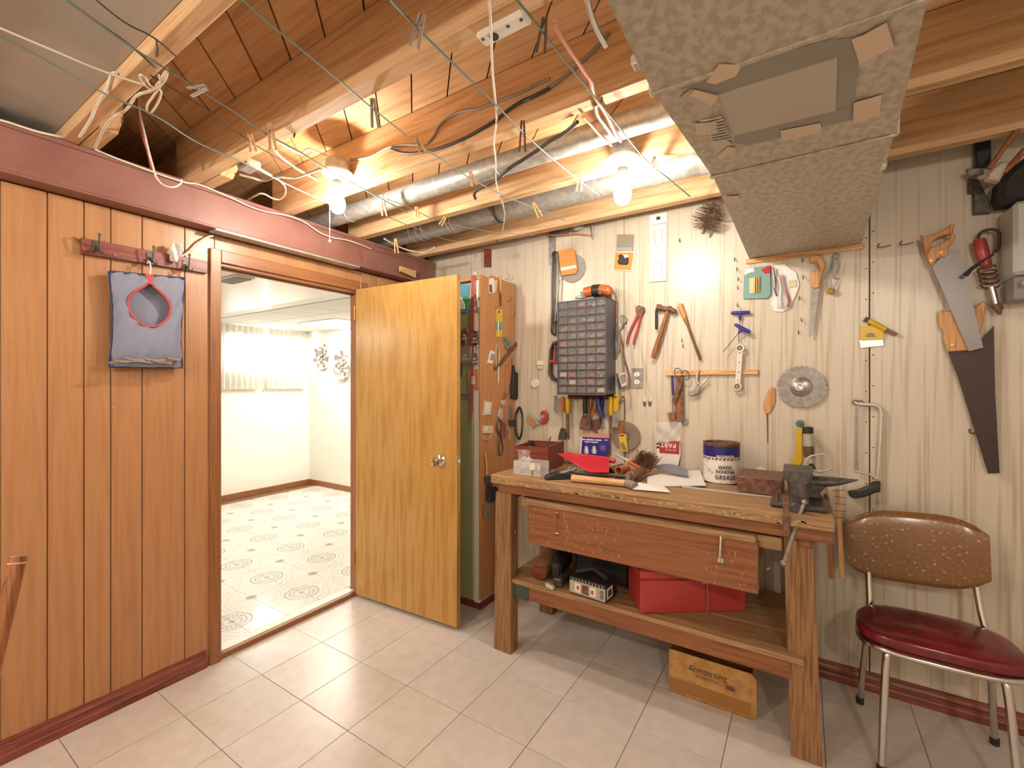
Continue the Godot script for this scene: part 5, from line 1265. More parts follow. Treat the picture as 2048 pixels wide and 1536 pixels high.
func tools_left() -> void:
	var t := thing("steel_square", "grey carpenter's square hanging by the last joist", "square", Vector3(1.099, 2.184, 0.01))
	commit(mb().zpl([Vector2(1.075, 2.393), Vector2(1.122, 2.384), Vector2(1.122, 2.161), Vector2(1.075, 2.164)], 0.004, 0.003), "blade", M.steel, t)
	commit(mb().zpl([Vector2(1.122, 2.384), Vector2(1.122, 2.343), Vector2(1.218, 2.341), Vector2(1.218, 2.37)], 0.004, 0.003), "tongue", M.steel, t)
	t = thing("hedge_rods", "bundle of long dark steel rods with looped ends left of the drawer cabinet", "rods", Vector3(1.124, 1.98, 0.03))
	commit(wire(mb(), [Vector3(1.115, 2.236, 0.02), Vector3(1.108, 2.059, 0.02), Vector3(1.106, 1.863, 0.02), Vector3(1.102, 1.757, 0.02), Vector3(1.115, 1.707, 0.02), Vector3(1.134, 1.725, 0.02), Vector3(1.125, 1.801, 0.02)], 0.006), "rod", M.dark_iron, t)
	commit(wire(mb(), [Vector3(1.133, 2.23, 0.03), Vector3(1.13, 2.054, 0.03), Vector3(1.124, 1.86, 0.03), Vector3(1.112, 1.785, 0.03), Vector3(1.105, 1.726, 0.03), Vector3(1.124, 1.706, 0.03)], 0.006), "rod", M.dark_iron, t)
	commit(wire(mb(), [Vector3(1.146, 2.222, 0.035), Vector3(1.155, 2.05, 0.035), Vector3(1.141, 1.865, 0.035), Vector3(1.133, 1.791, 0.035)], 0.006), "rod", M.steel, t)
	commit(mb().ring(Vector3(1.127, 2.209, 0.03), Vector3(0.3, 0.9, 0.2).normalized(), 0.014, 0.005, 16, 6), "tie", M.dark_iron, t)
	commit(mb().ball(Vector3(1.129, 2.226, 0.03), Vector3(0.02, 0.016, 0.012), 10), "hanger", M.black_rubber, t)
	t = thing("orange_packet", "orange sandpaper packet hanging over a grey disc", "package", Vector3(1.215, 2.161, 0.02))
	commit(mb().zpl([Vector2(1.147, 2.242), Vector2(1.243, 2.245), Vector2(1.264, 2.22), Vector2(1.284, 2.103), Vector2(1.268, 2.079), Vector2(1.174, 2.079), Vector2(1.161, 2.15)], 0.012, 0.012, 0.002), "packet", M.orange_card, t)
	commit(mb().zpl([Vector2(1.169, 2.131), Vector2(1.275, 2.133), Vector2(1.278, 2.116), Vector2(1.172, 2.11)], 0.0242, 0.0006), "white_band", M.paper, t)
	one(mb().zpl(disc(Vector2((Vector3(1.244, 2.119, 0.005)).x, (Vector3(1.244, 2.119, 0.005)).y), 0.088, 32), 0.003, 0.004, 0.001), "sanding_disc", M.grey_card, "dark grey sanding disc behind the orange packet", "disc")
	one(mb().zpl([Vector2(1.259, 2.232), Vector2(1.323, 2.24), Vector2(1.339, 2.219), Vector2(1.311, 2.066), Vector2(1.152, 2.057), Vector2(1.148, 2.027), Vector2(1.155, 2.057), Vector2(1.271, 2.086)], 0.0005, 0.002), "grey_sheet", M.grey_trim, "light grey card behind the sanding disc", "card")
	t = thing("blister_pack", "blister pack with a black and orange card above the drawer cabinet", "package", Vector3(1.577, 2.168, 0.01))
	commit(mb().zpl([Vector2(1.532, 2.282), Vector2(1.638, 2.265), Vector2(1.64, 2.193), Vector2(1.647, 2.188), Vector2(1.626, 2.051), Vector2(1.515, 2.07), Vector2(1.53, 2.183)], 0.002, 0.004, 0.001), "backing_card", M.white_card, t)
	commit(mb().zpl([Vector2(1.534, 2.281), Vector2(1.638, 2.264), Vector2(1.635, 2.166), Vector2(1.531, 2.181)], 0.006, 0.001), "dark_print", M.cable_grey, t)
	commit(mb().zpl([Vector2(1.525, 2.175), Vector2(1.636, 2.159), Vector2(1.62, 2.057), Vector2(1.516, 2.074)], 0.006, 0.002), "orange_print", M.orange_card, t)
	commit(mb().zpl([Vector2(1.545, 2.156), Vector2(1.564, 2.157), Vector2(1.577, 2.14), Vector2(1.604, 2.136), Vector2(1.605, 2.102), Vector2(1.595, 2.091), Vector2(1.549, 2.101), Vector2(1.538, 2.118), Vector2(1.549, 2.131)], 0.008, 0.01, 0.003), "black_part", M.black, t)
	commit(mb().zpl([Vector2(1.58, 2.152), Vector2(1.605, 2.146), Vector2(1.61, 2.132), Vector2(1.584, 2.13)], 0.012, 0.008, 0.002), "white_part", M.white_card, t)
	commit(mb().zpl([Vector2(1.536, 2.202), Vector2(1.632, 2.19), Vector2(1.629, 2.168), Vector2(1.534, 2.18)], 0.006, 0.012, 0.004), "clear_bubble", M.clear_plastic, t)
	t = thing("plastic_template", "tall white plastic shelf bracket packet with two arches", "template", Vector3(1.774, 2.164, 0.01))
	commit(mb().zpl([Vector2(1.731, 2.295), Vector2(1.825, 2.293), Vector2(1.823, 1.968), Vector2(1.723, 1.974)], 0.002, 0.008, 0.002), "plate", M.white_plastic, t)
	commit(mb().zpl([Vector2(1.725, 2.356), Vector2(1.825, 2.356), Vector2(1.825, 2.303), Vector2(1.729, 2.298)], 0.002, 0.003), "header_card", M.paper, t)
	commit(mb().zpl([Vector2(1.764, 2.34), Vector2(1.787, 2.339), Vector2(1.787, 2.322), Vector2(1.766, 2.322)], 0.005, 0.0006), "print", M.ink, t)
	for q in [[Vector3(1.741, 2.279, 0.01), Vector3(1.745, 2.208, 0.01), Vector3(1.751, 2.174, 0.01), Vector3(1.778, 2.155, 0.01), Vector3(1.8, 2.169, 0.01), Vector3(1.81, 2.21, 0.01), Vector3(1.813, 2.272, 0.01)], [Vector3(1.741, 1.985, 0.01), Vector3(1.743, 2.062, 0.01), Vector3(1.751, 2.101, 0.01), Vector3(1.774, 2.112, 0.01), Vector3(1.797, 2.097, 0.01), Vector3(1.805, 2.059, 0.01), Vector3(1.805, 1.984, 0.01)]]:
		commit(wire(mb(), q, 0.004), "arch_rib", M.white_card, t)
	for q in [[Vector3(1.756, 2.27, 0.01), Vector3(1.76, 2.199, 0.01), Vector3(1.778, 2.173, 0.01), Vector3(1.794, 2.193, 0.01), Vector3(1.797, 2.265, 0.01)], [Vector3(1.755, 1.987, 0.01), Vector3(1.756, 2.06, 0.01), Vector3(1.774, 2.087, 0.01), Vector3(1.793, 2.058, 0.01), Vector3(1.794, 1.985, 0.01)]]:
		commit(wire(mb(), q, 0.002), "arch_rib", M.grey_trim, t)
	# chimney brush
	t = thing("wire_brush", "bushy brown wire brush hanging beside the big duct", "brush", Vector3(2.049, 2.25, 0.08))
	var a0: Vector3 = Vector3(2.025, 2.175, 0.08)
	var a1: Vector3 = Vector3(2.09, 2.36, 0.1)
	commit(mb().tube([a0, a0.lerp(a1, 0.12)], 0.008, 8), "handle", M.rusty, t)
	for i in 14: commit(mb().ring(a0.lerp(a1, 0.12 + 0.06 * i), (a1 - a0).normalized(), 0.0035, 0.0025, 8, 5), "twist", M.rusty, t)
	var r := RandomNumberGenerator.new()
	r.seed = 3
	var br := mb()
	for i in 520:
		var u := r.randf_range(0.1, 0.98)
		var c := a0.lerp(a1, u)
		var d := Vector3(r.randfn(0, 1), r.randfn(0, 1), r.randfn(0, 1))
		d -= (a1 - a0).normalized() * d.dot((a1 - a0).normalized())
		d = d.normalized() * r.randf_range(0.06, 0.085) * sin(PI * clampf(u * 0.75 + 0.2, 0, 1))
		if c.z + d.z < 0.004: d.z = 0.004 - c.z
		var e := c + d + (a1 - a0).normalized() * r.randf_range(-0.012, 0.012)
		br.tube([c, e], 0.0007, 3, false)
	var bo := commit(br, "bristles", M.rusty, t)
	bo.set_meta("kind", "stuff")
	# small white discs and switches left of the cabinet
	t = thing("wall_disc", "round white plastic dial on the wall beside the black pouch", "dial", Vector3(0.97, 1.394, 0))
	commit(mb().lathe([Vector2(0, 0), Vector2(0.03, 0), Vector2(0.03, 0.008), Vector2(0.026, 0.014), Vector2(0.006, 0.015), Vector2(0.006, 0.018), Vector2(0, 0.018)], Transform3D(Basis(Vector3.RIGHT, PI / 2), Vector3(0.97, 1.394, 0)), 28), "dial_body", M.white_plastic, t)
	t = thing("small_switch", "small white square switch above the round white dial", "switch", Vector3(1.009, 1.51, 0))
	commit(mb().zpl([Vector2(0.987, 1.545), Vector2(1.036, 1.544), Vector2(1.036, 1.513), Vector2(0.987, 1.514)], 0.0, 0.016, 0.003), "cover", M.white_plastic, t)
	commit(mb().zpl([Vector2(0.988, 1.514), Vector2(1.036, 1.513), Vector2(1.034, 1.488), Vector2(0.99, 1.488)], 0.0, 0.01, 0.002), "base", M.cream_enamel, t)
	# big C clamp
	t = thing("c_clamp", "large dark C clamp with a red screw left of the drawer cabinet", "clamp", Vector3(1.12, 1.529, 0.03))
	commit(mb().zpl([Vector2(1.145, 1.668), Vector2(1.111, 1.662), Vector2(1.088, 1.614), Vector2(1.081, 1.53), Vector2(1.077, 1.455), Vector2(1.102, 1.413), Vector2(1.147, 1.403), Vector2(1.147, 1.424), Vector2(1.115, 1.435), Vector2(1.102, 1.462), Vector2(1.105, 1.605), Vector2(1.119, 1.643), Vector2(1.145, 1.649)], 0.006, 0.025, 0.005), "frame", M.dark_iron, t)
	commit(mb().tube([Vector3(1.128, 1.642, 0.02), Vector3(1.13, 1.529, 0.02)], 0.008, 8), "screw", M.red_paint, t)
	commit(mb().zpl([Vector2(1.088, 1.545), Vector2(1.145, 1.548), Vector2(1.145, 1.527), Vector2(1.091, 1.524)], 0.02, 0.014, 0.003), "red_jaw", M.red_paint, t)
	# scraper and red clamp
	t = thing("paint_scraper", "tilted steel scraper with a tan face beside the red spring clamp", "scraper", Vector3(0.964, 1.145, 0.02))
	commit(mb().zpl([Vector2(0.91, 1.164), Vector2(0.939, 1.188), Vector2(0.989, 1.124), Vector2(0.963, 1.094)], 0.006, 0.01, 0.002), "face", M.pale_wood_y, t)
	commit(mb().zpl([Vector2(0.939, 1.188), Vector2(0.95, 1.195), Vector2(1.017, 1.132), Vector2(0.992, 1.12)], 0.008, 0.012, 0.003), "edge", M.bright_steel, t)
	commit(wire(mb(), [Vector3(0.946, 1.193, 0.02), Vector3(0.951, 1.206, 0.02), Vector3(0.968, 1.194, 0.02), Vector3(0.973, 1.176, 0.02), Vector3(0.992, 1.164, 0.02)], 0.003), "wire", M.bright_steel, t)
	t = thing("spring_clamp", "small red oval clamp on the wall above the wooden box", "clamp", Vector3(1.045, 1.172, 0.02))
	commit(mb().zpl([Vector2(1.034, 1.216), Vector2(1.054, 1.217), Vector2(1.069, 1.198), Vector2(1.07, 1.161), Vector2(1.055, 1.134), Vector2(1.031, 1.126), Vector2(1.012, 1.147), Vector2(1.024, 1.166), Vector2(1.045, 1.16), Vector2(1.05, 1.191), Vector2(1.031, 1.196), Vector2(1.02, 1.184), Vector2(1.015, 1.196)], 0.006, 0.018, 0.004), "frame", M.red_paint, t)
	commit(mb().tube([Vector3(0.998, 1.165, 0.03), Vector3(1.036, 1.149, 0.03)], 0.004, 8), "screw", M.bright_steel, t)

func organizer() -> void:
	var t := thing("drawer_cabinet", "grey metal cabinet of sixty small clear drawers on the tool wall", "cabinet", Vector3(1.368, 1.325, 0.08))
	var x0 := 1.212
	var x1 := 1.524
	var y0 := 1.325
	var y1 := 1.888
	var case := mat("slate_metal", "#4d4c58", 0.4)
	for b in [[Vector3(x0, y0, 0.001), Vector3(x0 + 0.006, y1, 0.156)], [Vector3(x1 - 0.006, y0, 0.001), Vector3(x1, y1, 0.156)], [Vector3(x0, y1 - 0.006, 0.001), Vector3(x1, y1, 0.156)], [Vector3(x0, y0, 0.001), Vector3(x1, y0 + 0.006, 0.156)], [Vector3(x0, y0, 0.001), Vector3(x1, y1, 0.004)]]:
		commit(mb().bx(b[0], b[1], 0.001), "case_panel", case, t)
	commit(mb().xpl([Vector2(0.123, 1.42), Vector2(0.039, 1.431), Vector2(0.027, 1.379), Vector2(0.063, 1.352), Vector2(0.11, 1.355)], 1.524, 0.002), "side_recess", M.dark_iron, t)
	var cols := 5
	var rows := 12
	var w := (x1 - x0 - 0.012) / cols
	var h := (y1 - y0 - 0.012) / rows
	for i in rows + 1:
		var y := y0 + 0.006 + h * i
		commit(mb().bx(Vector3(x0 + 0.006, y - 0.0015, 0.006), Vector3(x1 - 0.006, y + 0.0015, 0.154)), "shelf_divider", case, t)
	for j in cols - 1:
		var x := x0 + 0.006 + w * (j + 1)
		commit(mb().bx(Vector3(x - 0.0012, y0 + 0.006, 0.006), Vector3(x + 0.0012, y1 - 0.006, 0.152)), "shelf_divider", case, t)
	var r := RandomNumberGenerator.new()
	r.seed = 21
	var pl := glass("drawer_plastic", Color(0.66, 0.65, 0.64, 0.2), 0.08)
	var kinds := ["steel", "dark_iron", "dark_iron", "cable_grey", "rusty", "grey_card", "brass", "cable_dark"]
	for i in rows:
		for j in cols:
			var c := Vector3(x0 + 0.006 + w * (j + 0.5), y0 + 0.006 + h * (i + 0.5), 0.15)
			var d := mb()
			d.box(c + Vector3(0, 0.001, 0.001), Vector3(w - 0.006, h - 0.007, 0.002), 0.0006)
			d.box(c + Vector3(0, -h * 0.5 + 0.006, -0.06), Vector3(w - 0.006, 0.002, 0.12))
			var o := commit(d, "drawer", pl, t)
			commit(mb().box(c + Vector3(0, -h * 0.5 + 0.012, 0.006), Vector3(w * 0.42, 0.005, 0.009), 0.0015), "pull", pl, o)
			var k: String = kinds[r.randi() % kinds.size()]
			if [[2, 0], [1, 3], [0, 4], [6, 0], [2, 1], [11, 2], [1, 1]].has([i, j]):
				k = "red_paint" if [[2, 1], [6, 0], [11, 2], [1, 3]].has([i, j]) else "masking_tape"
			var fill := mb()
			for q in 9:
				fill.box(c + Vector3(r.randf_range(-0.36, 0.36) * w, -h * 0.5 + 0.012 + r.randf() * 0.024, -0.02 - 0.015 * r.randf()), Vector3(r.randf_range(0.012, 0.026), r.randf_range(0.006, 0.016), 0.016), 0.002, Basis(Vector3.BACK, r.randf_range(-0.6, 0.6)))
			if k == "red_paint" or k == "masking_tape": fill.box(c + Vector3(0, 0, -0.004), Vector3(w * 0.66, h * 0.5, 0.003), 0.001)
			commit(fill, "contents", M[k], o)
	# drill lying on top
	t = thing("electric_drill", "orange electric drill lying on top of the drawer cabinet", "drill", Vector3(1.38, 1.889, 0.08))
	var p := [Vector3(1.3, 1.913, 0.09), Vector3(1.319, 1.914, 0.09), Vector3(1.35, 1.915, 0.09), Vector3(1.359, 1.922, 0.09), Vector3(1.365, 1.939, 0.09), Vector3(1.418, 1.944, 0.09), Vector3(1.462, 1.943, 0.09), Vector3(1.506, 1.934, 0.09), Vector3(1.527, 1.925, 0.09)]
	commit(mb().tube([p[0], p[1], p[2]], [0.006, 0.01, 0.013], 12), "chuck", M.bright_steel, t)
	commit(mb().tube([p[2], p[3], p[4]], [0.016, 0.024, 0.03], 14), "gear_case", M.bright_steel, t)
	commit(mb().tube([p[4], p[5]], [0.031, 0.033], 16), "housing", M.orange_paint, t)
	commit(mb().tube([p[5], p[6]], [0.036, 0.036], 16), "vent_band", M.black, t)
	commit(mb().tube([p[6], p[7], p[8], p[8] + Vector3(0.008, 0, 0)], [0.035, 0.034, 0.026, 0.012], 16), "motor_end", M.orange_paint, t)
	commit(mb().bar(p[6] + Vector3(0, -0.01, 0), p[6] + Vector3(0.03, -0.03, 0.07), 0.03, 0.025, 0.006), "grip", M.rusty, t)
	one(wire(mb(), [Vector3(1.484, 1.962, 0.1), Vector3(1.509, 1.956, 0.1), Vector3(1.538, 1.929, 0.1), Vector3(1.559, 1.893, 0.1), Vector3(1.569, 1.831, 0.1), Vector3(1.565, 1.784, 0.1), Vector3(1.569, 1.73, 0.1), Vector3(1.587, 1.675, 0.1), Vector3(1.601, 1.607, 0.1), Vector3(1.607, 1.554, 0.1), Vector3(1.618, 1.507, 0.1), Vector3(1.631, 1.466, 0.1), Vector3(1.641, 1.426, 0.1), Vector3(1.641, 1.38, 0.1), Vector3(1.64, 1.36, 0.1)], 0.0065), "drill_cord", M.rusty, "brown drill cord hanging down beside the drawer cabinet to the outlet", "cord")
	# outlet
	t = thing("wall_outlet", "brushed steel double outlet plate on the tool wall", "outlet", Vector3(1.654, 1.424, 0))
	commit(mb().zpl([Vector2(1.619, 1.483), Vector2(1.689, 1.481), Vector2(1.689, 1.365), Vector2(1.619, 1.364)], 0.0, 0.005, 0.0015), "plate", M.steel, t)
	for q in [Vector3(1.654, 1.446, 0.006), Vector3(1.654, 1.401, 0.006)]:
		commit(mb().zpl(disc(Vector2(q.x, q.y), 0.0165, 18, 0.014), 0.004, 0.004, 0.001), "socket", M.porcelain, t)
		for dx in [-0.005, 0.005]: commit(mb().box(q + Vector3(dx, 0.003, 0.0025), Vector3(0.0022, 0.007, 0.001)), "slot", M.ink, t)
		commit(mb().box(q + Vector3(0, -0.007, 0.0025), Vector3(0.004, 0.004, 0.001)), "slot", M.ink, t)
	t = thing("staple_gun", "silver stapler hanging beside the outlet", "stapler", Vector3(1.573, 1.421, 0.03))
	commit(mb().zpl([Vector2(1.539, 1.452), Vector2(1.591, 1.463), Vector2(1.607, 1.448), Vector2(1.605, 1.383), Vector2(1.562, 1.364), Vector2(1.555, 1.386)], 0.006, 0.024, 0.004), "body", M.bright_steel, t)
	commit(mb().zpl([Vector2(1.559, 1.441), Vector2(1.592, 1.449), Vector2(1.597, 1.403), Vector2(1.573, 1.39)], 0.028, 0.006, 0.002), "window", M.grey_card, t)
	commit(wire(mb(), [Vector3(1.544, 1.452, 0.035), Vector3(1.551, 1.421, 0.035), Vector3(1.563, 1.38, 0.035), Vector3(1.564, 1.359, 0.035)], 0.006), "lever", M.dark_iron, t)
	t = thing("adjustable_wrench", "rusty adjustable wrench head beside the drill cord", "wrench", Vector3(1.577, 1.746, 0.01))
	commit(mb().zpl([Vector2(1.555, 1.8), Vector2(1.577, 1.798), Vector2(1.599, 1.772), Vector2(1.596, 1.752), Vector2(1.577, 1.745), Vector2(1.58, 1.732), Vector2(1.569, 1.719), Vector2(1.548, 1.696), Vector2(1.559, 1.671), Vector2(1.552, 1.588), Vector2(1.53, 1.537), Vector2(1.53, 1.589), Vector2(1.541, 1.686), Vector2(1.537, 1.711), Vector2(1.569, 1.74), Vector2(1.559, 1.768)], 0.004, 0.012, 0.002), "wrench_body", M.steel, t)
	commit(mb().cyl(Vector3(1.569, 1.733, 0.008), Vector3(1.574, 1.731, 0.022), 0.006, 10), "worm_screw", M.rusty, t)

func tools_under_organizer() -> void:
	var g := "tools hung under the drawer cabinet"
	# little rack
	one(mb().bx(Vector3(1.215, 1.298, 0.002), Vector3(1.54, 1.322, 0.018), 0.002), "tool_strip", M.red_wood, "reddish wood strip under the drawer cabinet", "rack")
	for i in 3:
		var p: Vector3 = Vector3(1.129, 1.307, 0.03) + Vector3(0.009 * i, 0, 0.004 * i)
		var t := thing("hex_wrench", ["leftmost steel socket wrench under the drawer cabinet", "second steel socket wrench under the drawer cabinet", "third steel socket wrench under the drawer cabinet"][i], "wrench", p, g)
		commit(mb().tube([p, p + Vector3(0.001, -0.07 - 0.01 * i, 0.003)], 0.0035, 8), "shaft", M.steel, t)
		commit(mb().ring(p + Vector3(0, 0.002, 0), Vector3.BACK, 0.005, 0.002, 12, 6), "eye", M.steel, t)
		commit(mb().ring(p + Vector3(0.001, -0.078 - 0.01 * i, 0.003), Vector3.BACK, 0.006, 0.003, 12, 6), "box_end", M.steel, t)
	driver("orange-handled screwdriver left of the yellow one", [Vector3(1.186, 1.308, 0.03), Vector3(1.187, 1.255, 0.03), Vector3(1.186, 1.214, 0.03), Vector3(1.189, 1.114, 0.03)], [0.012, 0.012, 0.009], "orange_paint", "steel", 0.003)
	driver("yellow fluted screwdriver under the drawer cabinet's left half", [Vector3(1.226, 1.3, 0.035), Vector3(1.226, 1.268, 0.035), Vector3(1.224, 1.207, 0.035), Vector3(1.23, 1.041, 0.035)], [0.017, 0.02, 0.012], "yellow_plastic", "rusty", 0.009)
	driver("dark blue handled putty knife under the cabinet's middle", [Vector3(1.338, 1.305, 0.03), Vector3(1.338, 1.259, 0.03), Vector3(1.341, 1.211, 0.03), Vector3(1.341, 1.191, 0.03)], [0.011, 0.014, 0.014], "black", "steel", 0.01, "putty knife", "putty_knife")
	var t := get_node("putty_knife")
	commit(mb().zpl([Vector2(1.327, 1.21), Vector2(1.358, 1.211), Vector2(1.377, 1.158), Vector2(1.376, 1.107), Vector2(1.299, 1.109), Vector2(1.309, 1.166)], 0.026, 0.003), "blade", M.rusty, t)
	driver("thin brown-handled scraper next to the putty knife", [Vector3(1.375, 1.308, 0.03), Vector3(1.375, 1.271, 0.03), Vector3(1.376, 1.226, 0.03), Vector3(1.377, 1.101, 0.03)], [0.011, 0.013, 0.008], "tool_wood", "dark_iron", 0.003, "scraper", "hand_scraper")
	driver("orange-tipped awl between the scrapers", [Vector3(1.413, 1.278, 0.04), Vector3(1.402, 1.233, 0.04), Vector3(1.393, 1.199, 0.04), Vector3(1.39, 1.159, 0.04)], [0.009, 0.011, 0.007], "orange_paint", "steel", 0.002, "awl", "awl")
	driver("blue-handled nut driver tilted right under the cabinet", [Vector3(1.431, 1.307, 0.055), Vector3(1.44, 1.252, 0.055), Vector3(1.464, 1.186, 0.055), Vector3(1.475, 1.12, 0.055)], [0.013, 0.016, 0.015], "blue_plastic", "steel", 0.004, "nut driver", "nut_driver")
	driver("dark blue screwdriver behind the tilted nut driver", [Vector3(1.443, 1.306, 0.018), Vector3(1.444, 1.273, 0.018), Vector3(1.44, 1.233, 0.018), Vector3(1.425, 1.114, 0.018)], [0.012, 0.014, 0.011], "navy", "rusty", 0.008)
	driver("yellow-handled screwdriver with a long shaft right of the centre", [Vector3(1.505, 1.313, 0.035), Vector3(1.505, 1.264, 0.035), Vector3(1.507, 1.206, 0.035), Vector3(1.502, 0.96, 0.035)], [0.014, 0.016, 0.011], "yellow_plastic", "rusty", 0.007)
	t = thing("yellow_file", "yellow flat-handled scraper at the cabinet's right corner", "scraper", Vector3(1.539, 1.226, 0.04), g)
	commit(mb().zpl([Vector2(1.527, 1.325), Vector2(1.541, 1.333), Vector2(1.557, 1.322), Vector2(1.554, 1.227), Vector2(1.523, 1.225)], 0.03, 0.016, 0.005), "handle", M.yellow_plastic, t)
	commit(mb().cyl(Vector3(1.54, 1.314, 0.046), Vector3(1.54, 1.314, 0.047), 0.006, 10), "hang_hole", M.ink, t)
	commit(mb().zpl([Vector2(1.52, 1.225), Vector2(1.554, 1.227), Vector2(1.553, 1.167), Vector2(1.55, 1.131), Vector2(1.516, 1.133)], 0.034, 0.003), "blade", M.steel, t)
	# grinding wheel and yellow card
	var c: Vector3 = Vector3(1.59, 1.082, 0.008)
	t = thing("grinding_disc", "large round grey-brown grinding wheel on the wall", "disc", c)
	commit(mb().lathe([Vector2(0, 0.0), Vector2(0.083, 0.0), Vector2(0.085, 0.003), Vector2(0.083, 0.006), Vector2(0.03, 0.005), Vector2(0.028, 0.0035), Vector2(0.0, 0.0035)], Transform3D(Basis(Vector3.RIGHT, PI / 2), c), 40), "wheel", mat("abrasive", "#857463", 0.8), t)
	commit(mb().ring(c + Vector3(0, 0, 0.004), Vector3.BACK, 0.022, 0.0025, 24, 6), "hub_ring", M.rusty, t)
	t = thing("leather_strap", "narrow brown leather strap hanging over the grinding wheel", "strap", Vector3(1.577, 1.254, 0.03), g)
	commit(wire(mb(), [Vector3(1.556, 1.27, 0.025), Vector3(1.567, 1.303, 0.025), Vector3(1.575, 1.317, 0.025), Vector3(1.585, 1.303, 0.025), Vector3(1.588, 1.244, 0.025), Vector3(1.589, 1.178, 0.025)], 0.004), "loop", M.rusty, t)
	commit(mb().zpl([Vector2(1.548, 1.174), Vector2(1.582, 1.178), Vector2(1.579, 1.096), Vector2(1.551, 1.094)], 0.018, 0.003), "tongue", M.tool_wood, t)
	t = thing("yellow_bit_card", "yellow card holding two drill bits in front of the grinding wheel", "package", Vector3(1.579, 1.042, 0.03))
	commit(mb().zpl([Vector2(1.549, 1.089), Vector2(1.558, 1.095), Vector2(1.588, 1.097), Vector2(1.596, 1.092), Vector2(1.608, 0.996), Vector2(1.563, 0.988)], 0.022, 0.006, 0.002), "card", M.yellow_card, t)
	commit(mb().zpl([Vector2(1.556, 1.088), Vector2(1.587, 1.092), Vector2(1.586, 1.085), Vector2(1.558, 1.081)], 0.028, 0.0008), "slot", M.ink, t)
	commit(mb().tube([Vector3(1.567, 1.042, 0.032), Vector3(1.585, 1.005, 0.032)], 0.004, 8), "bit", M.steel, t)
	commit(mb().tube([Vector3(1.578, 1.048, 0.032), Vector3(1.595, 1.008, 0.032)], 0.004, 8), "bit", M.steel, t)
	commit(mb().tube([Vector3(1.584, 0.986, 0.01), Vector3(1.584, 0.934, 0.01)], 0.0025, 6), "string", M.tool_wood, t)
	# rusty scrapers behind
	one(mb().zpl([Vector2(1.374, 1.168), Vector2(1.431, 1.182), Vector2(1.425, 1.136), Vector2(1.404, 1.107), Vector2(1.425, 1.08), Vector2(1.404, 1.079), Vector2(1.374, 1.111)], 0.004, 0.006, 0.002), "rusty_scraper", M.rusty, "rusty curved scraper blade behind the hanging drivers", "scraper")
	one(mb().zpl([Vector2(1.164, 1.109), Vector2(1.173, 1.111), Vector2(1.194, 1.102), Vector2(1.203, 1.067), Vector2(1.198, 1.037), Vector2(1.144, 1.033), Vector2(1.15, 1.069)], 0.004, 0.01, 0.002), "chisel_sheath", M.dark_iron, "dark chisel sheath behind the wooden box", "sheath")
	for i in 2:
		var q: Vector3 = [Vector3(1.697, 1.291, 0.001), Vector3(1.728, 1.292, 0.001)][i]
		one(mb().ball(q, Vector3(0.012, 0.034, 0.003), 14), "white_plug", M.porcelain, ["left white oval plug below the outlet", "right white oval plug below the outlet"][i], "wall plug")

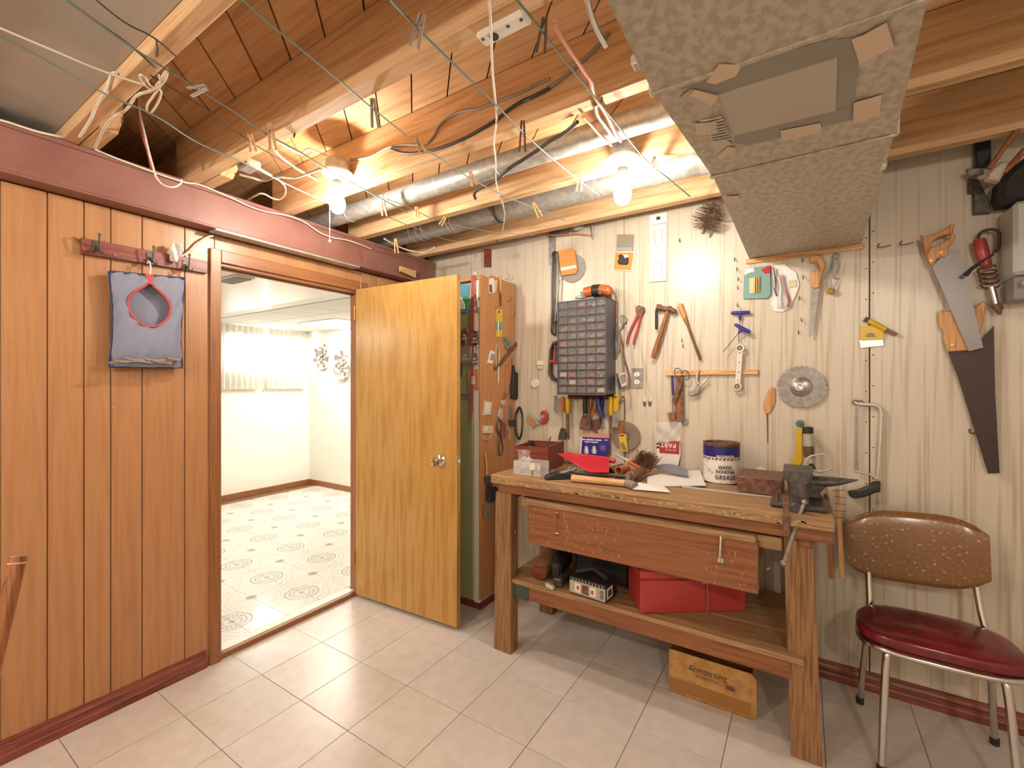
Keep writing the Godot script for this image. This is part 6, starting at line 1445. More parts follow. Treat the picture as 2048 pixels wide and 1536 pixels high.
func tools_middle() -> void:
	# pincers, hammer, chisel
	var t := thing("pincers", "red-handled pincers hanging right of the drill cord", "pincers", Vector3(1.65, 1.787, 0.02))
	commit(mb().zpl([Vector2(1.65, 1.836), Vector2(1.67, 1.845), Vector2(1.701, 1.83), Vector2(1.703, 1.81), Vector2(1.687, 1.781), Vector2(1.667, 1.781), Vector2(1.653, 1.808)], 0.01, 0.016, 0.004), "jaws", M.rusty, t)
	commit(wire(mb(), [Vector3(1.666, 1.796, 0.018), Vector3(1.642, 1.747, 0.018), Vector3(1.623, 1.708, 0.018), Vector3(1.606, 1.661, 0.018), Vector3(1.6, 1.623, 0.018)], 0.0075), "handle", M.red_paint, t)
	commit(wire(mb(), [Vector3(1.681, 1.791, 0.022), Vector3(1.674, 1.751, 0.022), Vector3(1.663, 1.705, 0.022), Vector3(1.647, 1.658, 0.022), Vector3(1.64, 1.618, 0.022)], 0.0075), "handle", M.red_paint, t)
	t = thing("ball_peen_hammer", "ball peen hammer with a wooden handle on the tool wall", "hammer", Vector3(1.818, 1.772, 0.03))
	commit(mb().tube([Vector3(1.774, 1.823, 0.03), Vector3(1.792, 1.819, 0.03), Vector3(1.805, 1.813, 0.03), Vector3(1.825, 1.808, 0.03), Vector3(1.847, 1.806, 0.03), Vector3(1.859, 1.798, 0.03), Vector3(1.87, 1.79, 0.03), Vector3(1.882, 1.783, 0.03)], [0.017, 0.018, 0.013, 0.014, 0.017, 0.012, 0.015, 0.006], 14), "head", M.rusty, t)
	commit(mb().tube([Vector3(1.832, 1.82, 0.03), Vector3(1.831, 1.784, 0.03), Vector3(1.815, 1.733, 0.03), Vector3(1.792, 1.656, 0.03), Vector3(1.767, 1.578, 0.03), Vector3(1.753, 1.536, 0.03)], [0.009, 0.010, 0.012, 0.014, 0.016, 0.013], 12), "handle", M.tool_wood, t)
	driver("small dark screwdriver hanging beside the ball peen hammer", [Vector3(1.769, 1.807, 0.02), Vector3(1.769, 1.758, 0.02), Vector3(1.769, 1.701, 0.02), Vector3(1.769, 1.685, 0.02)], [0.007, 0.008, 0.007], "black", "bright_steel", 0.003, "screwdriver", "screwdriver", "")
	t = thing("wood_chisel", "long chisel with a wooden handle slanting on the tool wall", "chisel", Vector3(1.934, 1.713, 0.02))
	commit(mb().tube([Vector3(1.902, 1.832, 0.02), Vector3(1.899, 1.818, 0.02), Vector3(1.91, 1.785, 0.02), Vector3(1.925, 1.745, 0.02)], [0.012, 0.016, 0.015, 0.011], 12), "handle", M.pale_wood_y, t)
	commit(mb().tube([Vector3(1.922, 1.755, 0.02), Vector3(1.935, 1.719, 0.02)], [0.012, 0.009], 12), "ferrule", M.brass, t)
	commit(mb().tube([Vector3(1.935, 1.719, 0.02), Vector3(1.97, 1.615, 0.02), Vector3(2, 1.528, 0.02), Vector3(2.005, 1.516, 0.02)], [0.007, 0.007, 0.0075, 0.002], 8), "blade", M.rusty, t)
	# tool strip with scissors
	t = thing("tool_rail", "long thin wooden strip rack on the tool wall", "rack", Vector3(2.055, 1.448, 0.01))
	commit(mb().zpl([Vector2(1.816, 1.467), Vector2(2.274, 1.463), Vector2(2.274, 1.439), Vector2(1.821, 1.436)], 0.0, 0.018, 0.002), "strip", M.pale_wood, t)
	for i in 8: commit(mb().ball(Vector3(1.858, 1.452, 0.019) + Vector3(0.026 * i, 0, 0), Vector3(0.002, 0.002, 0.001), 6), "hole", M.ink, t)
	t = thing("scissors", "steel scissors hanging on the wooden strip rack", "scissors", Vector3(1.885, 1.374, 0.035))
	for q in [Vector3(1.891, 1.451, 0.036), Vector3(1.93, 1.438, 0.036)]:
		commit(mb().ring(q, Vector3.BACK, 1.0, 0.11, 20, 6).put(Transform3D(Basis.IDENTITY, q) * Transform3D(Basis(Vector3.BACK, 0.3 if q.y > 1.365 else -0.4) * Basis.from_scale(Vector3(0.019, 0.026, 0.02)), Vector3.ZERO) * Transform3D(Basis.IDENTITY, -q)), "finger_loop", M.dark_iron, t)
	commit(mb().zpl([Vector2(1.884, 1.429), Vector2(1.893, 1.429), Vector2(1.901, 1.374), Vector2(1.887, 1.336), Vector2(1.855, 1.287), Vector2(1.865, 1.329), Vector2(1.885, 1.374)], 0.032, 0.004), "blade", M.rusty, t)
	commit(mb().zpl([Vector2(1.92, 1.422), Vector2(1.907, 1.413), Vector2(1.887, 1.374), Vector2(1.88, 1.348), Vector2(1.865, 1.284), Vector2(1.874, 1.277), Vector2(1.893, 1.329), Vector2(1.908, 1.374)], 0.037, 0.004), "blade", M.rusty, t)
	t = thing("file_set", "bundle of flat files and a brown brush below the strip rack", "files", Vector3(1.881, 1.245, 0.02))
	commit(mb().zpl([Vector2(1.85, 1.433), Vector2(1.863, 1.434), Vector2(1.866, 1.329), Vector2(1.855, 1.325)], 0.02, 0.006, 0.001), "blue_file", M.navy, t)
	commit(mb().zpl([Vector2(1.872, 1.432), Vector2(1.913, 1.435), Vector2(1.913, 1.194), Vector2(1.909, 1.181), Vector2(1.883, 1.183), Vector2(1.872, 1.27)], 0.012, 0.008, 0.002), "flat_file", M.tool_wood, t)
	commit(mb().zpl([Vector2(1.901, 1.413), Vector2(1.915, 1.416), Vector2(1.918, 1.188), Vector2(1.905, 1.184)], 0.02, 0.006, 0.001), "flat_file", M.rusty, t)
	commit(mb().zpl([Vector2(1.833, 1.229), Vector2(1.872, 1.237), Vector2(1.879, 1.219), Vector2(1.874, 1.19), Vector2(1.846, 1.182)], 0.022, 0.018, 0.004), "brush_head", M.tool_wood, t)
	commit(mb().tube([Vector3(1.862, 1.309, 0.03), Vector3(1.862, 1.232, 0.03)], 0.004, 8), "brush_shaft", M.steel, t)
	t = thing("locking_pliers", "steel locking pliers hanging right of the scissors", "pliers", Vector3(1.992, 1.375, 0.025))
	commit(wire(mb(), [Vector3(1.995, 1.469, 0.025), Vector3(1.989, 1.444, 0.025), Vector3(1.985, 1.412, 0.025), Vector3(1.995, 1.39, 0.025)], 0.006), "handle", M.bright_steel, t)
	commit(wire(mb(), [Vector3(2.039, 1.423, 0.025), Vector3(2.027, 1.406, 0.025), Vector3(2.009, 1.387, 0.025), Vector3(1.995, 1.375, 0.025)], 0.006), "handle", M.bright_steel, t)
	commit(mb().zpl([Vector2(1.989, 1.39), Vector2(2.005, 1.384), Vector2(1.995, 1.337), Vector2(1.956, 1.324), Vector2(1.941, 1.33), Vector2(1.944, 1.346), Vector2(1.971, 1.354)], 0.018, 0.014, 0.003), "jaws", M.steel, t)
	one(mb().lathe([Vector2(0.0, 0), Vector2(0.02, 0), Vector2(0.021, 0.004), Vector2(0.013, 0.006), Vector2(0.0, 0.006)], Transform3D(Basis(Vector3.RIGHT, PI / 2), Vector3(1.918, 1.184, 0.004)), 24), "pulley_disc", M.grey_card, "small grey round disc below the hanging files", "disc")
	# T-handle hex keys
	t = thing("hex_key", "purple T-handle hex key, upper of the two", "hex key", Vector3(2.195, 1.747, 0.02), "T-handle hex keys")
	commit(mb().tube([Vector3(2.151, 1.759, 0.02), Vector3(2.16, 1.758, 0.02), Vector3(2.233, 1.756, 0.02), Vector3(2.239, 1.753, 0.02)], [0.006, 0.009, 0.009, 0.006], 10), "handle", M.purple_blue, t)
	commit(mb().tube([Vector3(2.193, 1.755, 0.02), Vector3(2.193, 1.717, 0.02)], [0.009, 0.005], 10), "stem", M.purple_blue, t)
	commit(mb().tube([Vector3(2.193, 1.717, 0.02), Vector3(2.187, 1.61, 0.02)], 0.0022, 6), "hex_shaft", M.rusty, t)
	t = thing("hex_key", "purple T-handle hex key, lower and tilted", "hex key", Vector3(2.202, 1.665, 0.035), "T-handle hex keys")
	commit(mb().tube([Vector3(2.171, 1.697, 0.035), Vector3(2.178, 1.692, 0.035), Vector3(2.235, 1.655, 0.035), Vector3(2.242, 1.65, 0.035)], [0.006, 0.009, 0.010, 0.007], 10), "handle", M.purple_blue, t)
	commit(mb().tube([Vector3(2.205, 1.672, 0.035), Vector3(2.187, 1.649, 0.035)], [0.009, 0.005], 10), "stem", M.purple_blue, t)
	commit(mb().tube([Vector3(2.187, 1.649, 0.035), Vector3(2.117, 1.558, 0.035)], 0.002, 6), "hex_shaft", M.rusty, t)
	# ratchet box wrench
	t = thing("ratchet_wrench", "chrome double-ended ratchet wrench over the strip rack", "wrench", Vector3(2.19, 1.472, 0.03))
	var a: Vector3 = Vector3(2.194, 1.574, 0.028)
	var b: Vector3 = Vector3(2.181, 1.377, 0.028)
	var body := mb()
	body.zpl([Vector2(2.179, 1.56), Vector2(2.207, 1.555), Vector2(2.203, 1.479), Vector2(2.197, 1.392), Vector2(2.17, 1.395), Vector2(2.176, 1.479)], 0.024, 0.008, 0.002)
	for q in [a, b]:
		var o := []
		for i in 24: o.append(Vector2(q.x, q.y) + Vector2.from_angle(TAU * i / 24) * 0.0225)
		body.lathe([Vector2(0.0125, 0.0), Vector2(0.0225, 0.0), Vector2(0.0225, 0.009), Vector2(0.0205, 0.011), Vector2(0.0145, 0.011), Vector2(0.0125, 0.009), Vector2(0.0125, 0.0)], Transform3D(Basis(Vector3.RIGHT, PI / 2), Vector3(q.x, q.y, 0.023)), 24)
	commit(body, "wrench_body", M.bright_steel, t)
	for q in [a, b]: commit(mb().ring(Vector3(q.x, q.y, 0.03), Vector3.BACK, 0.0105, 0.003, 20, 6), "ratchet_ring", M.rusty, t)
	for q in [Vector3(2.194, 1.547, 0.033), Vector3(2.192, 1.501, 0.033), Vector3(2.189, 1.451, 0.033), Vector3(2.185, 1.407, 0.033)]: commit(mb().ball(q, Vector3(0.003, 0.003, 0.001), 8), "rivet", M.dark_iron, t)
	# drill bit packages
	t = thing("bit_package", "teal card of drill bits below the duct", "package", Vector3(2.271, 1.906, 0.015))
	commit(mb().zpl([Vector2(2.212, 1.983), Vector2(2.328, 1.983), Vector2(2.331, 1.837), Vector2(2.317, 1.819), Vector2(2.209, 1.827), Vector2(2.207, 1.843)], 0.004, 0.006, 0.002), "card", M.teal_card, t)
	commit(mb().zpl([Vector2(2.213, 1.982), Vector2(2.253, 1.981), Vector2(2.259, 1.963), Vector2(2.23, 1.957), Vector2(2.213, 1.948)], 0.010, 0.0006), "white_print", M.paper, t)
	commit(mb().zpl([Vector2(2.288, 1.966), Vector2(2.32, 1.981), Vector2(2.328, 1.98), Vector2(2.328, 1.944), Vector2(2.305, 1.944)], 0.010, 0.0006), "red_print", M.red_plastic, t)
	commit(mb().zpl([Vector2(2.235, 1.93), Vector2(2.285, 1.93), Vector2(2.285, 1.85), Vector2(2.236, 1.854)], 0.010, 0.002), "bit_window", M.cream_enamel, t)
	for i in 3: commit(mb().tube([(Vector3(2.261, 1.932, 0.018)) + Vector3(0.0095 * i, 0, 0), (Vector3(2.26, 1.853, 0.018)) + Vector3(0.0095 * i, 0, 0)], 0.003, 8), "bit", M.brass, t)
	t = thing("bit_package", "clear blister pack with a plier-shaped tool beside the drill bits", "package", Vector3(2.389, 1.858, 0.02))
	commit(mb().zpl([Vector2(2.35, 1.981), Vector2(2.389, 1.982), Vector2(2.438, 1.931), Vector2(2.451, 1.872), Vector2(2.443, 1.841), Vector2(2.411, 1.762), Vector2(2.378, 1.746), Vector2(2.345, 1.752), Vector2(2.331, 1.795), Vector2(2.348, 1.852)], 0.003, 0.004, 0.001), "backing", M.white_card, t)
	commit(wire(mb(), [Vector3(2.362, 1.92, 0.018), Vector3(2.373, 1.861, 0.018), Vector3(2.37, 1.81, 0.018), Vector3(2.376, 1.77, 0.018)], 0.006), "tool_leg", M.bright_steel, t)
	commit(wire(mb(), [Vector3(2.376, 1.924, 0.018), Vector3(2.389, 1.859, 0.018), Vector3(2.406, 1.8, 0.018), Vector3(2.4, 1.768, 0.018)], 0.006), "tool_leg", M.red_paint, t)
	commit(mb().zpl([Vector2(2.354, 1.93), Vector2(2.387, 1.929), Vector2(2.411, 1.786), Vector2(2.4, 1.762), Vector2(2.356, 1.766)], 0.008, 0.02, 0.006), "blister", M.clear_plastic, t)
	commit(mb().zpl([Vector2(2.407, 1.896), Vector2(2.435, 1.898), Vector2(2.442, 1.865), Vector2(2.41, 1.861)], 0.007, 0.004, 0.001), "parts_window", M.cream_enamel, t)
	driver("slim screwdriver with a grey collar between the two bit packages", [Vector3(2.34, 1.965, 0.03), Vector3(2.346, 1.913, 0.03), Vector3(2.348, 1.861, 0.03), Vector3(2.357, 1.822, 0.03)], [0.005, 0.008, 0.007], "steel", "dark_iron", 0.004, "screwdriver", "screwdriver", "")
	# keyhole saw, caliper
	t = thing("keyhole_saw", "narrow keyhole saw with a curved wooden handle on the tool wall", "saw", Vector3(2.517, 1.831, 0.02))
	commit(mb().zpl([Vector2(2.493, 2.005), Vector2(2.506, 2.007), Vector2(2.532, 1.997), Vector2(2.55, 1.972), Vector2(2.555, 1.943), Vector2(2.542, 1.908), Vector2(2.532, 1.845), Vector2(2.514, 1.841), Vector2(2.497, 1.851), Vector2(2.495, 1.924), Vector2(2.517, 1.93), Vector2(2.524, 1.948), Vector2(2.511, 1.968), Vector2(2.493, 1.968)], 0.01, 0.022, 0.005), "handle", M.pale_wood_y, t)
	commit(mb().zpl([Vector2(2.5, 1.851), Vector2(2.532, 1.846), Vector2(2.506, 1.634), Vector2(2.491, 1.609)], 0.019, 0.002), "blade", M.steel, t)
	t = thing("spring_caliper", "bent wire caliper with brass nuts right of the keyhole saw", "caliper", Vector3(2.582, 1.897, 0.02))
	commit(wire(mb(), [Vector3(2.581, 1.99, 0.015), Vector3(2.573, 1.936, 0.015), Vector3(2.555, 1.895, 0.015), Vector3(2.562, 1.882, 0.015), Vector3(2.567, 1.833, 0.015), Vector3(2.573, 1.817, 0.015)], 0.003), "leg", M.steel, t)
	commit(wire(mb(), [Vector3(2.605, 1.986, 0.015), Vector3(2.605, 1.931, 0.015), Vector3(2.591, 1.891, 0.015), Vector3(2.6, 1.877, 0.015), Vector3(2.592, 1.854, 0.015), Vector3(2.585, 1.825, 0.015)], 0.003), "leg", M.steel, t)
	commit(wire(mb(), [Vector3(2.582, 1.886, 0.015), Vector3(2.577, 1.911, 0.015), Vector3(2.587, 1.964, 0.015), Vector3(2.588, 1.982, 0.015)], 0.003), "leg", M.steel, t)
	commit(mb().ring(Vector3(2.595, 1.988, 0.015), Vector3.BACK, 0.012, 0.003, 16, 6), "spring", M.steel, t)
	commit(mb().cyl(Vector3(2.574, 1.827, 0.008), Vector3(2.573, 1.823, 0.03), 0.016, 6), "nut", M.brass, t)
	# circular saw blade and stain-brown awl
	var c: Vector3 = Vector3(2.458, 1.376, 0.02)
	t = thing("circular_saw_blade", "toothed circular saw blade on the tool wall", "saw blade", c)
	var o := []
	var T := 28
	for i in T:
		var a0 := -TAU * i / T
		o.append(Vector2(c.x, c.y) + Vector2.from_angle(a0) * 0.105)
		o.append(Vector2(c.x, c.y) + Vector2.from_angle(a0 - TAU / T * 0.55) * 0.0985)
		o.append(Vector2(c.x, c.y) + Vector2.from_angle(a0 - TAU / T * 0.85) * 0.0965)
	commit(mb().zpl(o, 0.012, 0.0025), "blade", M.steel, t)
	commit(mb().lathe([Vector2(0, 0.0), Vector2(0.047, 0.0), Vector2(0.045, 0.0015), Vector2(0.0, 0.0015)], Transform3D(Basis(Vector3.RIGHT, PI / 2), Vector3(c.x, c.y, 0.0145)), 32), "inner_disc", mat("blade_centre", "#8d8783", 0.28, 0.75), t)
	var kc: Vector3 = Vector3(2.452, 1.377, 0.02)
	commit(mb().lathe([Vector2(0, 0.0), Vector2(0.022, 0.0), Vector2(0.02, 0.006), Vector2(0.012, 0.008), Vector2(0.008, 0.005), Vector2(0, 0.005)], Transform3D(Basis(Vector3.RIGHT, PI / 2), Vector3(kc.x, kc.y, 0.016)), 20), "washer", M.bright_steel, t)
	t = thing("scratch_awl", "brown paddle with a thin spike hanging behind the circular saw blade", "awl", Vector3(2.32, 1.258, 0.006))
	commit(mb().zpl([Vector2(2.335, 1.376), Vector2(2.348, 1.37), Vector2(2.351, 1.335), Vector2(2.349, 1.3), Vector2(2.34, 1.27), Vector2(2.322, 1.242), Vector2(2.307, 1.24), Vector2(2.298, 1.263), Vector2(2.299, 1.299), Vector2(2.309, 1.334), Vector2(2.32, 1.358)], 0.002, 0.007, 0.002), "paddle", M.pale_wood_y, t)
	commit(mb().tube([Vector3(2.314, 1.243, 0.006), Vector3(2.316, 1.093, 0.006)], [0.003, 0.0015], 6), "spike", M.rusty, t)
	# yellow tool and clear tube standing on the bench against the wall
	t = thing("cable_puller", "yellow tool with a green pulley standing behind the vise", "tool", Vector3(2.449, 1.097, 0.06))
	commit(mb().zpl([Vector2(2.437, 1.172), Vector2(2.464, 1.174), Vector2(2.465, 1.021), Vector2(2.456, 1.003), Vector2(2.423, 1.003), Vector2(2.423, 1.034), Vector2(2.437, 1.057)], 0.045, 0.02, 0.004), "frame", M.yellow_plastic, t)
	commit(mb().cyl(Vector3(2.455, 1.199, 0.04), Vector3(2.455, 1.202, 0.07), 0.018, 20), "pulley", mat("old_green", "#55705a", 0.5), t)
	commit(mb().cyl(Vector3(2.455, 1.199, 0.03), Vector3(2.455, 1.202, 0.08), 0.006, 10), "axle", M.dark_iron, t)
	t = thing("caulking_tube", "clear tube with a black cap standing beside the yellow tool", "tube", Vector3(2.484, 1.101, 0.07))
	commit(mb().tube([Vector3(2.486, 1.16, 0.08), Vector3(2.49, 1.021, 0.08)], 0.02, 16), "tube_body", M.grey_trim, t)
	commit(mb().cyl(Vector3(2.485, 1.157, 0.08), Vector3(2.484, 1.189, 0.08), 0.0215, 18), "cap", M.black, t)
	commit(mb().tube([Vector3(2.486, 1.1, 0.085), Vector3(2.49, 1.049, 0.085)], 0.0212, 16), "wrapper", M.dark_pin, t)
	commit(mb().tube([Vector3(2.49, 1.021, 0.08), Vector3(2.497, 1.005, 0.08), Vector3(2.509, 0.991, 0.08)], [0.02, 0.014, 0.01], 12), "nozzle", M.black, t)
	# U-shaped wire hooks left in the wall
	var hk := [Vector3(1.893, 2.193, 0.002), Vector3(2.167, 2.047, 0.002), Vector3(2.178, 1.994, 0.002), Vector3(2.184, 1.943, 0.002), Vector3(2.182, 1.899, 0.002), Vector3(2.181, 1.808, 0.002), Vector3(2.462, 1.999, 0.002), Vector3(2.465, 1.916, 0.002), Vector3(2.45, 1.817, 0.002), Vector3(2.458, 1.711, 0.002), Vector3(2.446, 1.652, 0.002), Vector3(1.906, 1.64, 0.002), Vector3(1.911, 1.611, 0.002)]
	var places := ["between the white template and the duct", "topmost of the column left of the bit cards", "second of the column left of the bit cards", "third of the column left of the bit cards", "fourth of the column left of the bit cards", "lowest above the upper hex key", "at the top beside the keyhole saw", "second beside the keyhole saw", "third beside the keyhole saw", "fourth beside the keyhole saw", "lowest beside the keyhole saw", "right of the chisel blade", "just below the one right of the chisel"]
	for i in hk.size():
		var h: Vector3 = hk[i]
		one(wire(mb(), [h, h + Vector3(0, -0.003, 0.012), h + Vector3(0, -0.016, 0.018), h + Vector3(0.003, -0.022, 0.022), h + Vector3(0.004, -0.012, 0.026)], 0.0015), "wall_hook", M.nail, "small empty wire hook, " + places[i], "hook", "empty wire hooks in the tool wall")

func saw_teeth(a: Vector2, b: Vector2, n: int, d: float) -> Array:
	var p := []
	var nn := (b - a).orthogonal().normalized() * d
	for i in n:
		p.append(a.lerp(b, float(i) / n))
		p.append(a.lerp(b, (i + 0.5) / n) + nn)
	return p

func tools_right() -> void:
	# utility knife and yellow packet
	var t := thing("yellow_packet", "small yellow packet pinned on the panel joint", "package", Vector3(2.728, 1.614, 0.008))
	commit(mb().zpl([Vector2(2.685, 1.658), Vector2(2.764, 1.649), Vector2(2.771, 1.594), Vector2(2.76, 1.588), Vector2(2.686, 1.589)], 0.006, 0.005, 0.001), "card", M.yellow_card, t)
	commit(mb().zpl([Vector2(2.681, 1.593), Vector2(2.764, 1.594), Vector2(2.77, 1.562), Vector2(2.686, 1.554)], 0.003, 0.004, 0.001), "foil_strip", M.bright_steel, t)
	commit(mb().zpl([Vector2(2.706, 1.615), Vector2(2.72, 1.623), Vector2(2.737, 1.616), Vector2(2.739, 1.601), Vector2(2.704, 1.603)], 0.011, 0.0006), "print", M.cable_grey, t)
	t = thing("utility_knife", "yellow-handled knife over the yellow packet", "knife", Vector3(2.754, 1.646, 0.02))
	commit(mb().tube([Vector3(2.701, 1.684, 0.022), Vector3(2.708, 1.68, 0.022), Vector3(2.74, 1.658, 0.022), Vector3(2.774, 1.63, 0.022)], [0.007, 0.01, 0.011, 0.009], 10), "handle", M.yellow_plastic, t)
	commit(mb().tube([Vector3(2.699, 1.685, 0.022), Vector3(2.713, 1.676, 0.022)], [0.0105, 0.0115], 10), "end_cap", M.dark_iron, t)
	commit(mb().zpl([Vector2(2.772, 1.634), Vector2(2.781, 1.637), Vector2(2.815, 1.613), Vector2(2.814, 1.604), Vector2(2.801, 1.602), Vector2(2.769, 1.624)], 0.02, 0.003), "blade", M.rusty, t)
	# hacksaw
	t = thing("hacksaw", "hacksaw with a chrome frame and dark grip on the panel joint", "hacksaw", Vector3(2.717, 1.114, 0.02))
	commit(wire(mb(), [Vector3(2.665, 1.304, 0.02), Vector3(2.689, 1.299, 0.02), Vector3(2.726, 1.297, 0.02), Vector3(2.745, 1.291, 0.02), Vector3(2.757, 1.274, 0.02), Vector3(2.758, 1.234, 0.02), Vector3(2.755, 1.146, 0.02), Vector3(2.749, 1.029, 0.02), Vector3(2.745, 0.965, 0.02)], 0.0075), "frame", M.bright_steel, t)
	commit(mb().zpl([Vector2(2.668, 1.292), Vector2(2.676, 1.292), Vector2(2.678, 0.99), Vector2(2.665, 0.991)], 0.019, 0.0015), "blade", M.steel, t)
	commit(wire(mb(), [Vector3(2.663, 0.991, 0.02), Vector3(2.694, 0.987, 0.02), Vector3(2.726, 0.98, 0.02), Vector3(2.738, 0.967, 0.02)], 0.004), "lower_arm", M.bright_steel, t)
	commit(mb().ring(Vector3(2.667, 1.306, 0.02), Vector3.BACK, 0.01, 0.003, 12, 6), "wing_nut", M.rusty, t)
	commit(mb().ring(Vector3(2.686, 1.308, 0.02), Vector3.BACK, 0.007, 0.0025, 12, 6), "wing_nut", M.rusty, t)
	commit(mb().zpl([Vector2(2.726, 0.948), Vector2(2.755, 0.956), Vector2(2.755, 0.909), Vector2(2.738, 0.905), Vector2(2.722, 0.892), Vector2(2.694, 0.876), Vector2(2.661, 0.867), Vector2(2.644, 0.879), Vector2(2.639, 0.896), Vector2(2.651, 0.9), Vector2(2.675, 0.906), Vector2(2.703, 0.925), Vector2(2.72, 0.936)], 0.008, 0.024, 0.007), "grip", M.black, t)
	# small handsaw, front
	t = thing("hand_saw", "hand saw with a steel blade and shaped wooden handle", "saw", Vector3(2.997, 1.787, 0.05))
	var hd := [Vector2(2.884, 2.021), Vector2(2.897, 2.012), Vector2(2.925, 2.017), Vector2(2.961, 2.035), Vector2(2.981, 2.051), Vector2(2.988, 2.047), Vector2(2.984, 2.014), Vector2(2.991, 1.997), Vector2(2.985, 1.971), Vector2(2.969, 1.957), Vector2(2.971, 1.925), Vector2(2.957, 1.916), Vector2(2.937, 1.914), Vector2(2.919, 1.883), Vector2(2.911, 1.901), Vector2(2.903, 1.935), Vector2(2.906, 1.962), Vector2(2.888, 1.996)]
	var hole := [Vector2(2.915, 1.966), Vector2(2.917, 1.982), Vector2(2.933, 1.999), Vector2(2.961, 2.009), Vector2(2.977, 2.007), Vector2(2.971, 1.989), Vector2(2.949, 1.977), Vector2(2.929, 1.964)]
	# handle ring built from two pieces round the grip hole
	commit(mb().zpl([hd[0], hd[1], hd[2], hd[3], hd[4], hd[5], hd[6], hole[4], hole[3], hole[2], hole[1], hole[0], hd[15], hd[16]] if false else [hd[0], hd[1], hd[2], hd[3], hd[4], hd[5], hd[6], hole[4], hole[3], hole[2], hole[1], hole[0], hd[15]], 0.042, 0.022, 0.004), "handle", M.pale_wood_y, t)
	commit(mb().zpl([hd[6], hd[7], hd[8], hd[9], hd[10], hd[11], hd[12], hd[13], hd[14], hd[15], hole[0], hole[7], hole[6], hole[5], hole[4]], 0.042, 0.022, 0.004), "handle", M.pale_wood_y, t)
	for q in [Vector3(2.947, 1.935, 0.065), Vector3(2.915, 1.907, 0.065)]: commit(mb().cyl(q, q + Vector3(0, 0, 0.002), 0.007, 12), "rivet", M.brass, t)
	var bl := [Vector2(2.922, 1.883), Vector2(2.971, 1.944), Vector2(3.003, 1.947), Vector2(3.073, 1.536), Vector2(3.032, 1.523)]
	var poly := [bl[4], bl[0], bl[1], bl[2]]
	poly.append_array(saw_teeth(bl[2], bl[3], 40, -0.0022))
	poly.append(bl[3])
	commit(mb().zpl(poly, 0.051, 0.002), "blade", mat("saw_steel", "#75716f", 0.35, 0.5), t)
	# big dark handsaw, behind
	t = thing("hand_saw", "large dark rusty hand saw hanging behind the steel one", "saw", Vector3(3.04, 1.545, 0.03))
	commit(mb().zpl([Vector2(2.944, 1.693), Vector2(2.954, 1.703), Vector2(2.968, 1.696), Vector2(3.006, 1.69), Vector2(3.052, 1.705), Vector2(3.081, 1.726), Vector2(3.088, 1.717), Vector2(3.077, 1.628), Vector2(3.052, 1.529), Vector2(2.974, 1.524), Vector2(2.962, 1.576), Vector2(2.962, 1.609), Vector2(2.952, 1.626)], 0.018, 0.02, 0.004), "handle", M.pale_wood_y, t)
	commit(mb().cyl(Vector3(2.985, 1.552, 0.04), Vector3(2.985, 1.552, 0.042), 0.007, 12), "rivet", M.brass, t)
	var b2 := [Vector2(2.976, 1.524), Vector2(3.052, 1.528), Vector2(3.111, 1.626), Vector2(3.114, 1.366)]
	var b3 := [Vector2(3.127, 1.033), Vector2(3.094, 1.028), Vector2(3.008, 1.407)]
	commit(mb().zpl([b2[0], b2[1], b2[2], b2[3], b3[0], b3[1], b3[2]], 0.024, 0.002), "blade", mat("dark_saw", "#3a2826", 0.45, 0.3), t)
	# red soldering gun with coiled cord
	t = thing("soldering_iron", "red-handled soldering iron with a coiled brown cord", "soldering iron", Vector3(3.089, 1.852, 0.04))
	commit(mb().tube([Vector3(3.065, 1.977, 0.04), Vector3(3.067, 1.958, 0.04), Vector3(3.074, 1.915, 0.04), Vector3(3.084, 1.873, 0.04), Vector3(3.089, 1.855, 0.04)], [0.017, 0.021, 0.022, 0.018, 0.012], 14), "handle", M.red_paint, t)
	commit(mb().tube([Vector3(3.101, 1.779, 0.04), Vector3(3.113, 1.71, 0.04)], [0.011, 0.011], 14), "barrel", M.chrome, t)
	commit(mb().tube([Vector3(3.113, 1.71, 0.04), Vector3(3.12, 1.692, 0.04), Vector3(3.123, 1.665, 0.04)], [0.016, 0.015, 0.004], 12), "tip", M.rusty, t)
	var co := []
	for i in 61:
		var u := i / 60.0
		var c: Vector3 = (Vector3(3.085, 1.859, 0.04)).lerp(Vector3(3.098, 1.782, 0.04), u)
		var a := u * TAU * 4.0
		co.append(c + Vector3(cos(a) * 0.026, sin(a) * 0.008, sin(a) * 0.022))
	commit(mb().tube(co, 0.004, 6), "coiled_cord", M.rusty, t)
	commit(wire(mb(), [Vector3(3.062, 1.981, 0.04), Vector3(3.069, 2.002, 0.04), Vector3(3.089, 2.01, 0.04), Vector3(3.108, 2.007, 0.04), Vector3(3.12, 1.994, 0.04), Vector3(3.122, 1.969, 0.04), Vector3(3.12, 1.935, 0.04), Vector3(3.113, 1.916, 0.04)], 0.0055), "cord", M.cable_dark, t)
	commit(mb().tube([Vector3(3.012, 1.826, 0.1), Vector3(3.031, 1.85, 0.1), Vector3(3.065, 1.879, 0.1), Vector3(3.093, 1.898, 0.1)], [0.009, 0.007, 0.004, 0.004], 8), "plug_lead", M.black, t)
	# grey electrical box at the frame edge
	mat("panel_grey", "#b9bab2", 0.4)
	t = thing("electrical_panel", "pale grey metal box on the wall at the right", "electrical box", Vector3(3.18, 1.848, 0))
	commit(mb().bx(Vector3(3.13, 1.80, 0.001), Vector3(3.5, 2.075, 0.16), 0.012), "box_body", M.panel_grey, t)
	commit(mb().bx(Vector3(3.14, 1.71, 0.001), Vector3(3.5, 1.80, 0.13), 0.006), "lower_hood", M.grey_card, t)
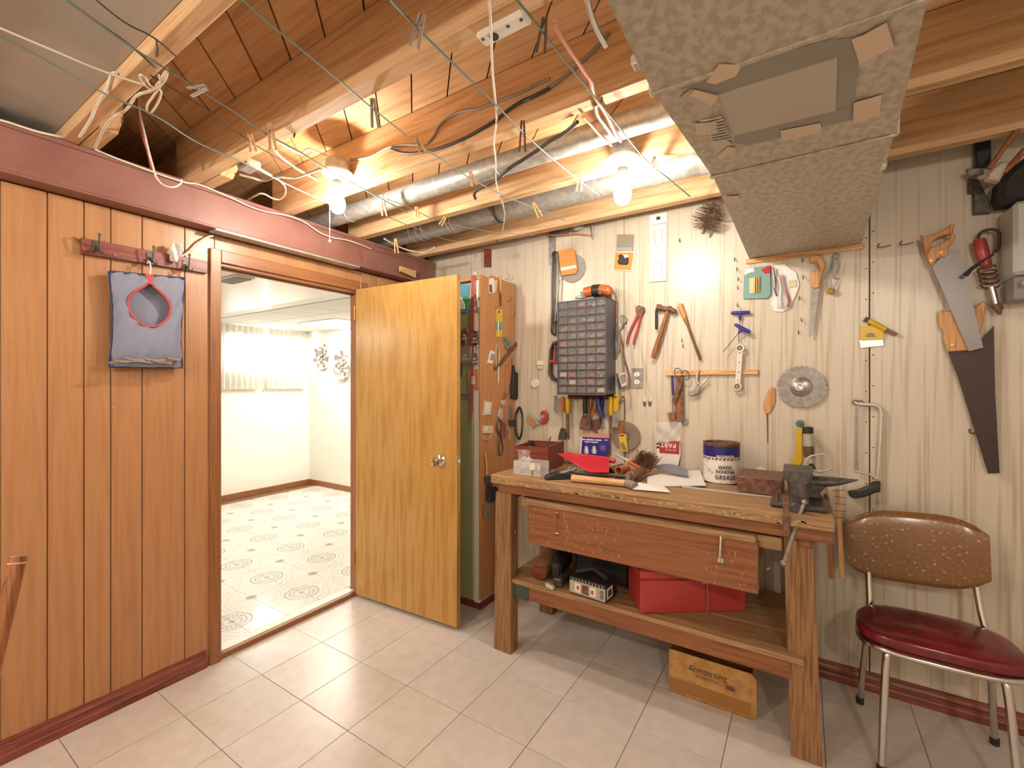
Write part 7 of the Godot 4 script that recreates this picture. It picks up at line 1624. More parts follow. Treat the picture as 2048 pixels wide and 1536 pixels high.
	commit(mb().bx(Vector3(3.15, 1.755, 0.13), Vector3(3.5, 1.775, 0.165), 0.004), "lip", M.grey_trim, t)
	# dark tools near the ceiling at right
	t = thing("push_broom", "dark hanging tool with a wooden shaft near the ceiling at right", "tool", Vector3(3.078, 2.258, 0.1))
	commit(mb().zpl([Vector2(3.051, 2.413), Vector2(3.097, 2.399), Vector2(3.098, 2.266), Vector2(3.056, 2.269)], 0.02, 0.03, 0.004), "dark_board", M.black, t)
	commit(mb().zpl([Vector2(3.039, 2.237), Vector2(3.068, 2.226), Vector2(3.101, 2.12), Vector2(3.101, 2.081), Vector2(3.054, 2.087), Vector2(3.052, 2.174), Vector2(3.039, 2.177)], 0.004, 0.02, 0.003), "grey_plate", M.dark_iron, t)
	commit(mb().zpl([Vector2(3.023, 2.263), Vector2(3.071, 2.255), Vector2(3.074, 2.232), Vector2(3.04, 2.231), Vector2(3.025, 2.245)], 0.05, 0.02, 0.005), "clasp", M.steel, t)
	commit(mb().tube([Vector3(3.145, 2.353, 0.2), Vector3(3.105, 2.289, 0.2), Vector3(3.054, 2.201, 0.2)], 0.009, 8), "shaft", M.tool_wood, t)
	t = thing("hand_sledge", "steel hammer with a wooden shaft near the ceiling at the right edge", "hammer", Vector3(3.087, 2.198, 0.15))
	commit(mb().zpl([Vector2(3.074, 2.216), Vector2(3.092, 2.23), Vector2(3.118, 2.227), Vector2(3.103, 2.19), Vector2(3.092, 2.159), Vector2(3.058, 2.177), Vector2(3.055, 2.191)], 0.13, 0.04, 0.008), "head", M.bright_steel, t)
	commit(mb().tube([Vector3(3.105, 2.193, 0.15), Vector3(3.133, 2.226, 0.15), Vector3(3.161, 2.266, 0.15)], 0.01, 8), "shaft", M.tool_wood, t)
	t = thing("black_bag", "black hanging bag above the pale grey box", "bag", Vector3(3.142, 2.121, 0.12))
	commit(mb().zpl([Vector2(3.105, 2.175), Vector2(3.131, 2.214), Vector2(3.173, 2.251), Vector2(3.208, 2.242), Vector2(3.208, 2.08), Vector2(3.131, 2.085), Vector2(3.11, 2.086), Vector2(3.1, 2.119)], 0.03, 0.09, 0.02), "bag_body", M.black_rubber, t)
	# slats hanging at the bench end
	for q in [["flat_slat", "dark wooden slat hanging at the bench's right end", [Vector2(2.551, 0.788), Vector2(2.57, 0.792), Vector2(2.572, 0.598), Vector2(2.554, 0.597)], "tool_wood"], ["flat_slat", "long pale yardstick hanging at the bench's right end", [Vector2(2.565, 0.955), Vector2(2.576, 0.956), Vector2(2.59, 0.608), Vector2(2.607, 0.608), Vector2(2.598, 0.796), Vector2(2.59, 0.958)], "pale_wood_y"]]:
		one(mb().zpl(q[2], 0.345, 0.01, 0.001), q[0], M[q[3]], q[1], "slat", "slats at the bench end")
	for i in 5:
		var p: Vector3 = (Vector3(2.583, 0.962, 0.36)) + Vector3(0, -0.028 * i, 0)
		one(mb().tube([p + Vector3(-0.012, 0, 0), p + Vector3(0.025 + 0.004 * (i % 2), 0.001, 0)], 0.0012, 5), "nail", M.nail, ["topmost", "second", "middle", "fourth", "lowest"][i] + " nail sticking out of the hanging yardstick", "nail", "nails in the yardstick")
	for i in 2:
		var p: Vector3 = [Vector3(2.751, 2, 0.002), Vector3(2.827, 1.999, 0.002)][i]
		one(wire(mb(), [p + Vector3(0.005, 0.02, 0), p + Vector3(0, 0.015, 0.015), p + Vector3(0, 0, 0.02), p + Vector3(0.04, 0.004, 0.022)], 0.002), "angle_hook", M.nail, ["left bent wire hook under the duct's right corner", "right bent wire hook under the duct's right corner"][i], "hook", "bent wire hooks")
	one(wire(mb(), [Vector3(3.046, 1.204, 0.003), Vector3(3.045, 1.191, 0.003), Vector3(3.054, 1.185, 0.003), Vector3(3.061, 1.191, 0.003)], 0.0025), "angle_hook", M.nail, "small bent hook beside the large dark saw blade", "hook", "bent wire hooks")

func bench_top_items() -> void:
	var Y := 0.921
	# wooden box with oddments
	var F := Vector3(1.313, 0.9205, 0.46)
	var rd := Vector3(-0.145, 0, -0.989)
	var fd := Vector3(-0.989, 0, 0.145)
	var t := thing("wooden_box", "small red-brown open wooden box on the bench's left end", "box", F + rd * 0.14 + fd * 0.1)
	var bas := Basis(-fd, Vector3.UP, -rd)
	var hgt := 0.125
	for q in [[Vector3(-0.1, hgt / 2, -0.005), Vector3(0.2, hgt, 0.01)], [Vector3(-0.005, hgt / 2, -0.14), Vector3(0.01, hgt + 0.012, 0.26)], [Vector3(-0.195, hgt / 2, -0.14), Vector3(0.01, hgt, 0.26)], [Vector3(-0.1, hgt / 2, -0.275), Vector3(0.2, hgt, 0.01)], [Vector3(-0.1, 0.005, -0.14), Vector3(0.18, 0.01, 0.26)]]:
		commit(mb().box(F + bas * q[0], q[1], 0.002, bas), "side", M.red_wood, t)
	var tf := thing("rusty_file", "dark rod sticking out of the wooden box", "file", F + bas * Vector3(-0.06, 0.012, -0.1))
	commit(mb().tube([F + bas * Vector3(-0.09, 0.015, -0.1), F + bas * Vector3(-0.03, 0.17, -0.13)], [0.006, 0.004], 8), "rod", M.dark_iron, tf)
	tf = thing("small_bottle", "small bottle with a dark cap standing in the wooden box", "bottle", F + bas * Vector3(-0.13, 0.012, -0.06))
	var bp := F + bas * Vector3(-0.13, 0.012, -0.06)
	commit(mb().lathe([Vector2(0, 0), Vector2(0.018, 0), Vector2(0.018, 0.09), Vector2(0.01, 0.105), Vector2(0.01, 0.115), Vector2(0, 0.115)], Transform3D(Basis.IDENTITY, bp), 16), "bottle_body", M.clear_plastic, tf)
	commit(mb().cyl(bp + Vector3(0, 0.112, 0), bp + Vector3(0, 0.14, 0), 0.013, 14), "cap", M.black, tf)
	# clear box, zip bag, key
	t = thing("clear_box", "clear plastic tub of hardware at the bench's left corner", "tub", Vector3(1.28, Y, 0.6))
	var cb := Vector3(1.275, Y, 0.575)
	for q in [[Vector3(0, 0.035, 0.045), Vector3(0.16, 0.07, 0.003)], [Vector3(0, 0.035, -0.045), Vector3(0.16, 0.07, 0.003)], [Vector3(0.08, 0.035, 0), Vector3(0.003, 0.07, 0.09)], [Vector3(-0.08, 0.035, 0), Vector3(0.003, 0.07, 0.09)], [Vector3(0, 0.0015, 0), Vector3(0.16, 0.003, 0.09)]]:
		commit(mb().box(cb + q[0], q[1], 0.001), "tub_side", M.clear_plastic, t)
	var r := RandomNumberGenerator.new()
	r.seed = 12
	for i in 16:
		var p := cb + Vector3(r.randf_range(-0.06, 0.06), 0.008 + r.randf() * 0.03, r.randf_range(-0.03, 0.03))
		commit(mb().bar(p, p + Vector3(r.randf_range(-0.03, 0.03), r.randf_range(-0.006, 0.008), r.randf_range(-0.02, 0.02)), 0.014, 0.006, 0.002), "fitting", M[["steel", "cable_grey", "brass", "grey_trim"][i % 4]], t)
	t = thing("zip_bag", "crumpled clear zip bag of parts on the clear tub", "bag", cb + Vector3(0.02, 0.07, 0))
	commit(mb().sheet(func(u: float, w: float) -> Vector3:
		return cb + Vector3(-0.015 + (u - 0.5) * (0.085 - 0.02 * sin(w * 3.0)), 0.045 + 0.085 * w, 0.047 + 0.008 * sin(u * 9.0) * sin(w * 7.0)), 10, 8), "film", M.clear_plastic, t)
	for i in 6: commit(mb().ball(cb + Vector3(-0.03 + 0.01 * i, 0.082 + 0.006 * sin(i * 2.0), 0.036), Vector3(0.009, 0.007, 0.005), 8), "part", M[["bright_steel", "white_plastic"][i % 2]], t)
	t = thing("brass_key", "round-headed key hanging on the clear tub's front", "key", cb + Vector3(0.035, 0.02, 0.05))
	commit(mb().cyl(cb + Vector3(0.035, 0.048, 0.0475), cb + Vector3(0.035, 0.048, 0.0505), 0.017, 18), "bow", M.white_plastic, t)
	commit(mb().box(cb + Vector3(0.035, 0.018, 0.049), Vector3(0.006, 0.03, 0.002)), "shank", M.brass, t)
	# dustpan
	t = thing("dustpan", "bright red plastic dustpan lying on the tools", "dustpan", Vector3(1.45, 0.95, 0.3))
	var q1: Vector3 = Vector3(1.355, 1.012, 0.42)
	var q2: Vector3 = Vector3(1.575, 0.95, 0.5)
	var q3: Vector3 = Vector3(1.656, 0.954, 0.47)
	var q4: Vector3 = Vector3(1.608, 1.003, 0.34)
	var q5: Vector3 = Vector3(1.374, 1.012, 0.36)
	var pan := mb()
	for d in [Vector3.ZERO, Vector3(0, -0.003, -0.002)]:
		pan.tri(q1 + d, q2 + d, q4 + d, Vector3(0, 1, 1))
		pan.tri(q2 + d, q3 + d, q4 + d, Vector3(0, 0.3, 1))
		pan.tri(q1 + d, q4 + d, q5 + d, Vector3(0, 1, 0))
	commit(pan, "pan", M.red_plastic, t)
	commit(mb().tube([q1, q2, q3], 0.004, 8), "rim", M.red_plastic, t)
	commit(mb().tube([q5, q4, q3], 0.004, 8), "rim", M.red_plastic, t)
	commit(mb().bar(q4 + Vector3(-0.005, -0.012, 0), Vector3(1.643, 0.985, 0.33), 0.03, 0.022, 0.006), "handle", M.red_plastic, t)
	# blue blister card leaning on the wall
	t = thing("blister_card", "purple-blue card with white nozzle pictures leaning behind the dustpan", "package", Vector3(1.396, 1.022, 0.02))
	commit(mb().zpl([Vector2(1.309, 1.085), Vector2(1.492, 1.09), Vector2(1.482, 0.953), Vector2(1.297, 0.943)], 0.015, 0.004), "card", M.purple_blue, t)
	commit(mb().zpl([Vector2(1.309, 1.085), Vector2(1.492, 1.09), Vector2(1.492, 1.065), Vector2(1.307, 1.061)], 0.019, 0.0006), "header_band", M.cable_salmon, t)
	commit(mb().zpl([Vector2(1.307, 1.061), Vector2(1.317, 1.061), Vector2(1.307, 0.95), Vector2(1.297, 0.949)], 0.019, 0.0006), "margin", M.white_card, t)
	for q in [[Vector2(1.317, 1.05), Vector2(1.336, 1.051), Vector2(1.336, 1.043), Vector2(1.317, 1.042)], [Vector2(1.343, 1.051), Vector2(1.393, 1.052), Vector2(1.393, 1.044), Vector2(1.343, 1.043)], [Vector2(1.399, 1.052), Vector2(1.441, 1.053), Vector2(1.441, 1.045), Vector2(1.399, 1.045)], [Vector2(1.332, 1.036), Vector2(1.369, 1.037), Vector2(1.369, 1.031), Vector2(1.332, 1.03)], [Vector2(1.375, 1.037), Vector2(1.42, 1.038), Vector2(1.42, 1.032), Vector2(1.375, 1.031)], [Vector2(1.459, 1.055), Vector2(1.482, 1.055), Vector2(1.482, 1.051), Vector2(1.459, 1.05)]]:
		commit(mb().zpl(q, 0.019, 0.0006), "white_print", M.paper, t)
	for q in [[Vector3(1.343, 0.99, 0.021), 1.0], [Vector3(1.394, 0.994, 0.021), 1.0]]:
		var p: Vector3 = q[0]
		commit(mb().lathe([Vector2(0.0165, -0.03), Vector2(0.0165, -0.006), Vector2(0.0115, 0.0), Vector2(0.0115, 0.012), Vector2(0.007, 0.016), Vector2(0.0, 0.016)], Transform3D(Basis.from_scale(Vector3(1, 1, 0.12)), p), 14), "nozzle_picture", M.paper, t)
		commit(mb().lathe([Vector2(0.007, 0.016), Vector2(0.005, 0.026), Vector2(0.0, 0.032)], Transform3D(Basis.from_scale(Vector3(1, 1, 0.15)), p), 12), "nozzle_tip", M.red_paint, t)
	for i in 5: commit(mb().ring((Vector3(1.45, 1.004, 0.019)), Vector3.BACK, 0.006 + 0.0045 * i if i < 2 else 0.019, 0.0008, 18, 5), "ring_print", M.paper, t)
	# hand plane
	t = thing("block_plane", "small black hand plane at the bench's front edge", "plane", Vector3(1.44, Y, 0.6))
	var pb := Basis(Vector3.UP, 0.75)
	var pc := Vector3(1.455, Y, 0.6)
	commit(mb().prism([Vector2(-0.075, 0), Vector2(0.075, 0), Vector2(0.075, 0.012), Vector2(0.03, 0.03), Vector2(-0.02, 0.034), Vector2(-0.06, 0.022), Vector2(-0.075, 0.008)], 0.045, Transform3D(pb, pc - pb.z * 0.0225), 0.003), "body", M.black, t)
	commit(mb().ball(pc + pb * Vector3(-0.035, 0.036, 0), Vector3(0.016, 0.013, 0.016), 12), "knob", M.dark_iron, t)
	commit(mb().bar(pc + pb * Vector3(0.0, 0.03, 0), pc + pb * Vector3(0.06, 0.045, 0), 0.036, 0.006, 0.001), "iron", M.steel, t)
	# steel bar, hammers, pipes
	one(mb().tube([Vector3(1.438, 0.936, 0.457), Vector3(1.494, 0.936, 0.488), Vector3(1.575, 0.936, 0.464), Vector3(1.649, 0.936, 0.45), Vector3(1.753, 0.936, 0.436)], 0.009, 10), "pry_bar", M.dark_iron, "long dark steel bar lying under the dustpan", "bar")
	for i in 2:
		var p: Vector3 = [Vector3(1.444, 0.94, 0.448), Vector3(1.477, 0.94, 0.457)][i]
		one(mb().ring(p, Vector3(0.3, 0.3, 1).normalized(), 0.013, 0.006, 16, 8), "pipe_fitting", M.steel, ["left steel ring fitting beside the black plane", "right steel ring fitting beside the black plane"][i], "fitting", "ring fittings on the bench")
	t = thing("claw_hammer", "wooden-handled mallet lying along the bench's front edge", "hammer", Vector3(1.68, Y, 0.62))
	commit(mb().tube([Vector3(1.535, 0.939, 0.633), Vector3(1.55, 0.939, 0.631), Vector3(1.676, 0.939, 0.616), Vector3(1.794, 0.939, 0.602)], [0.017, 0.018, 0.016, 0.015], 12), "handle", M.pale_wood, t)
	commit(mb().tube([Vector3(1.793, 0.939, 0.603), Vector3(1.816, 0.939, 0.617), Vector3(1.843, 0.939, 0.633)], [0.017, 0.019, 0.017], 14), "rubber_end", M.cable_grey, t)
	t = thing("steel_mallet", "steel hammer head lying beside the hand brush", "hammer", Vector3(1.78, Y, 0.45))
	commit(mb().tube([Vector3(1.772, 0.948, 0.493), Vector3(1.78, 0.948, 0.462), Vector3(1.777, 0.948, 0.383), Vector3(1.775, 0.948, 0.299)], [0.022, 0.024, 0.022, 0.02], 14), "head", M.rusty, t)
	commit(mb().tube([Vector3(1.772, 0.948, 0.493), Vector3(1.773, 0.948, 0.485)], [0.024, 0.025], 14), "face", M.steel, t)
	t = thing("copper_pipe", "short orange-brown pipe with an open end under the brush", "pipe", Vector3(1.7, Y, 0.36))
	var p0: Vector3 = Vector3(1.688, 0.955, 0.413)
	var p1: Vector3 = Vector3(1.713, 0.952, 0.257)
	commit(mb().lathe([Vector2(0.016, 0.0), Vector2(0.021, 0.0), Vector2(0.021, 0.09), Vector2(0.016, 0.09), Vector2(0.016, 0.0)], MB.along(p0, p1), 20), "pipe_wall", M.orange_paint, t)
	commit(mb().lathe([Vector2(0.0165, 0.002), Vector2(0.0225, 0.0), Vector2(0.0225, 0.012), Vector2(0.0165, 0.012)], MB.along(p0, p1), 20), "collar", M.steel, t)
	t = thing("copper_pipe", "rusty pipe end half hidden behind the dustpan", "pipe", Vector3(1.62, Y, 0.34))
	p0 = Vector3(1.631, 0.942, 0.384)
	commit(mb().lathe([Vector2(0.014, 0.0), Vector2(0.019, 0.0), Vector2(0.019, 0.12), Vector2(0.014, 0.12), Vector2(0.014, 0.0)], MB.along(p0, p0 + Vector3(0.02, 0.005, -0.1)), 18), "pipe_wall", M.rusty, t)
	# counter brush
	t = thing("hand_brush", "brown bench brush with stiff bristles beside the papers", "brush", Vector3(1.75, Y, 0.28))
	var h0: Vector3 = Vector3(1.685, 0.975, 0.231)
	var h1: Vector3 = Vector3(1.802, 0.94, 0.276)
	commit(mb().bar(h0, h1, 0.045, 0.018, 0.006), "block", M.orange_paint, t)
	commit(mb().tube([h0, h0 + (h0 - h1).normalized() * 0.1], [0.009, 0.006], 8), "handle", M.bright_steel, t)
	var br := mb()
	for i in 260:
		var c := h0.lerp(h1, r.randf_range(0.25, 1.0)) + Vector3(r.randf_range(-0.015, 0.015), 0.008, r.randf_range(-0.012, 0.012))
		br.tube([c, c + Vector3(0.035 + r.randfn(0, 0.012), 0.062 + r.randfn(0, 0.008), r.randfn(-0.005, 0.012))], 0.0011, 3, false)
	var bo := commit(br, "bristles", M.rusty, t)
	bo.set_meta("kind", "stuff")
	# papers and grey plate
	one(mb().ypl([Vector2(1.812, 0.344), Vector2(1.85, 0.209), Vector2(1.998, 0.008), Vector2(2.091, 0.383), Vector2(1.947, 0.487), Vector2(1.86, 0.51)], 0.9215, 0.004), "paper_sheet", M.paper, "white papers lying flat in front of the grease can", "paper")
	one(mb().sheet(func(u: float, w: float) -> Vector3:
		var a := (Vector3(1.834, 0.922, 0.646)).lerp(Vector3(1.992, 0.922, 0.617), u)
		var b := (Vector3(1.85, 0.93, 0.547)).lerp(Vector3(1.927, 0.93, 0.509), u)
		return a.lerp(b, w) + Vector3(0, 0.004 + 0.016 * sin(w * PI) * (1.0 - u), 0), 10, 8), "folded_paper", M.paper, "folded white paper curling at the bench's front edge", "paper")
	t = thing("plastic_sheet", "grey curved plastic sheet lying on the papers", "sheet", Vector3(1.872, 0.94, 0.186))
	commit(mb().sheet(func(u: float, w: float) -> Vector3:
		var a := (Vector3(1.762, 0.945, 0.171)).lerp(Vector3(1.994, 0.935, 0.274), u)
		var b := (Vector3(1.809, 0.96, 0.199)).lerp(Vector3(1.968, 0.95, 0.171), u)
		return a.lerp(b, w) + Vector3(0, 0.014 * sin(u * PI) * (0.3 + w), 0.02 * sin(u * PI) * (1.0 - w)), 14, 8), "plate", mat("slate_plastic", "#7b7d86", 0.35), t)
	# packaging with PART upside down
	t = thing("parts_bag", "clear bag with a red and white header printed PART upside down", "package", Vector3(1.834, 1.03, 0.03))
	commit(mb().zpl([Vector2(1.768, 1.06), Vector2(1.896, 1.079), Vector2(1.899, 1.003), Vector2(1.886, 0.938), Vector2(1.77, 0.929)], 0.012, 0.003), "card", M.paper, t)
	commit(mb().zpl([Vector2(1.783, 1.066), Vector2(1.895, 1.078), Vector2(1.892, 1.001), Vector2(1.785, 1.001)], 0.015, 0.0008), "red_band", M.red_paint, t)
	commit(mb().zpl([Vector2(1.769, 1.057), Vector2(1.783, 1.06), Vector2(1.783, 1.048), Vector2(1.769, 1.045)], 0.015, 0.0008), "black_mark", M.ink, t)
	commit(mb().zpl([Vector2(1.769, 1.036), Vector2(1.783, 1.039), Vector2(1.783, 1.027), Vector2(1.769, 1.024)], 0.015, 0.0008), "black_mark", M.ink, t)
	lettering("PART", 0.026, Transform3D(Basis(Vector3.BACK, PI), Vector3(1.835, 1.048, 0.017)), M.paper, t, "lettering", 700)
	lettering("DO YOUR", 0.010, Transform3D(Basis(Vector3.BACK, PI - 0.02), Vector3(1.846, 1.023, 0.017)), M.paper, t, "lettering", 400)
	commit(mb().sheet(func(u: float, w: float) -> Vector3:
		var p: Vector3 = (Vector3(1.752, 1.175, 0.02)).lerp(Vector3(1.906, 1.182, 0.02), u).lerp((Vector3(1.769, 1.055, 0.02)).lerp(Vector3(1.897, 1.074, 0.02), u), w)
		return p + Vector3(0, 0, 0.008 * sin(u * 11.0) * sin(w * 8.0 + u * 3.0)), 16, 12), "clear_film", M.clear_plastic, t)
	# grease can
	t = thing("grease_can", "white and blue metal can printed WHEEL BEARING GREASE on the bench", "can", Vector3(2.127, 0.912, 0.2))
	var c := Vector3(2.127, 0.9125, 0.17)
	var R := 0.083
	var rust := tri_mat("can_white", noise(81, 0.03, ["#b59c78", "#cfc9be", "#d6d1c8", "#dcd8d0"], [0.12, 0.2, 0.5, 0.8]), Vector3.ONE * 3.0, 0.4)
	commit(mb().lathe([Vector2(0, 0), Vector2(R - 0.002, 0), Vector2(R + 0.002, 0.003), Vector2(R, 0.007), Vector2(R, 0.128)], Transform3D(Basis.IDENTITY, c), 36), "wall", rust, t)
	commit(mb().lathe([Vector2(R + 0.0004, 0.126), Vector2(R + 0.0004, 0.178)], Transform3D(Basis.IDENTITY, c), 36), "blue_band", M.navy, t)
	commit(mb().lathe([Vector2(R, 0.178), Vector2(R, 0.186), Vector2(R + 0.003, 0.189), Vector2(R, 0.192), Vector2(R - 0.006, 0.191), Vector2(R - 0.008, 0.18), Vector2(R - 0.008, 0.05), Vector2(0, 0.05)], Transform3D(Basis.IDENTITY, c), 36), "rim", M.rusty, t)
	for i in 30:
		var a := TAU * i / 30
		var q := []
		for j in [[0.0, 0.112], [0.11, 0.112], [0.17, 0.122], [0.06, 0.122]]:
			q.append(c + Vector3(sin(a + j[0]) * (R + 0.0006), j[1], cos(a + j[0]) * (R + 0.0006)))
		commit(mb().quad(q[0], q[1], q[2], q[3], Vector3(sin(a), 0, cos(a))), "stripe", M[["red_paint", "ink"][i % 2]], t)
	curved_text("WHEEL", 0.016, c + Vector3(0, 0.078, 0), R + 0.0006, 0.36, t, M.ink)
	curved_text("BEARING", 0.016, c + Vector3(0, 0.057, 0), R + 0.0006, 0.36, t, M.ink)
	curved_text("GREASE", 0.021, c + Vector3(0, 0.03, 0), R + 0.0006, 0.36, t, M.ink)
	curved_text("MOTOMASTER", 0.0095, c + Vector3(0, 0.131, 0), R + 0.001, 0.36, t, M.paper)
	# steel block and scraps by the vise
	one(mb().bx(Vector3(2.225, 0.9205, 0.2), Vector3(2.395, 0.99, 0.425), 0.003), "steel_block", M.rusty, "rectangular brown steel block between the can and the vise", "block")
	t = thing("gear_puller", "pale three-armed tool lying on the vise and block", "puller", Vector3(2.475, 1.062, 0.4))
	commit(mb().zpl([Vector2(2.427, 1.042), Vector2(2.467, 1.058), Vector2(2.477, 1.088), Vector2(2.491, 1.099), Vector2(2.535, 1.112), Vector2(2.542, 1.108), Vector2(2.497, 1.092), Vector2(2.483, 1.072), Vector2(2.487, 1.058), Vector2(2.475, 1.05), Vector2(2.447, 1.037)], 0.39, 0.014, 0.003), "arm", M.grey_trim, t)
	commit(mb().zpl([Vector2(2.477, 1.057), Vector2(2.497, 1.045), Vector2(2.515, 1.037), Vector2(2.554, 1.05), Vector2(2.561, 1.056), Vector2(2.562, 1.047), Vector2(2.519, 1.03), Vector2(2.491, 1.035), Vector2(2.475, 1.045)], 0.39, 0.014, 0.003), "arm", M.grey_trim, t)
	one(mb().zpl([Vector2(2.254, 0.967), Vector2(2.291, 0.989), Vector2(2.328, 0.972)], 0.115, 0.002), "paper_scrap", M.paper, "white triangular paper scrap standing behind the steel block", "paper")
	one(mb().bx(Vector3(1.11, 0.906, 0.06), Vector3(1.28, 0.926, 0.12), 0.003), "wood_scrap", M.bench_wood, "short wood offcut at the bench's back left corner", "wood scrap")
	one(mb().bx(Vector3(2.0, 0.913, 0.43), Vector3(2.42, 0.922, 0.455), 0.002), "grey_stick", M.grey_trim, "grey stick lying lengthwise in front of the can", "stick")
	for i in 2:
		var q: Vector3 = [Vector3(2.382, 0.921, 0.581), Vector3(2.543, 0.921, 0.383)][i]
		t = thing("hex_bolt", ["rusty bolt standing at the vise's left foot", "bolt standing at the vise's right foot"][i], "bolt", q, "bolts at the vise")
		commit(mb().cyl(q + Vector3(0, 0.001, 0), q + Vector3(0, 0.012, 0), 0.012, 6), "nut", M.rusty, t)
		commit(mb().cyl(q + Vector3(0, 0.012, 0), q + Vector3(0, 0.05 if i == 0 else 0.025, 0), 0.0065, 10), "shank", M.rusty, t)

func curved_text(s: String, h: float, c: Vector3, R: float, turn: float, parent: Node3D, m: Material) -> void:
	var f := SystemFont.new()
	f.font_names = PackedStringArray(["Droid Sans"])
	f.font_weight = 700
	var px := h / 47.0
	var total := f.get_string_size(s, HORIZONTAL_ALIGNMENT_LEFT, -1, 64).x * px * 0.92
	var x := -total / 2
	for ch in s:
		var w := f.get_string_size(ch, HORIZONTAL_ALIGNMENT_LEFT, -1, 64).x * px * 0.92
		var a := turn + (x + w / 2) / R
		lettering(ch, h, Transform3D(Basis(Vector3.UP, a), c + Vector3(sin(a) * R, 0, cos(a) * R)), m, parent, "lettering", 700, 0.0008, 0.92)
		x += w

func vise() -> void:
	var t := thing("bench_vise", "dark iron bench vise with an anvil horn on the bench's right end", "vise", Vector3(2.45, 0.921, 0.5))
	commit(mb().bx(Vector3(2.36, 0.9205, 0.435), Vector3(2.54, 0.94, 0.62), 0.006), "base", M.dark_iron, t)
	# front jaw: flared block
	var jaw := [Vector2(2.402, 1.062), Vector2(2.497, 1.062), Vector2(2.492, 1.03), Vector2(2.478, 1.01), Vector2(2.482, 0.96), Vector2(2.486, 0.94), Vector2(2.42, 0.94), Vector2(2.426, 0.96), Vector2(2.424, 1.01), Vector2(2.404, 1.035)]
	commit(mb().zpl(jaw, 0.53, 0.09, 0.008), "front_jaw", M.dark_iron, t)
	commit(mb().zpl([Vector2(2.40, 1.06), Vector2(2.499, 1.06), Vector2(2.49, 0.99), Vector2(2.485, 0.94), Vector2(2.42, 0.94), Vector2(2.414, 0.99)], 0.42, 0.095, 0.006), "rear_jaw", M.dark_iron, t)
	commit(mb().bx(Vector3(2.435, 0.945, 0.3), Vector3(2.475, 0.985, 0.6), 0.005), "slide_bar", M.dark_iron, t)
	var rings := []
	for q in [[2.48, 0.03, 1.0], [2.53, 0.028, 1.005], [2.58, 0.02, 1.012], [2.62, 0.009, 1.02], [2.642, 0.002, 1.025]]:
		var ring := []
		for j in 14:
			var a := TAU * j / 14
			ring.append(Vector3(q[0], q[2] + sin(a) * q[1] * 0.8, 0.45 + cos(a) * q[1]))
		rings.append(ring)
	commit(mb().loft(rings), "horn", M.dark_iron, t)
	commit(mb().zpl([Vector2(2.48, 1.0), Vector2(2.545, 0.995), Vector2(2.52, 0.965), Vector2(2.53, 0.94), Vector2(2.48, 0.94)], 0.41, 0.07, 0.006), "anvil_neck", M.dark_iron, t)
	commit(mb().cyl(Vector3(2.444, 0.935, 0.63) + Vector3(0, 0, -0.03), Vector3(2.444, 0.935, 0.63) + Vector3(0, 0, 0.035), 0.021, 18), "screw_head", M.dark_iron, t)
	commit(mb().ball(Vector3(2.47, 0.962, 0.66), Vector3.ONE * 0.011, 12), "handle_ball", M.steel, t)
	commit(mb().tube([Vector3(2.47, 0.962, 0.66), Vector3(2.451, 0.903, 0.67), Vector3(2.408, 0.741, 0.69)], 0.007, 10), "handle_bar", M.steel, t)
	commit(mb().ball(Vector3(2.407, 0.739, 0.69), Vector3.ONE * 0.012, 12), "handle_ball", M.steel, t)
	commit(mb().bx(Vector3(2.405, 0.86, 0.697), Vector3(2.425, 0.985, 0.715), 0.003), "guide_plate", M.rusty, t)

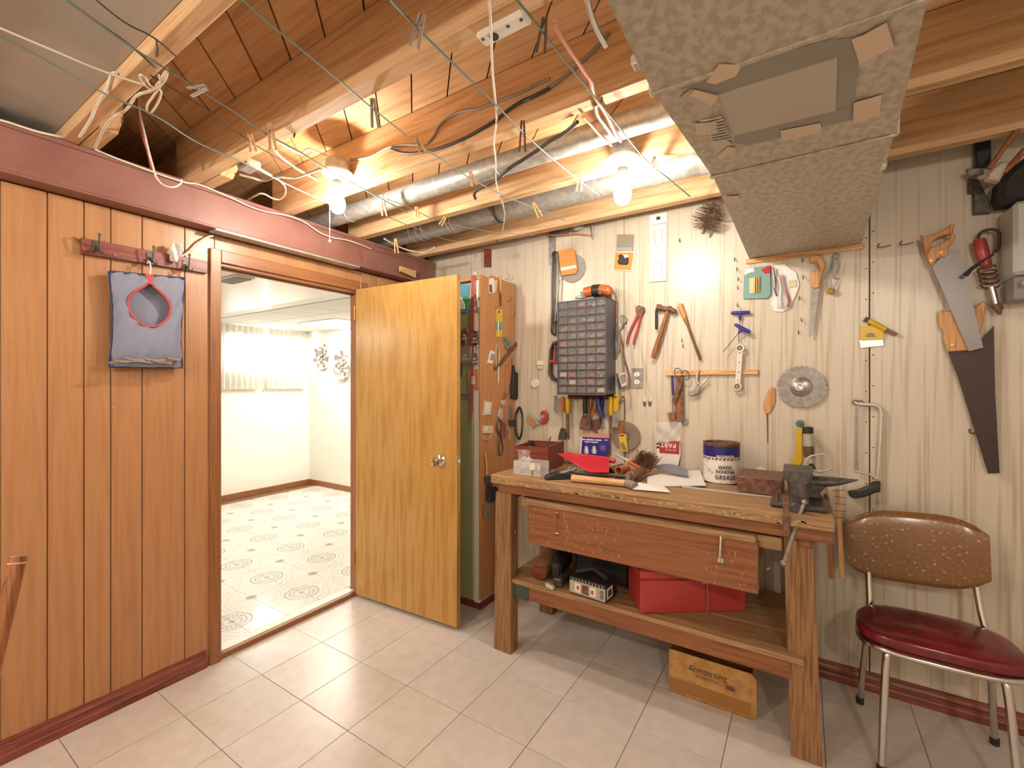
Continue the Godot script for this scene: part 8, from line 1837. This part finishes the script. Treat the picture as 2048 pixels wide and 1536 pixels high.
func shelf_items() -> void:
	var S := 0.388
	var t := thing("wooden_mallet", "cylindrical wooden log mallet on the bench shelf's left end", "mallet", Vector3(1.38, S, 0.52))
	var a := Vector3(1.335, S + 0.043, 0.60)
	var b := Vector3(1.30, S + 0.062, 0.36)
	commit(mb().cyl(a, b, 0.042, 20, 0.046), "log", M.bench_leg, t)
	commit(mb().cyl(a + (a - b).normalized() * 0.001, a + (b - a).normalized() * 0.003, 0.041, 20), "end_grain", M.red_wood, t)
	t = thing("power_tool", "dark power tool standing on the bench shelf beside the log", "tool", Vector3(1.43, S, 0.5))
	commit(mb().bar(Vector3(1.42, S + 0.05, 0.58), Vector3(1.38, S + 0.075, 0.36), 0.06, 0.09, 0.015), "body", M.black, t)
	commit(mb().bar(Vector3(1.45, S + 0.022, 0.62), Vector3(1.43, S + 0.022, 0.45), 0.045, 0.042, 0.006), "shoe", M.dark_iron, t)
	commit(mb().tube([Vector3(1.405, S + 0.09, 0.56), Vector3(1.395, S + 0.14, 0.5), Vector3(1.38, S + 0.13, 0.4)], 0.012, 10), "grip", M.black_rubber, t)
	commit(mb().bar(Vector3(1.40, S + 0.012, 0.64), Vector3(1.45, S + 0.012, 0.655), 0.02, 0.02, 0.003), "chrome_foot", M.bright_steel, t)
	# printed box
	t = thing("product_box", "black and silver printed tool box on the bench shelf", "box", Vector3(1.62, S, 0.58))
	var F := Vector3(1.712, S, 0.648)
	var fd := (Vector3(1.525, S, 0.634) - F).normalized()
	var rd := Vector3(-fd.z, 0, fd.x) * -1.0
	if rd.z > 0: rd = -rd
	var bas := Basis(-fd, Vector3.UP, -rd)
	commit(mb().box(F + bas * Vector3(-0.095, 0.04, -0.06), Vector3(0.19, 0.08, 0.12), 0.002, bas), "carton", M.black, t)
	commit(mb().box(F + bas * Vector3(-0.095, 0.035, 0.0004), Vector3(0.186, 0.058, 0.001), 0.0, bas), "silver_print", M.grey_trim, t)
	for q in [[-0.145, 0.03, 0.03, "white_card"], [-0.105, 0.035, 0.03, "rusty"], [-0.065, 0.03, 0.03, "white_card"]]:
		commit(mb().box(F + bas * Vector3(q[0], 0.035, 0.0012), Vector3(q[1], 0.042, 0.0008), 0.0, bas), "picture", M[q[3]], t)
	for q in [[-0.143, 0.036], [-0.068, 0.034]]: commit(mb().box(F + bas * Vector3(q[0], q[1], 0.002), Vector3(0.011, 0.018, 0.0006), 0.0, bas), "picture_detail", M.red_paint, t)
	for i in 5: commit(mb().box(F + bas * Vector3(-0.028 + 0.004 * i, 0.035, 0.0012), Vector3(0.0015, 0.04, 0.0006), 0.0, bas), "print_line", M.ink, t)
	commit(mb().box(F + bas * Vector3(0.0005, 0.038, -0.04), Vector3(0.001, 0.05, 0.06), 0.0, bas), "end_label", M.white_card, t)
	commit(mb().box(F + bas * Vector3(0.0012, 0.038, -0.04), Vector3(0.001, 0.03, 0.035), 0.0, bas), "end_picture", M.dark_iron, t)
	for i in 10: commit(mb().box(F + bas * Vector3(-0.17 + 0.017 * i, 0.0705, 0.0008), Vector3(0.004, 0.012, 0.0008), 0.0, bas), "edge_stripe", M.grey_trim, t)
	commit(mb().tube([F + bas * Vector3(-0.18, 0.088, -0.05), F + bas * Vector3(-0.1, 0.11, -0.08), F + bas * Vector3(-0.02, 0.095, -0.05)], 0.012, 8), "strap", M.black_rubber, t)
	t = thing("black_case", "black plastic case behind the printed box on the shelf", "case", Vector3(1.62, S, 0.3))
	commit(mb().bx(Vector3(1.46, S, 0.16), Vector3(1.75, S + 0.15, 0.44), 0.012), "case_body", M.black, t)
	commit(mb().bar(Vector3(1.5, S + 0.152, 0.42), Vector3(1.73, S + 0.152, 0.42), 0.004, 0.004), "metal_edge", M.steel, t)
	# red toolbox
	t = thing("red_toolbox", "red steel toolbox with a latch on the bench shelf", "toolbox", Vector3(2.05, S, 0.5))
	var G := Vector3(1.872, S, 0.648)
	var gd := (Vector3(2.275, S, 0.36) - G).normalized()
	var gb := Basis(gd, Vector3.UP, gd.cross(Vector3.UP))
	var L := 0.47
	commit(mb().box(G + gb * Vector3(L / 2, 0.0725, -0.09), Vector3(L, 0.145, 0.18), 0.005, gb), "box_body", M.red_paint, t)
	commit(mb().box(G + gb * Vector3(L / 2, 0.168, -0.09), Vector3(L + 0.004, 0.045, 0.184), 0.008, gb), "lid", M.red_paint, t)
	commit(mb().box(G + gb * Vector3(0.29, 0.15, 0.004), Vector3(0.035, 0.045, 0.008), 0.003, gb), "latch", M.bright_steel, t)
	commit(wire(mb(), [G + gb * Vector3(0.29, 0.13, 0.01), G + gb * Vector3(0.29, 0.08, 0.014), G + gb * Vector3(0.29, 0.04, 0.012), G + gb * Vector3(0.288, 0.01, 0.012)], 0.003), "latch_wire", M.steel, t)
	commit(mb().box(G + gb * Vector3(0.44, 0.13, 0.0005), Vector3(0.05, 0.014, 0.001), 0.0, gb), "maker_label", M.white_card, t)

func floor_items() -> void:
	# cardboard carton under the bench
	var t := thing("cardboard_box", "low open cardboard carton printed Armstrong FLOORING under the bench", "box", Vector3(2.12, 0, 0.4))
	var card := tri_mat("cardboard", noise(91, 0.02, ["#a87c46", "#b3874f", "#ba9058"], [0.3, 0.5, 0.7]), Vector3.ONE * 3.0, 0.8)
	var x0 := 1.955
	var x1 := 2.285
	commit(mb().bx(Vector3(x0, 0.001, 0.495), Vector3(x1, 0.19, 0.5), 0.001), "front_side", card, t)
	commit(mb().bx(Vector3(x0, 0.001, 0.2), Vector3(x1, 0.19, 0.205), 0.001), "back_side", card, t)
	commit(mb().bx(Vector3(x0, 0.001, 0.205), Vector3(x0 + 0.005, 0.19, 0.495), 0.001), "end_side", card, t)
	commit(mb().bx(Vector3(x1 - 0.005, 0.001, 0.205), Vector3(x1, 0.13, 0.495), 0.001), "end_side", card, t)
	commit(mb().bx(Vector3(x0, 0.0, 0.2), Vector3(x1, 0.004, 0.5), 0.0), "bottom", card, t)
	commit(mb().prism([Vector2(0, 0), Vector2(0.19, 0), Vector2(0.17, 0.02), Vector2(0.02, 0.02)], 0.003, Transform3D(Basis(Vector3.UP, Vector3.RIGHT, Vector3.FORWARD), Vector3(x1, 0, 0.5))), "flap", card, t)
	commit(mb().bx(Vector3(x0 + 0.002, 0.012, 0.5), Vector3(x1 - 0.002, 0.068, 0.5008)), "tape_strip", mat("packing_tape", "#9a6c38", 0.35), t)
	lettering("Armstrong", 0.024, Transform3D(Basis.IDENTITY, Vector3(2.118, 0.135, 0.5012)), M.ink, t)
	lettering("FLOORING", 0.014, Transform3D(Basis.IDENTITY, Vector3(2.118, 0.108, 0.5012)), M.rusty, t)
	commit(mb().ring(Vector3(2.055, 0.137, 0.5012), Vector3.BACK, 0.01, 0.0012, 16, 5), "logo_ring", M.ink, t)
	commit(mb().bx(Vector3(2.19, 0.092, 0.5), Vector3(2.225, 0.112, 0.5008)), "print_mark", M.rusty, t)
	# broom handle at the left edge
	t = thing("broom", "wooden broom handle leaning at the left edge of the photo", "broom", Vector3(1.2, 0, 2.5))
	var a: Vector3 = Vector3(1.07, 1.022, 2.368)
	var b: Vector3 = Vector3(1.11, 0.83, 2.409)
	var d := (b - a).normalized()
	var e := a + d * (a.y - 0.14) / -d.y
	commit(mb().tube([a - d * 0.004, a, a + d * 0.02, e], [0.012, 0.0145, 0.0145, 0.0145], 16), "handle", M.tool_wood, t)
	commit(mb().tube([a - d * 0.004, a + d * 0.012], [0.0122, 0.0149], 16), "pale_tip", M.pale_wood, t)
	commit(mb().box(e + Vector3(0, -0.02, 0), Vector3(0.06, 0.05, 0.26), 0.01), "block", M.pale_wood, t)
	commit(mb().prism([Vector2(-0.12, 0.0), Vector2(0.12, 0.0), Vector2(0.125, 0.1), Vector2(-0.125, 0.1)], 0.045, Transform3D(Basis(Vector3(0, 0, 1), Vector3.UP, Vector3(-1, 0, 0)), Vector3(e.x + 0.022, 0.0, e.z))), "bristles", M.pale_wood_y, t)
